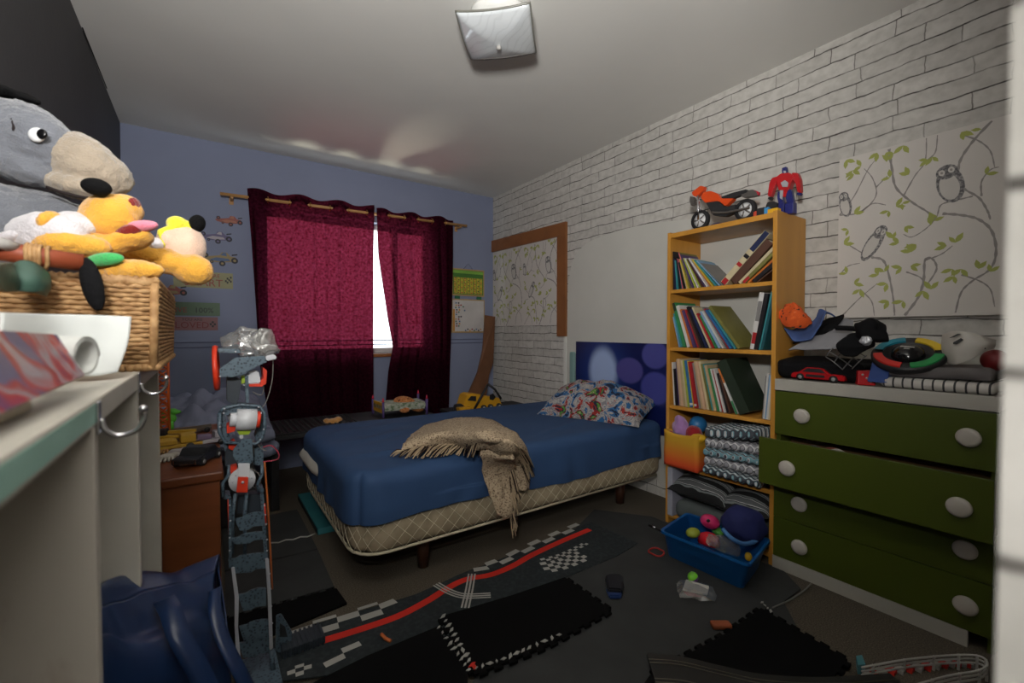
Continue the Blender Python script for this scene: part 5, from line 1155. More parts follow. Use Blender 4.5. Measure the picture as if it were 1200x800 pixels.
b = B(); ellp(b, 812, 624, 1.13, 8, 5.5, 7, mat('olive_lime_plastic', (150, 160, 50), .5), 10); b.build('toy_egg', None, 'lime green plastic toy left of the red bowl in the tub', 'toy')
navy = mat('navy_cushion_fleece', (22, 30, 84), .85, var=.1, vs=9, bump=.3); sky = mat('pale_blue_trim', (70, 120, 176), .8)
nb = thing('cloth_bundle', 'navy blue cloth bundle with light blue trim heaped in the blue tub', 'cloth', oY(870, 620, 1.0))
b = B(); ellp(b, 872, 614, 1.005, 25, 21, 19, navy, -12, 20); 
for v in b.bm.verts: v.co += nzv(v.co, 18, .012, 2)
b.build('cloth', nb)
b = B(); b.tube([oY(847, 620, 1.01), oY(858, 631, .965), oY(872, 637, .95), oY(886, 633, .95), oY(895, 620, .965)], .009, sky); b.build('trim', nb)
b = B(); b.grid(loft([[oY(830, 626, 1.05), oY(850, 628, 1.02), oY(866, 638, 1.0)], [oY(828, 634, 1.02), oY(848, 638, 1.0), oY(868, 648, .985)], [oY(832, 640, 1.0), oY(850, 648, .99), oY(866, 652, .98)]], 8, 8, lambda p, u, v: p + nzv(p, 40, .008, 5)), cm); b.build('plastic_wrapper', None, 'crinkled clear plastic wrapper at the front of the blue tub', 'wrapper', mods=[SOLID(.0008)])
b = B(); ellp(b, 877, 652, .995, 4, 5, 4, mat('yellow_rubber', (220, 176, 40), .45)); b.build('toy_scrap', None, 'small yellow toy at the front right corner inside the blue tub', 'toy')
b = B(); b.tube([oY(761, 615, 1.34), oY(785, 627, 1.22), oY(800, 634, 1.18)], .006, M_blk, smoothpath=False); b.tube([oY(764, 616.5, 1.325), oY(768, 618.5, 1.30)], .0063, M_chr, smoothpath=False); b.build('toy_wand', None, 'thin black stick with silver band poking out of the blue tub', 'stick')
b = B(); c = oZ(769, 647, .012); b.tube([c + Vector((.035 * math.cos(k * math.pi / 8), .035 * math.sin(k * math.pi / 8), .002 + .003 * math.sin(k))) for k in range(16)], .004, mat('red_ring_plastic', (170, 40, 34), .5), closed=True); b.build('toy_ring', None, 'thin red plastic ring on the floor at the left end of the tub', 'ring')
b = B(); b.box(.47, .60, 2.45, 3.05, .0005, .035, mat('teal_box_card', (52, 122, 128), .6), bev=.004); b.box(.466, .4695, 2.47, 3.03, .006, .028, M_blk); b.build('flat_box', None, 'flat teal box with a dark side pushed under the foot of the bed', 'box')

# ------------------------------------------------------------------ on top of the bookcase
BX_ = 2.165
mb = thing('toy_motorbike', 'orange and black toy motorbike standing on top of the bookcase', 'toy motorbike', (BX_, 1.15, KH))
X_ = lambda x, y, X=BX_: oX(x, y, X)
M_ot = mat('orange_tank', (214, 74, 24), .3); M_ex = mat('exhaust_grey', (120, 116, 112), .35, metal=.7)
def wheelx(c, r, w_):
    b = B(); M = Matrix.Translation(c) @ Matrix.Rotation(R(90), 4, 'Y'); b.lathe([(r * .70, -w_ / 2), (r * .9, -w_ / 2), (r, -w_ * .25), (r, w_ * .25), (r * .9, w_ / 2), (r * .70, w_ / 2), (r * .70, -w_ / 2)], mat('tyre_black', (24, 24, 26), .8), M, n=32); q = b.build('wheel', mb)
    b = B(); b.lathe([(0, -w_ * .4), (r * .3, -w_ * .42), (r * .68, -w_ * .2), (r * .70, w_ * .2), (r * .3, w_ * .42), (0, w_ * .4)], mat('white_wheel', (206, 206, 206), .4), M, n=24)
    for k in range(5): a = k * 2 * math.pi / 5; b.cyl(c + Vector((-w_ * .45, r * .15 * math.cos(a), r * .15 * math.sin(a))), c + Vector((-w_ * .45, r * .62 * math.cos(a), r * .62 * math.sin(a))), r * .07, M_ex, n=6)
    b.build('hub', q)
fwc = X_(821, 247); rwc = X_(874, 241); rad = .052; fwc.z = KH - .004 + rad; rwc.z = KH - .004 + rad
wheelx(fwc, rad, .026); wheelx(rwc, rad, .030)
def mbp(nm, pts, w_, m, bev=.003, X=BX_):
    b = B(); P = [X_(x, y, X) for x, y in pts]; b.prism([p + Vector((-w_ / 2, 0, 0)) for p in P], (w_, 0, 0), m, bev); b.build(nm, mb)
mbp('fuel_tank', [(823, 232), (826, 226), (834, 224), (842, 227), (847, 233), (862, 233), (852, 242), (844, 236), (828, 238)], .034, M_ot)
mbp('seat', [(846, 231), (860, 226), (876, 222), (878, 226), (868, 230), (860, 233), (848, 233)], .026, M_db)
mbp('tail', [(868, 228), (882, 222), (888, 224), (890, 229), (884, 231), (872, 232)], .022, M_ex)
mbp('tail_light', [(885, 223), (890, 225), (890, 229), (886, 228)], .018, mat('tail_red', (190, 40, 60), .4), .001)
mbp('engine_block', [(829, 238), (843, 236), (852, 243), (864, 240), (866, 248), (852, 254), (838, 253)], .036, M_db)
mbp('front_fairing', [(812, 226), (822, 218), (827, 219), (826, 224), (818, 231), (814, 230)], .030, M_ot)
mbp('windscreen', [(810, 230), (814, 231), (815, 240), (811, 241), (809, 236)], .022, M_ex, .001)
b = B(); b.cyl(X_(818, 229, BX_ - .017), fwc + Vector((-.020, 0, 0)), .0055, M_chr, n=10); b.cyl(X_(818, 229, BX_ + .017), fwc + Vector((.020, 0, 0)), .0055, M_chr, n=10); b.build('front_fork', mb)
b = B(); b.tube([X_(834, 249, BX_ - .02), X_(850, 249, BX_ - .022), X_(866, 246, BX_ - .024), X_(878, 243, BX_ - .024)], .006, M_ex); b.build('exhaust', mb)
b = B(); b.tube([X_(866, 240), X_(874, 236), X_(880, 238), X_(882, 243)], .007, M_ex); b.build('mudguard', mb)
tr_ = thing('toy_robot', 'red and blue plastic toy robot standing on the bookcase top', 'toy robot', (2.22, 1.0, KH))
RX = 2.215; M_rr = mat('robot_red', (186, 22, 30), .3); M_rb = mat('robot_blue', (34, 38, 110), .35); M_rs = mat('robot_silver', (186, 188, 194), .3, metal=.4)
def rp_(nm, pts, w_, m, X=RX, bev=.003):
    b = B(); P = [oX(x, y, X) for x, y in pts]; b.prism([p + Vector((-w_ / 2, 0, 0)) for p in P], (w_, 0, 0), m, bev); return b.build(nm, tr_)
rp_('torso', [(912, 208), (917, 204), (927, 203), (933, 208), (928, 217), (926, 224), (915, 224), (912, 215)], .040, M_rr)
rp_('chest_plate', [(915, 214), (920, 211), (924, 214), (923, 219), (917, 219)], .004, M_rs, RX - .023, .0005)
rp_('hip', [(915, 223), (926, 223), (923, 231), (918, 231)], .030, M_rr)
q = rp_('head', [(917, 199), (918, 196), (920, 197), (922, 195), (923, 200), (922, 205), (918, 205)], .022, M_rb)
rp_('face', [(918, 200), (921, 200), (921, 204), (919, 204)], .003, M_rs, RX - .0125, .0003)
for nm, pts in (('arm', [(913, 207), (906, 209), (903, 215), (901, 230), (905, 231), (908, 222), (912, 214)]), ('arm', [(929, 203), (936, 203), (939, 210), (940, 226), (936, 226), (934, 216), (930, 210)])): rp_(nm, pts, .030, M_rr)
rp_('fist', [(901, 231), (906, 231), (905, 235), (901, 234)], .022, M_db); rp_('fist', [(934, 226), (940, 226), (940, 229), (935, 229)], .022, M_rb)
kz = KH
for pts, lp in (([(913, 224), (918, 231), (919, 238), (914, 240), (912, 232)], (912, 921)), ([(923, 222), (928, 222), (930, 230), (932, 240), (924, 240), (922, 232)], (922, 932))):
    b = B(); P = [oX(x, y, RX) for x, y in pts]; b.prism([p + Vector((-.014, 0, 0)) for p in P], (.028, 0, 0), M_rb, .003)
    a = oX(lp[0], 240, RX); c = oX(lp[1], 240, RX); b.box(RX - .020, RX + .018, c.y, a.y, kz - .004, a.z + .002, M_rb, bev=.003); b.build('leg', tr_)
rp_('thigh_plate', [(914, 223), (918, 223), (917, 234), (914, 232)], .004, M_rs, RX - .017, .0003)
for px_, py_, s_, nm, m, lb in ((887, 249, .011, 'toy_brick', mat('red_orange_toy', (200, 74, 50), .45), 'tiny orange red brick beside the toy motorbike'), (898, 247, .015, 'toy_brick', mat('sky_toy', (60, 140, 196), .5), 'small sky blue brick at the foot of the toy robot'), (893, 246, .017, 'toy_brick', M_db, 'small black brick between the orange and sky blue bricks')):
    b = B(); p = oX(px_, py_, 2.125 if nm else 0); b.box(p.x - s_, p.x + s_, p.y - s_, p.y + s_, KH - .0055, KH + s_ * 1.6, m, bev=.002)
    for k in (-1, 1): b.cyl((p.x, p.y + k * s_ * .5, KH + s_ * 1.6), (p.x, p.y + k * s_ * .5, KH + s_ * 1.6 + .004), s_ * .3, m, n=10)
    b.build(nm, None, lb, 'toy brick', 'bricks on the bookcase top')
gn = thing('toy_blaster', 'small black toy blaster lying by the robot on the bookcase', 'toy blaster', (2.14, 1.03, KH))
b = B(); P = [oX(x, y, 2.15) for x, y in [(898, 242), (900, 237), (908, 236), (912, 238), (911, 243), (903, 244), (904, 250), (899, 250)]]; b.prism([p + Vector((-.008, 0, 0)) for p in P], (.016, 0, 0), M_db, .002); b.build('body', gn)
b = B(); p0 = oX(905, 245, 2.12); b.box(2.11, 2.145, .965, 1.02, KH - .0055, KH + .014, mat('yellow_brick', (222, 170, 30), .45), bev=.002); b.build('toy_brick', None, 'flat yellow brick on the right front corner of the bookcase', 'toy brick', 'bricks on the bookcase top')
b = B(); p = oX(838, 262, 2.16); b.ell((2.17, p.y, KH + .006), (.012, .035, .012), mat('navy_cloth_bit', (48, 50, 84), .9)); b.build('toy_scrap', None, 'small navy scrap under the toy motorbike', 'toy')

# ------------------------------------------------------------------ on the dresser
DZ = DH + .0005
def shell(name, label, cat, rows, m, nu=8, nv=8, th=.006, amp=.010, seed=1, group=None, sc_=16):
    b = B(); b.grid(loft(rows, nu, nv, lambda p, u, v: p + nzv(p, sc_, amp, seed) + nzv(p, sc_ * 2.6, amp * .35, seed + 3)), m); return b.build(name, None, label, cat, group, mods=[SOLID(th)])
M_bk = mat('black_cloth', (18, 18, 20), .9, var=.1, vs=9, bump=.2)
b = B()
def bagf(p, d): return p + nzv(p, 9, .012, 1) * (1 if p.z > DZ + .02 else .2)
b.rbox(2.11, 2.35, .64, .965, DZ + .003, DZ + .088, .03, M_bk, (20, 26, 8), bagf); b.build('black_bag', None, 'flat black soft bag on the left end of the dresser top', 'bag')
o = lambda x, y, X: oX(x, y, X)
shell('grey_shirt', 'grey cotton shirt draped over the black bag on the dresser', 'shirt', [[o(926, 411, 2.13), o(950, 410, 2.12), o(990, 407, 2.12)], [o(940, 400, 2.16), o(968, 396, 2.14), o(1000, 395, 2.14)], [o(955, 391, 2.20), o(978, 382, 2.20), o(998, 388, 2.20)], [o(978, 380, 2.26), o(990, 373, 2.26), o(1000, 376, 2.26)]], mat('grey_cotton', (136, 136, 140), .9, bump=.2), seed=2)
shell('denim_shorts', 'blue denim shorts crumpled behind the grey shirt on the dresser', 'shorts', [[o(919, 384, 2.14), o(930, 400, 2.13), o(950, 397, 2.13)], [o(930, 385, 2.19), o(948, 388, 2.18), o(962, 380, 2.17)], [o(955, 375, 2.24), o(965, 372, 2.22), o(970, 366, 2.22)], [o(960, 362, 2.28), o(966, 362, 2.26), o(978, 370, 2.26)]], mat('blue_denim', (66, 88, 140), .85, var=.15, vs=14, bump=.3), seed=5, amp=.008)
M_oc = pat('orange_printed_cloth', [(0, (50, 30, 26)), (.36, (206, 82, 26)), (.62, (216, 92, 30)), (.72, (220, 190, 170))], scale=55, rough=.9, bump=.2)
shell('orange_cloth', 'bright orange patterned cloth bunched beside the bookcase side', 'cloth', [[o(913, 374, 2.12), o(925, 384, 2.10), o(942, 384, 2.12)], [o(915, 366, 2.14), o(930, 369, 2.09), o(952, 377, 2.14)], [o(921, 358, 2.15), o(932, 354, 2.12), o(943, 366, 2.15)]], M_oc, amp=.012, seed=7, sc_=24)
shell('black_cloth', 'black cloth lying between denim shorts and grey shirt', 'cloth', [[o(930, 402, 2.16), o(950, 400, 2.16), o(975, 388, 2.17)], [o(950, 392, 2.22), o(965, 384, 2.2), o(985, 374, 2.2)], [o(962, 380, 2.28), o(972, 374, 2.26), o(988, 369, 2.24)]], M_bk, seed=9)
hm = thing('face_mask', 'black sports face mask with a silver wire cage on the dresser', 'face mask', (2.15, .60, DZ))
b = B(); ellp(b, 1003, 402, .62, 19, 14, 12, M_bk, 8, 20); 
for v in b.bm.verts: v.co += nzv(v.co, 16, .022, 5) + nzv(v.co, 40, .006, 2); v.co.z = max(v.co.z, DZ + .09)
b.build('padding', hm)
M_cage = mat('cage_wire_grey', (112, 112, 112), .4)
b = B(); b.tube([o(980, 384, 2.10), o(1005, 386, 2.08), o(1022, 397, 2.07)], .010, M_bk); b.build('strap', hm)
b = B()
for (xa, ya, xb, yb) in ((585, 520, 715, 620), (610, 480, 790, 600), (665, 455, 850, 560), (730, 440, 900, 520), (585, 520, 640, 450), (650, 565, 735, 455), (715, 620, 850, 480), (790, 615, 905, 510)):
    pa, pb2 = (880 + xa / 6.67, 340 + ya / 6.67), (880 + xb / 6.67, 340 + yb / 6.67)
    b.tube([o(*pa, 2.085), o((pa[0] + pb2[0]) / 2, (pa[1] + pb2[1]) / 2 - 1, 2.062), o(*pb2, 2.078)], .0021, M_cage, n=6)
b.build('wire_cage', hm, 'silver wire cage')
hl = thing('helmet', 'small black padded cap with a silver buckle behind the ring game', 'cap', (2.2, .56, DZ))
b = B(); ellp(b, 1022, 388, .57, 17, 13, 16, M_bk, -20, 20)
for v in b.bm.verts: v.co += nzv(v.co, 22, .020, 8)
b.build('shell', hl)
b = B(); ellp(b, 1015, 399, .50, 6, 5, 5, M_rs, 30)
for v in b.bm.verts: v.co += nzv(v.co, 90, .006, 8)
b.build('buckle', hl, 'crinkled silver buckle')
# four-colour ring game
gc = o(1064, 416, 2.16); rg = thing('ring_game', 'round black electronic game with red, green, yellow and blue arcs', 'game', gc)
Mg = Matrix.Translation(gc) @ Matrix.Rotation(R(-31), 4, 'Y') @ Matrix.Rotation(R(4), 4, 'X')
Rg = (o(1020, 413, 2.16) - o(1108, 413, 2.16)).length / 2
b = B(); b.lathe([(0, -.018), (Rg * .9, -.018), (Rg, -.008), (Rg, .006), (Rg * .96, .012), (Rg * .62, .010), (Rg * .60, .0), (0, -.002)], M_db, Mg, n=48); b.build('body', rg)
for k, (a0, a1, c) in enumerate(((8, 78, (206, 176, 40)), (98, 172, (20, 128, 150)), (188, 262, (206, 36, 30)), (278, 352, (22, 130, 66)))):
    b = B(); m = mat('arc_%d' % k, c, .35); t0 = []; 
    for zq in (.0125, .0155):
        pass
    rows = []
    for j in range(17):
        a = R(a0 - 82 + (a1 - a0) * j / 16 ); rows.append([Mg @ Vector((r * math.cos(a), r * math.sin(a), zq)) for r, zq in ((Rg * .67, .010), (Rg * .68, .017), (Rg * .92, .017), (Rg * .94, .011))])
    b.grid(rows, m, smooth=False); b.build('colour_arc', rg)
b = B(); b.lathe([(Rg * .46, -.002), (Rg * .42, .018), (Rg * .25, .032), (0, .037)], mat('glossy_black', (16, 16, 18), .15), Mg, n=32); b.build('dome', rg)
b = B(); b.box(-.003, .003, -.02, .02, .0365, .038, M_wf, M=Mg); b.box(-.012, -.008, -.008, .008, .035, .0372, M_wf, M=Mg); b.build('print_marks', rg)
b = B(); b.prism([o(1016, 447, 2.085), o(1040, 449, 2.085), o(1042, 428, 2.11), (o(1022, 424, 2.11))], (.05, 0, 0), mat('blue_book_card', (36, 70, 140), .5), bev=.002); b.build('blue_box', None, 'small blue and white box under the left of the ring game', 'box')
# white helmet mask
wm = thing('white_mask', 'white plastic mask with two dark eye slots at the dresser right end', 'mask', o(1135, 405, 2.2))
def pxs(pts, X): return [o(x, y, X) for x, y in pts]
b = B(); b.grid(loft([pxs([(1105, 392), (1104, 410), (1112, 426)], 2.17), [o(1118, 388, 2.13), o(1118, 408, 2.12), o(1122, 427, 2.13)], [o(1135, 389, 2.115), o(1137, 405, 2.11), o(1137, 421, 2.12)], [o(1158, 396, 2.15), o(1157, 403, 2.13), o(1155, 411, 2.14)], [o(1166, 398, 2.22), o(1166, 404, 2.2), o(1164, 408, 2.2)]], 8, 8), mat('white_mask_plastic', (196, 192, 184), .5)); b.build('face_shell', wm, mods=[SOLID(.004)])
b = B(); b.prism(pxs([(1112, 396), (1122, 391), (1126, 391), (1118, 395)], 2.108), (.004, 0, 0), M_db); b.prism(pxs([(1117, 401), (1126, 396), (1129, 398), (1121, 403), (1117, 403)], 2.104), (.004, 0, 0), M_db); b.ell(o(1154, 408, 2.128), .003, M_db); b.build('eye_slots', wm)
b = B(); b.ell(o(1166, 422, 2.20), (.034, .036, .036), mat('dark_red_ball', (120, 26, 28), .5)); b.build('toy_ball', None, 'dark red ball under the white mask at the dresser right end', 'ball')
# grey cushion and striped folded cover
def cf(p, d): return p + nzv(p, 10, .008, 4)
b = B(); b.rbox(2.10, 2.34, .29, .60, DZ + .040, DZ + .085, .022, mat('grey_cushion_cloth', (104, 100, 100), .9, bump=.2), (20, 24, 6), cf); b.build('cushion', None, 'plain grey cushion on the dresser under the white mask', 'cushion')
wsm = pat('white_with_grey_stripes', [(0, (60, 60, 62)), (.10, (196, 192, 186))], tex='wave', scale=11.5, rough=.9, stretch=(0, 1, 0), rot=(0, 0, 0), detail=0)
wsm.node_tree.nodes['Wave Texture'].bands_direction = 'Y'
b = B(); b.rbox(2.085, 2.33, .283, .585, DZ + .001, DZ + .040, .019, wsm, (20, 30, 6), lambda p, d: p + nzv(p, 14, .003, 4)); b.build('folded_cover', None, 'white folded cover with thin grey stripes at the dresser front edge', 'cover')
rc = toycar('toy_car', 'red toy sports car with black bonnet on the dresser front edge', 0, 0, .20, .075, .058, 88, mat('car_red', (176, 20, 26), .3), at_=Vector((2.135, .795, DZ)), z=DZ)
b = B(local=True); b.box(-.03, .04, .0378, .0388, .018, .028, M_db); b.build('side_stripe', rc)
b = B(); b.box(2.13, 2.14, .76, .80, DZ + .059, DZ + .072, M_ty, bev=.002); b.box(2.128, 2.142, .755, .765, DZ + .059, DZ + .070, M_db, bev=.002); b.box(2.127, 2.143, .77, .782, DZ + .0585, DZ + .076, M_wr, bev=.001); b.build('toy_brick', None, 'tiny black, yellow and white brick piece on the red toy car', 'toy brick')
di = thing('dice', 'big red foam dice with white dots beside the red toy car', 'dice', (2.125, .655, DZ))
dM = Matrix.Translation((2.128, .640, DZ + .0285)) @ Matrix.Rotation(R(28), 4, 'Z')
b = B(); b.box(-.028, .028, -.028, .028, -.028, .028, mat('dice_red', (196, 14, 24), .45), bev=.005, M=dM); b.build('cube', di)
b = B()
for fx, pts in ((0, [(-.010, -.010), (0, 0), (.010, .010)]), (1, [(-.010, -.010), (.010, .010), (-.010, .010), (.010, -.010)])):
    for (u, v) in pts:
        p = dM @ (Vector((-.0278, u * 1.3, v * 1.3)) if fx == 0 else Vector((u * 1.3, -.0278, v * 1.3))); b.ell(p, .0045, M_wf, n=6)
b.build('dots', di)

# ------------------------------------------------------------------ ceiling lamp
cl_ = thing('ceiling_lamp', 'square frosted glass ceiling lamp with curled rim and white finial', 'ceiling lamp', (1.04, 1.60, 2.25))
fgm = bpy.data.materials.new('frosted_glass'); fgm.use_nodes = True; nt = fgm.node_tree; pb_ = nt.nodes['Principled BSDF']; pb_.inputs['Base Color'].default_value = lin((214, 220, 222)); pb_.inputs['Roughness'].default_value = .12; pb_.inputs['Coat Weight'].default_value = .5
tcn = nt.nodes.new('ShaderNodeTexCoord'); ns = nt.nodes.new('ShaderNodeTexWave'); ns.inputs['Scale'].default_value = 9; ns.inputs['Distortion'].default_value = 9; rr5 = nt.nodes.new('ShaderNodeValToRGB'); rr5.color_ramp.elements[0].color = lin((208, 213, 216)); rr5.color_ramp.elements[0].position = 0; rr5.color_ramp.elements[1].position = .25; rr5.color_ramp.elements[1].color = lin((216, 221, 224))
nt.links.new(tcn.outputs['Object'], ns.inputs['Vector']); nt.links.new(ns.outputs['Fac'], rr5.inputs[0]); nt.links.new(rr5.outputs[0], pb_.inputs['Base Color'])
C4 = [oZ(534, 19, 2.30), oZ(621, 9, 2.30), oZ(628, 66, 2.30), oZ(552, 74, 2.30)]
rows = []
for i in range(21):
    row = []
    for j in range(21):
        u, v = i / 20, j / 20; p = (C4[0] * (1 - u) + C4[3] * u) * (1 - v) + (C4[1] * (1 - u) + C4[2] * u) * v
        a, c = 2 * u - 1, 2 * v - 1; m_ = max(abs(a), abs(c)); p.z = 2.272 + .034 * m_ ** 2 + .010 * (abs(a * c)) ** 2 - .006 * math.cos(math.pi * a) * m_ ** 4 * .5; row.append(p)
    rows.append(row)
b = B(); b.grid(rows, fgm); b.build('glass_shade', cl_, mods=[SOLID(.005)])
b = B(); rim = [r_[0] for r_ in rows] + rows[-1][1:] + [r_[-1] for r_ in rows[::-1][1:]] + rows[0][::-1][1:-1]
b.tube(rim, .0045, mat('glass_edge', (120, 120, 112), .3), n=6, closed=True, smoothpath=False); b.build('glass_rim', cl_)
b = B(); b.lathe([(0, -.018), (.008, -.016), (.011, -.009), (.008, -.002), (.004, .0), (.004, .05), (0, .05)], M_wr, Matrix.Translation((1.04, 1.60, 2.270)), n=20); b.build('finial', cl_)
b = B(); b.lathe([(0, -.05), (.06, -.048), (.105, -.035), (.118, -.012), (.12, 0), (0, 0)], mat('white_lamp_base', (226, 226, 222), .5), Matrix.Translation((1.04, 1.60, 2.399)), n=40); b.build('base', cl_)
b = B(); b.cyl((1.04, 1.60, 2.29), (1.04, 1.60, 2.35), .02, M_wr); b.build('lamp_holder', cl_)
# ------------------------------------------------------------------ toy construction robot
M_gb = pat('grey_blue_kit_plastic', [(0, (26, 34, 42)), (.22, (34, 44, 54)), (.30, (66, 82, 94)), (.6, (80, 98, 110))], tex='voronoi', scale=125, const=False, rough=.45)
M_gbd = mat('dark_grey_kit_plastic', (44, 52, 60), .5); M_rw = mat('white_motor_plastic', (196, 198, 202), .35); M_ro = mat('orange_red_kit_plastic', (206, 54, 26), .4); M_lg = mat('lime_kit_plastic', (150, 176, 40), .45); M_sl2 = mat('silver_strip_metal', (176, 178, 186), .4); M_wire = mat('grey_wire', (120, 116, 110), .6); M_wr2 = mat('red_wire', (150, 40, 60), .6); M_wo = mat('orange_wire', (176, 92, 40), .6)
RY = 1.56
rb = thing('construction_robot', 'tall grey blue construction kit robot with white motors standing in front of the wooden chest', 'toy robot', (.15, RY, 0))
K = lambda x, y, Y_=RY: oY(x, y, Y_)
def kp(nm, pts, th, m, Y_=RY, bev=.0015, parent=None, label=None):
    b = B(); b.prism([K(x, y, Y_) for x, y in pts], (0, th, 0), m, bev); return b.build(nm, parent or rb, label)
def kt(nm, pts, r, m, parent=None, label=None, sp_=True):
    b = B(); b.tube([K(p[0], p[1], p[2] if len(p) > 2 else RY) for p in pts], r, m, n=8, smoothpath=sp_); return b.build(nm, parent or rb, label)
# head
kp('head_bracket', [(257, 432), (276, 419), (310, 417), (313, 424), (300, 430), (284, 439), (272, 442), (258, 441)], .012, M_gb, RY - .06)
kp('head_bracket', [(257, 432), (276, 419), (310, 417), (313, 424), (300, 430), (284, 439), (272, 442), (258, 441)], .010, M_gb, RY + .04)
kp('head_strip', [(254, 408), (280, 409), (282, 414), (254, 413)], .06, M_gb, RY - .03)
b = B(); c = K(253.5, 431, RY - .02); M = Matrix.Translation(c) @ Matrix.Rotation(R(88), 4, 'Y') @ Matrix.Rotation(R(4), 4, 'X'); b.lathe([(.046, -.005), (.064, -.006), (.066, 0), (.064, .006), (.046, .005), (.044, 0), (.046, -.005)], M_ro, M, n=40)
b.build('ear_ring', rb, 'orange red ring at the side of the head')
kp('jaw_block', [(283, 446), (280, 468), (276, 475), (266, 470), (266, 441), (275, 441)], .05, M_gbd, RY - .02)
kp('head_motor', [(290, 438), (303, 434), (306, 449), (291, 451)], .06, M_rw, RY - .03, .004)
kp('head_side_plate', [(308, 430), (313, 434), (312, 450), (306, 452), (305, 446), (309, 443)], .05, M_ro, RY - .03)
kp('head_under_plate', [(292, 450), (308, 449), (308, 453), (292, 453)], .06, M_ro, RY - .03)
kp('lime_gear', [(283, 441), (288, 441), (288, 448), (283, 450)], .03, M_lg, RY - .02)
kp('neck_post', [(287, 440), (291, 440), (292, 472), (288, 472)], .014, M_gb, RY - .03)
kp('visor_tube', [(311, 417), (322, 415), (325, 420), (313, 423)], .03, M_rw, RY - .05, .003)
kt('wire', [(309, 436), (309, 455), (306, 463), (296, 459)], .0014, M_wire); kt('wire', [(320, 422), (319, 445), (313, 468), (307, 478)], .0014, M_wire)
# torso frame
def frame_ring(pts, r, m, Y_): return kt('torso_frame', [(x, y, Y_) for x, y in pts], r, m, sp_=False)
for Y_ in (RY - .035, RY + .045):
    frame_ring([(257, 484), (262, 478), (282, 474), (304, 476), (310, 484), (310, 502), (306, 515), (300, 520), (264, 518), (257, 506), (257, 484)], .0052, M_gb, Y_)
for x, y in ((257, 484), (262, 478), (304, 476), (310, 484), (310, 502), (264, 518), (300, 520), (257, 506)): kt('cross_rod', [(x, y, RY - .035), (x, y, RY + .045)], .004, M_gb, sp_=False)
kp('collar_plate', [(262, 480), (280, 474), (304, 476), (305, 481), (290, 482), (264, 487)], .07, M_gb, RY - .03)
b = B(); p0, p1 = K(277, 491.5, RY - .05), K(300, 491.5, RY - .05); b.cyl(p0, p1, .031, M_rw, n=32); q = b.build('chest_motor', rb, 'white cylindrical chest motor')
b = B(); b.cyl(p1, p1 + (p1 - p0).normalized() * .010, .024, M_ro, n=24); b.build('end_cap', q, 'orange red end cap'); b = B(); b.cyl(p0 - (p1 - p0).normalized() * .016, p0, .020, M_rw, n=24); b.build('end_cap', q)
b = B(); b.ell(K(284, 486, RY + .0), (.038, .03, .032), M_rw); b.build('rear_dome', rb)
kp('motor_bracket', [(270, 485), (276, 485), (276, 505), (266, 508), (266, 499), (270, 497)], .05, M_ro, RY - .05)
kp('lime_gear', [(277, 504), (295, 503), (292, 509), (281, 510)], .04, M_lg, RY - .05)
kp('gear_stem', [(281, 509), (285, 509), (285, 514), (281, 514)], .02, M_rw, RY - .05)
kp('side_plate', [(256, 486), (264, 482), (266, 500), (270, 515), (264, 530), (258, 505)], .05, M_gb, RY - .01)
kp('side_plate', [(303, 482), (310, 486), (309, 505), (302, 520), (299, 512), (304, 500)], .05, M_gb, RY - .01)
kp('orange_disc', [(268, 520), (274, 515), (278, 520), (275, 528), (268, 526)], .03, M_ro, RY - .02)
kp('hip_plate', [(284, 514), (295, 514), (297, 540), (292, 545), (280, 545), (273, 535), (273, 527)], .006, M_gb, RY - .055)
for x, y in ((287, 521), (287, 530), (283, 527), (291, 528), (287, 538), (281, 533), (291, 535), (283, 537)):
    b = B(); b.cyl(K(x, y, RY - .056), K(x, y, RY - .054), .0022, M_db, n=8); b.build('hole', rb) if False else b.bm.free()
kp('back_plate', [(266, 518), (273, 527), (280, 545), (264, 546), (264, 530)], .05, M_gbd, RY)
kp('back_plate', [(298, 520), (308, 522), (309, 545), (296, 545)], .05, M_gb, RY - .0)
# waist motor
b = B(); c = K(284, 563, RY - .045); b.cyl(c, c + Vector((0, .03, 0)), .034, M_rw, n=36); w_ = b.build('waist_motor', rb, 'round white waist motor')
for dx, dz in ((-.024, 0), (.024, .004), (0, -.026), (-.016, .018)):
    b = B(); b.ell(c + Vector((dx, -.001, dz)), .0028, M_sl2, n=6); b.build('screw', w_)
kp('white_bracket', [(279, 543), (293, 543), (292, 560), (280, 560)], .006, M_rw, RY - .06)
kp('red_bracket', [(279, 559), (291, 559), (290, 577), (277, 577)], .010, M_ro, RY - .064)
b = B(); b.ell(K(284.5, 565, RY - .066), .004, M_sl2, n=8); b.build('screw', rb)
kp('red_side_plate', [(269, 548), (278, 545), (277, 552), (271, 556)], .04, M_ro, RY - .03)
kt('arm_rod', [(268, 545, RY - .03), (268, 556, RY - .03), (261, 566, RY - .03), (262, 582, RY - .03)], .0045, M_gb, sp_=False); kt('arm_rod', [(307, 545, RY - .03), (307, 556, RY - .03), (302, 566, RY - .03), (303, 576, RY - .03)], .0045, M_gb, sp_=False)
kp('hip_bar', [(262, 580), (270, 580), (270, 585), (262, 585)], .05, M_gb, RY - .03); kp('hip_bar', [(301, 572), (309, 572), (309, 577), (301, 577)], .05, M_gb, RY - .03)
kt('wire', [(293, 548), (303, 555), (305, 566), (298, 571), (292, 562)], .0014, M_wire); kt('wire', [(297, 515), (297, 530), (294, 540)], .0014, M_wire)
kt('wire', [(300, 518), (306, 525), (312, 528)], .0016, M_wire); kt('wire', [(308, 524), (318, 522), (326, 530), (325, 538), (308, 541)], .0018, M_wr2, sp_=True)
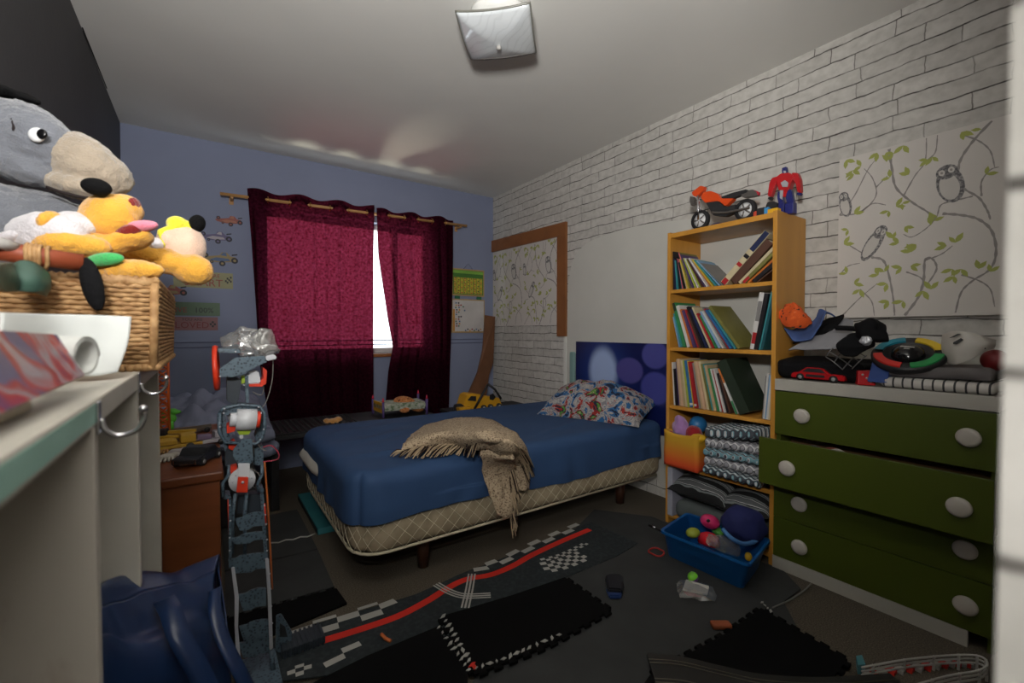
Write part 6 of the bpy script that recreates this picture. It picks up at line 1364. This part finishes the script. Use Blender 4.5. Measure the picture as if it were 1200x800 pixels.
# thigh rods, cross plates, long side rails
kt('thigh_rod', [(276, 578, RY - .04), (273, 600, RY - .04), (272, 648, RY - .04)], .005, M_gb, sp_=False); kt('thigh_rod', [(289, 577, RY - .04), (287, 600, RY - .04), (287, 652, RY - .04)], .005, M_gb, sp_=False)
kp('battery_box', [(279, 580), (306, 578), (306, 600), (277, 602)], .04, M_gbd, RY)
for (y0, y1, xa, xb, w) in ((603, 622, 275, 309, 0), (626, 638, 270, 310, 0), (651, 672, 267, 312, 0), (692, 716, 279, 312, 0), (729, 752, 280, 316, 0), (749, 771, 279, 316, 1)):
    kp('cross_plate', [(xa, y0 + 5), (xa + 10, y0 + 3), (xa + 14, y0), (xb - 10, y0 - 3), (xb, y0 - 3), (xb, y1 - 6), (xb - 12, y1 - 5), (xb - 18, y1 - 1), (xa + 6, y1)], .008, M_gb, RY - .05 + .004 * w)
kt('red_rod', [(268, 585, RY - .03), (269, 625, RY - .03)], .0035, M_ro, sp_=False); kt('red_rod', [(309, 590, RY - .045), (311, 615, RY - .045)], .0045, M_ro, sp_=False)
kt('orange_cable', [(310, 541), (313, 580), (316, 630), (319, 690)], .0028, M_wo)
kp('leg_rail', [(271, 666), (275, 665), (280, 700), (279, 735), (282, 770), (277, 770), (275, 735), (275, 700)], .010, M_sl2, RY - .058, label='silver side rail')
kp('leg_rail', [(311, 655), (315, 655), (318, 700), (320, 760), (316, 762), (314, 700)], .010, M_sl2, RY - .058, label='silver side rail')
kp('leg_rail', [(305, 578), (309, 578), (314, 655), (310, 656)], .008, M_gb, RY - .05); kp('leg_rail', [(268, 582), (271, 582), (272, 665), (268, 666)], .008, M_gb, RY - .05)
for sx, (a, c_) in enumerate((((279, 770), (281, 830)), ((318, 762), (321, 812)))):
    pa, pc = K(*a, RY - .05), K(*c_, RY - .05); b = B(); b.cyl(pa, Vector((pc.x, pc.y, .022)), .007, M_gb, n=10); b.build('leg', rb)
b = B(); x0, x1 = K(276, 790).x, K(325, 790).x; b.box(x0, x1, RY - .12, RY + .05, .014, .03, M_gb, bev=.003); b.build('base_plate', rb)
b = B(); P = [K(324, 722, 1.60), K(330, 720, 1.60), (K(342, 740, 1.60)), K(343, 765, 1.60), K(330, 768, 1.60), K(323, 762, 1.60)]; b.prism(P, (0, .012, 0), M_gb, .002); P = [K(328, 730, 1.598), K(334, 734, 1.598), K(337, 746, 1.598), K(328, 746, 1.598)]; b.prism(P, (0, .002, 0), M_db); b.build('foot_bracket', rb)
b = B(); P = [K(326, 770, 1.60), K(366, 755, 1.66), K(366, 768, 1.66), K(330, 785, 1.60)]; p = K(330, 778, 1.58); b.box(p.x, p.x + .13, 1.56, 1.64, .016, .040, M_gbd, bev=.004)
for k in range(9): b.box(p.x + .004 + k * .0142, p.x + .011 + k * .0142, 1.556, 1.644, .015, .044, M_gbd, bev=.001)
b.build('tread', rb)
b = B(); rr6 = random.Random(9)
for (x, y) in [(269, 592), (270, 610), (269, 630), (269, 645), (310, 592), (311, 603), (312, 614), (313, 632), (313, 645), (316, 672), (317, 690), (318, 710), (319, 730), (318, 745), (263, 479), (303, 477), (258, 500), (309, 503), (305, 515), (286, 451), (262, 484), (306, 484), (296, 480), (276, 412), (258, 441)]: b.ell(K(x, y, RY - .06), .0026, M_sl2, n=6)
tag(b.build('screws', rb, 'small silver screws'), kind='stuff')
bgp = B()
ellp(bgp, 292, 403, RY - .0, 29, 15, 18, cm, -18, 26); ellp(bgp, 313, 404, RY - .02, 12, 15, 12, cm, 20, 20)
for v in bgp.bm.verts: v.co += nzv(v.co, 24, .022, 3) + nzv(v.co, 55, .010, 6)
bgp.build('plastic_bag', None, 'crumpled clear plastic bag pulled over the head of the kit robot', 'bag')

# ------------------------------------------------------------------ blue bag
M_tarp = mat('glossy_blue_tarp', (24, 44, 80), .32, var=.12, vs=5, bump=.08, bs=14)
bag = thing('carrier_bag', 'large glossy dark blue woven carrier bag beside the white shelving unit', 'bag', (.02, .95, 0))
def bgf(p, u, v): return p + nzv(p, 6, .016, 2) + nzv(p, 15, .006, 5)
rws_ = [[oY(96, 724, .86), oY(130, 712, .94), oY(165, 701, 1.02), oY(215, 684, 1.12), oY(256, 668, 1.20)],
        [oY(100, 760, .82), oY(130, 748, .88), oY(165, 742, .95), oY(215, 722, 1.04), oY(257, 712, 1.12)],
        [oY(100, 800, .78), oY(130, 795, .83), oY(170, 790, .88), oY(222, 770, .96), oY(268, 770, 1.04)]]
low = [[Vector((p.x, p.y - .01, .22)) for p in rws_[2]], [Vector((p.x * .9 - .005, p.y, .015)) for p in rws_[2]]]
back = [[p + Vector((-.0, .12, -.03)) for p in rws_[0]], [Vector((p.x, p.y + .16, .25)) for p in rws_[0]], [Vector((p.x * .9, p.y + .12, .015)) for p in rws_[0]]]
b = B(); b.grid(loft(rws_ + low, 8, 8, bgf), M_tarp); b.grid(loft([rws_[0]] + back, 8, 8, bgf), M_tarp)
for e in (0, 4):
    b.grid(loft([[rws_[0][e], rws_[0][e].lerp(back[0][e], .5), back[0][e]], [rws_[2][e], rws_[2][e].lerp(back[1][e], .5), back[1][e]], [low[1][e], low[1][e].lerp(back[2][e], .5), back[2][e]]], 6, 6), M_tarp)
b.build('bag_body', bag, mods=[SOLID(.003)])
def band(nm, pts, w_, parent, m):
    """flat strap along points, width in the direction w_"""
    P = spline([Vector(p) for p in pts], 8); b = B(); b.grid([[p - Vector(w_) * .5, p, p + Vector(w_) * .5] for p in P], m); return b.build(nm, parent, mods=[SOLID(.002)])
band('strap', [oY(192, 702, 1.0), oY(200, 716, .96), oY(210, 745, .92), oY(235, 790, .90), oY(258, 840, .90)], (.030, .012, 0), bag, M_tarp)
band('strap', [oY(252, 690, 1.10), oY(252, 715, 1.05), oY(262, 750, 1.01), oY(285, 795, .98), oY(310, 845, .98)], (.022, .012, 0), bag, M_tarp)

# ------------------------------------------------------------------ on the shelving unit
M_print = pat('blurred_comic_print', [(0, (24, 26, 66)), (.42, (96, 100, 130)), (.47, (160, 60, 54)), (.52, (150, 148, 156)), (.58, (170, 56, 50)), (.66, (70, 76, 120))], scale=9, const=False, rough=.35, detail=3, dist=.8)
b = B(); b.box(-.40, -.135, .30, .60, .9862, .9980, M_pg, bev=.001); b.box(-.401, -.134, .299, .601, .9980, .9985, mat('grey_cover', (120, 120, 124), .5)); b.build('magazine', None, 'grey magazine lying flat on the white shelving unit under the tilted comic', 'magazine')
b = B(); b.prism([oY(97, 441, .70), oY(64, 394, .715), oY(-30, 388, .55), oY(-30, 500, .42)], (.001, .0035, .002), M_print); b.build('comic_book', None, 'comic with red, white and blue print propped tilted at the left edge', 'comic')
b = B(); a0, a1 = Vector((-.118, .735, 1.030)), Vector((-.275, .795, 1.033)); d = (a0 - a1).normalized(); P = []
sp_ = [((.020 + .0010 * t) * math.cos(t * .42), (.020 + .0010 * t) * math.sin(t * .42)) for t in range(38)]
e1 = d.cross(Vector((0, 0, 1))).normalized(); e2 = e1.cross(d)
M_rp = mat('white_rolled_paper', (208, 210, 206), .6)
sp_ = [((.019 + .00012 * t) * math.cos(t * .35), (.019 + .00012 * t) * math.sin(t * .35)) for t in range(46)]
b.grid([[a0 + e1 * x + e2 * y for x, y in sp_], [a1 + e1 * x + e2 * y for x, y in sp_]], M_rp); b.build('paper_roll', None, 'rolled white paper with open end lying on the shelving unit', 'paper roll', mods=[SOLID(.0012)])
b = B(); b.grid(loft([[oY(0, 366, .80), oY(0, 386, .78), oY(0, 400, .78)], [oY(60, 368, .90), oY(60, 392, .89), oY(58, 424, .88)], [oY(110, 369, .94), oY(110, 400, .93), oY(100, 440, .90)], [oY(154, 371, .965), oY(150, 402, .95), oY(138, 436, .93)]], 8, 8), mat('white_card', (216, 220, 218), .55)); b.build('paper_sheet', None, 'large curling sheet of white paper propped in front of the wicker basket', 'paper', mods=[SOLID(.0008)])
M_grn = mat('dark_green_plastic', (58, 84, 74), .4, var=.15, vs=20)
b = B(); b.grid(loft([[oY(-20, 312, .80), oY(10, 308, .98), oY(40, 312, 1.02), oY(52, 322, 1.03)], [oY(-20, 325, .80), oY(10, 325, .95), oY(40, 328, .99), oY(53, 334, 1.02)], [oY(-20, 342, .80), oY(10, 341, .95), oY(40, 343, .99), oY(50, 343, 1.02)]], 8, 6, lambda p, u, v: p + nzv(p, 30, .006, 3)), M_grn); b.build('green_packet', None, 'dark green crumpled packet beside the wicker basket at the left edge', 'packet', mods=[SOLID(.012)])
b = B(); b.rbox(-.31, -.262, .93, 1.03, .9866, 1.10, .012, mat('red_box_card', (170, 24, 32), .5), (6, 8, 10)); b.build('red_box', None, 'red box standing under the dark green packet at the left edge', 'box')

# brown rod with twine and black tassel lying on the basket rim
sk = thing('leather_rod', 'brown rod wrapped in straw twine with a black fluffy end on the basket', 'stick', (-.2, 1.02, 1.17))
M_br = mat('brown_leather', (140, 66, 40), .5, var=.1)
b = B(); b.cyl(oY(-25, 290, 1.02), oY(97, 308, 1.045), .0155, M_br, .0145, n=24); b.build('shaft', sk)
for k, x in enumerate((27, 32, 37, 42, 52)):
    b = B(); t_ = (x + 25) / 122; c = oY(-25, 290, 1.02).lerp(oY(97, 308, 1.045), t_); ax = (oY(97, 308, 1.045) - oY(-25, 290, 1.02)).normalized(); u = ax.orthogonal().normalized(); v = ax.cross(u)
    b.tube([c + (u * math.cos(q * math.pi / 8) + v * math.sin(q * math.pi / 8)) * .0175 + ax * .001 * math.sin(q) for q in range(16)], .0030, M_wick, n=6, closed=True); b.build('twine', sk)
b = B(); ellp(b, 108, 333, 1.035, 11, 33, 9, mat('black_fluff', (18, 18, 20), .95, bump=.6, bs=120), 14); b.build('tassel', sk, 'black fluffy tassel', mods=[REM(.004)])
b = B(); b.cyl(oY(-20, 278, .98), oY(22, 292, 1.03), .009, M_wr, n=12); b.build('white_rod', None, 'short white rod lying above the brown rod at the left edge', 'rod')

# ------------------------------------------------------------------ plush animals in the basket
M_gp = M_plush('grey_plush', (104, 107, 114)); M_tp = M_plush('taupe_plush', (150, 138, 122)); M_ye = M_plush('golden_plush', (220, 162, 62)); M_wp = M_plush('white_plush', (206, 202, 206)); M_bkp = mat('black_plush', (14, 14, 15), .95, bump=.6, bs=200); M_pk = M_plush('pink_felt', (226, 130, 150)); M_dr = M_plush('dark_red_felt', (120, 28, 24)); M_cf = M_plush('green_felt', (66, 176, 96)); M_be = M_plush('beige_plush', (222, 190, 168)); M_ly = M_plush('lemon_felt', (232, 222, 60)); M_mu = mat('dark_seam', (40, 34, 34), .9)
dk = thing('plush_donkey', 'big grey plush donkey with taupe muzzle sitting in the wicker basket', 'soft toy', (-.33, 1.36, 1.0))
b = B(); ellp(b, 30, 160, 1.34, 52, 38, 32, M_gp, -26, 24); ellp(b, -15, 158, 1.36, 56, 46, 36, M_gp, -10, 20); ellp(b, 66, 178, 1.33, 34, 30, 28, M_gp, -34, 20); ellp(b, 18, 192, 1.34, 50, 20, 28, M_gp, -22)
b.build('head', dk, mods=[REM(.005), SMOOTH(3), FUZZ(.009)])
b = B(); ellp(b, 95, 190, 1.325, 42, 31, 32, M_tp, -34, 24); ellp(b, 122, 204, 1.32, 27, 24, 28, M_tp, -38, 20); ellp(b, 88, 219, 1.31, 40, 13, 26, M_tp, -14, 16)
b.build('muzzle', dk, 'taupe muzzle', mods=[REM(.005), SMOOTH(3), FUZZ(.009)])
b = B(); ellp(b, 15, 252, 1.39, 88, 34, 34, M_gp, -6, 24); ellp(b, -25, 270, 1.36, 70, 60, 44, M_gp, 0); b.build('body', dk, mods=[REM(.006), SMOOTH(3), FUZZ(.009)])
b = B(); ellp(b, 43, 158, 1.262, 9, 8.5, 5, mat('white_eye_felt', (226, 228, 230), .8), -5, 12); e_ = b.build('eye', dk, 'white felt eye')
b = B(); ellp(b, 49, 157, 1.250, 6, 6, 3, mat('black_bead', (10, 10, 12), .2), 0, 12); b.build('pupil', e_)
b = B(); b.tube([oY(14, 140, 1.285), oY(17, 147, 1.28), oY(17, 153, 1.28), oY(22, 160, 1.28)], .0035, M_mu); b.build('brow_seam', dk)
b = B(); b.tube([oY(55, 219, 1.27), oY(75, 226, 1.25), oY(105, 232, 1.235), oY(125, 228, 1.235)], .003, M_mu); b.build('mouth_seam', dk)
b = B(); ellp(b, 22, 113, 1.36, 24, 5, 12, M_bkp, -14); ellp(b, -6, 107, 1.36, 26, 6, 12, M_bkp, 0); b.build('mane', dk, 'black mane tuft', mods=[REM(.005), FUZZ(.006)])
# yellow plush dog
yd = thing('plush_dog', 'golden plush dog with white belly, pink tongue and green collar lying in the basket', 'soft toy', (-.2, 1.22, 1.1))
PY = 1.20
b = B(); ellp(b, 128, 254, PY, 29, 26, 24, M_ye, 10, 20); ellp(b, 146, 245, PY, 16, 17, 20, M_ye, 20); b.build('muzzle', yd, mods=[REM(.005), SMOOTH(2), FUZZ(.006)])
b = B(); ellp(b, 113, 219, PY - .04, 16, 10, 12, M_bkp, -8, 14); b.build('nose', yd, 'black nose', mods=[REM(.004)])
b = B(); ellp(b, 150, 281, PY, 28, 12, 20, M_ye, 14, 18); ellp(b, 118, 286, PY + .01, 28, 14, 22, M_ye, -4); b.build('lower_jaw', yd, mods=[REM(.005), SMOOTH(2), FUZZ(.006)])
b = B(); ellp(b, 150, 272, PY - .022, 17, 8, 10, M_dr, 18, 14); ellp(b, 156, 248, PY - .01, 5, 17, 12, M_dr, -8); b.build('mouth', yd, 'dark red mouth lining', mods=[REM(.004)])
b = B(); ellp(b, 166, 265, PY - .03, 19, 6.5, 9, M_pk, 6, 14); b.build('tongue', yd, 'pink tongue', mods=[REM(.003)])
b = B(); ellp(b, 55, 274, PY, 44, 25, 24, M_wp, 4, 20); ellp(b, 92, 262, PY, 24, 13, 20, M_wp, -10); b.build('belly', yd, 'white belly', mods=[REM(.005), SMOOTH(2), FUZZ(.006)])
b = B(); ellp(b, 70, 285, PY - .02, 32, 16, 20, M_ye, 0); ellp(b, 66, 262, PY - .02, 9, 14, 22, M_ye, -12); ellp(b, 100, 288, PY - .02, 28, 14, 18, M_ye, -6); b.build('flank', yd, mods=[REM(.005), SMOOTH(2), FUZZ(.006)])
b = B(); ellp(b, 12, 278, PY, 22, 7, 10, M_wp, 14); b.build('tail', yd, mods=[REM(.004), FUZZ(.003)])
b = B(); ellp(b, 123, 304, PY - .06, 22, 8, 8, M_cf, 6, 14); b.build('collar', yd, 'green felt collar', mods=[REM(.003)])
b = B(); ellp(b, 150, 317, PY - .04, 42, 13, 16, M_ye, 0, 18); b.build('leg', yd, mods=[REM(.005), SMOOTH(2), FUZZ(.006)])
p2_ = thing('plush_toy', 'golden plush toy with beige face and lemon yellow cap at the basket end', 'soft toy', (-.1, 1.4, 1.14))
QY = 1.33
b = B(); ellp(b, 190, 305, QY, 34, 15, 18, M_ye, -14, 18); ellp(b, 226, 316, QY - .02, 22, 18, 18, M_ye, -10, 18); ellp(b, 160, 298, QY, 24, 14, 16, M_ye, -4); b.build('paw', p2_, mods=[REM(.005), SMOOTH(2), FUZZ(.006)])
b = B(); ellp(b, 214, 288, QY + .04, 24, 27, 22, M_be, 0, 20); ellp(b, 204, 281, QY + .03, 16, 16, 18, M_be); b.build('face', p2_, 'beige face', mods=[REM(.005), SMOOTH(2), FUZZ(.002)])
b = B(); ellp(b, 207, 262, QY + .02, 11, 9, 9, M_ly, 0, 14); b.prism([oY(182, 269, QY), oY(200, 262, QY), oY(206, 268, QY), (oY(192, 292, QY))], (0, .02, 0), M_ly, .004); b.prism([oY(196, 277, QY + .01), oY(206, 262, QY + .01), oY(222, 256, QY + .01), oY(229, 269, QY + .01), oY(212, 274, QY + .01)], (0, .03, 0), M_ly, .005); b.build('cap', p2_, 'lemon yellow felt cap', mods=[REM(.004), SMOOTH(2)])
b = B(); ellp(b, 231, 262, QY + .02, 8, 10.5, 9, M_bkp, -18, 14); b.build('cap_tip', p2_, 'black tip', mods=[REM(.003)])
b = B(); ellp(b, 182, 287, QY - .01, 8, 9, 8, M_wp, 0, 12); b.build('cheek', p2_, 'white cheek', mods=[REM(.004)])
# basket filling so the plush animals lie on something
b = B(); b.rbox(KBX0 + .02, KBX1 - .02, KBY0 + .02, KBY1 - .02, KBZ0 + .007, KBZ1 - .012, .03, M_ye, (10, 14, 6), lambda p, d: p + nzv(p, 14, .006, 4) * (1 if p.z > KBZ0 + .03 else 0)); b.build('plush_cushion', None, 'golden plush cushion filling the wicker basket under the animals', 'cushion')
# front of the dark chair-rail wall: speaker box and wires behind the robot
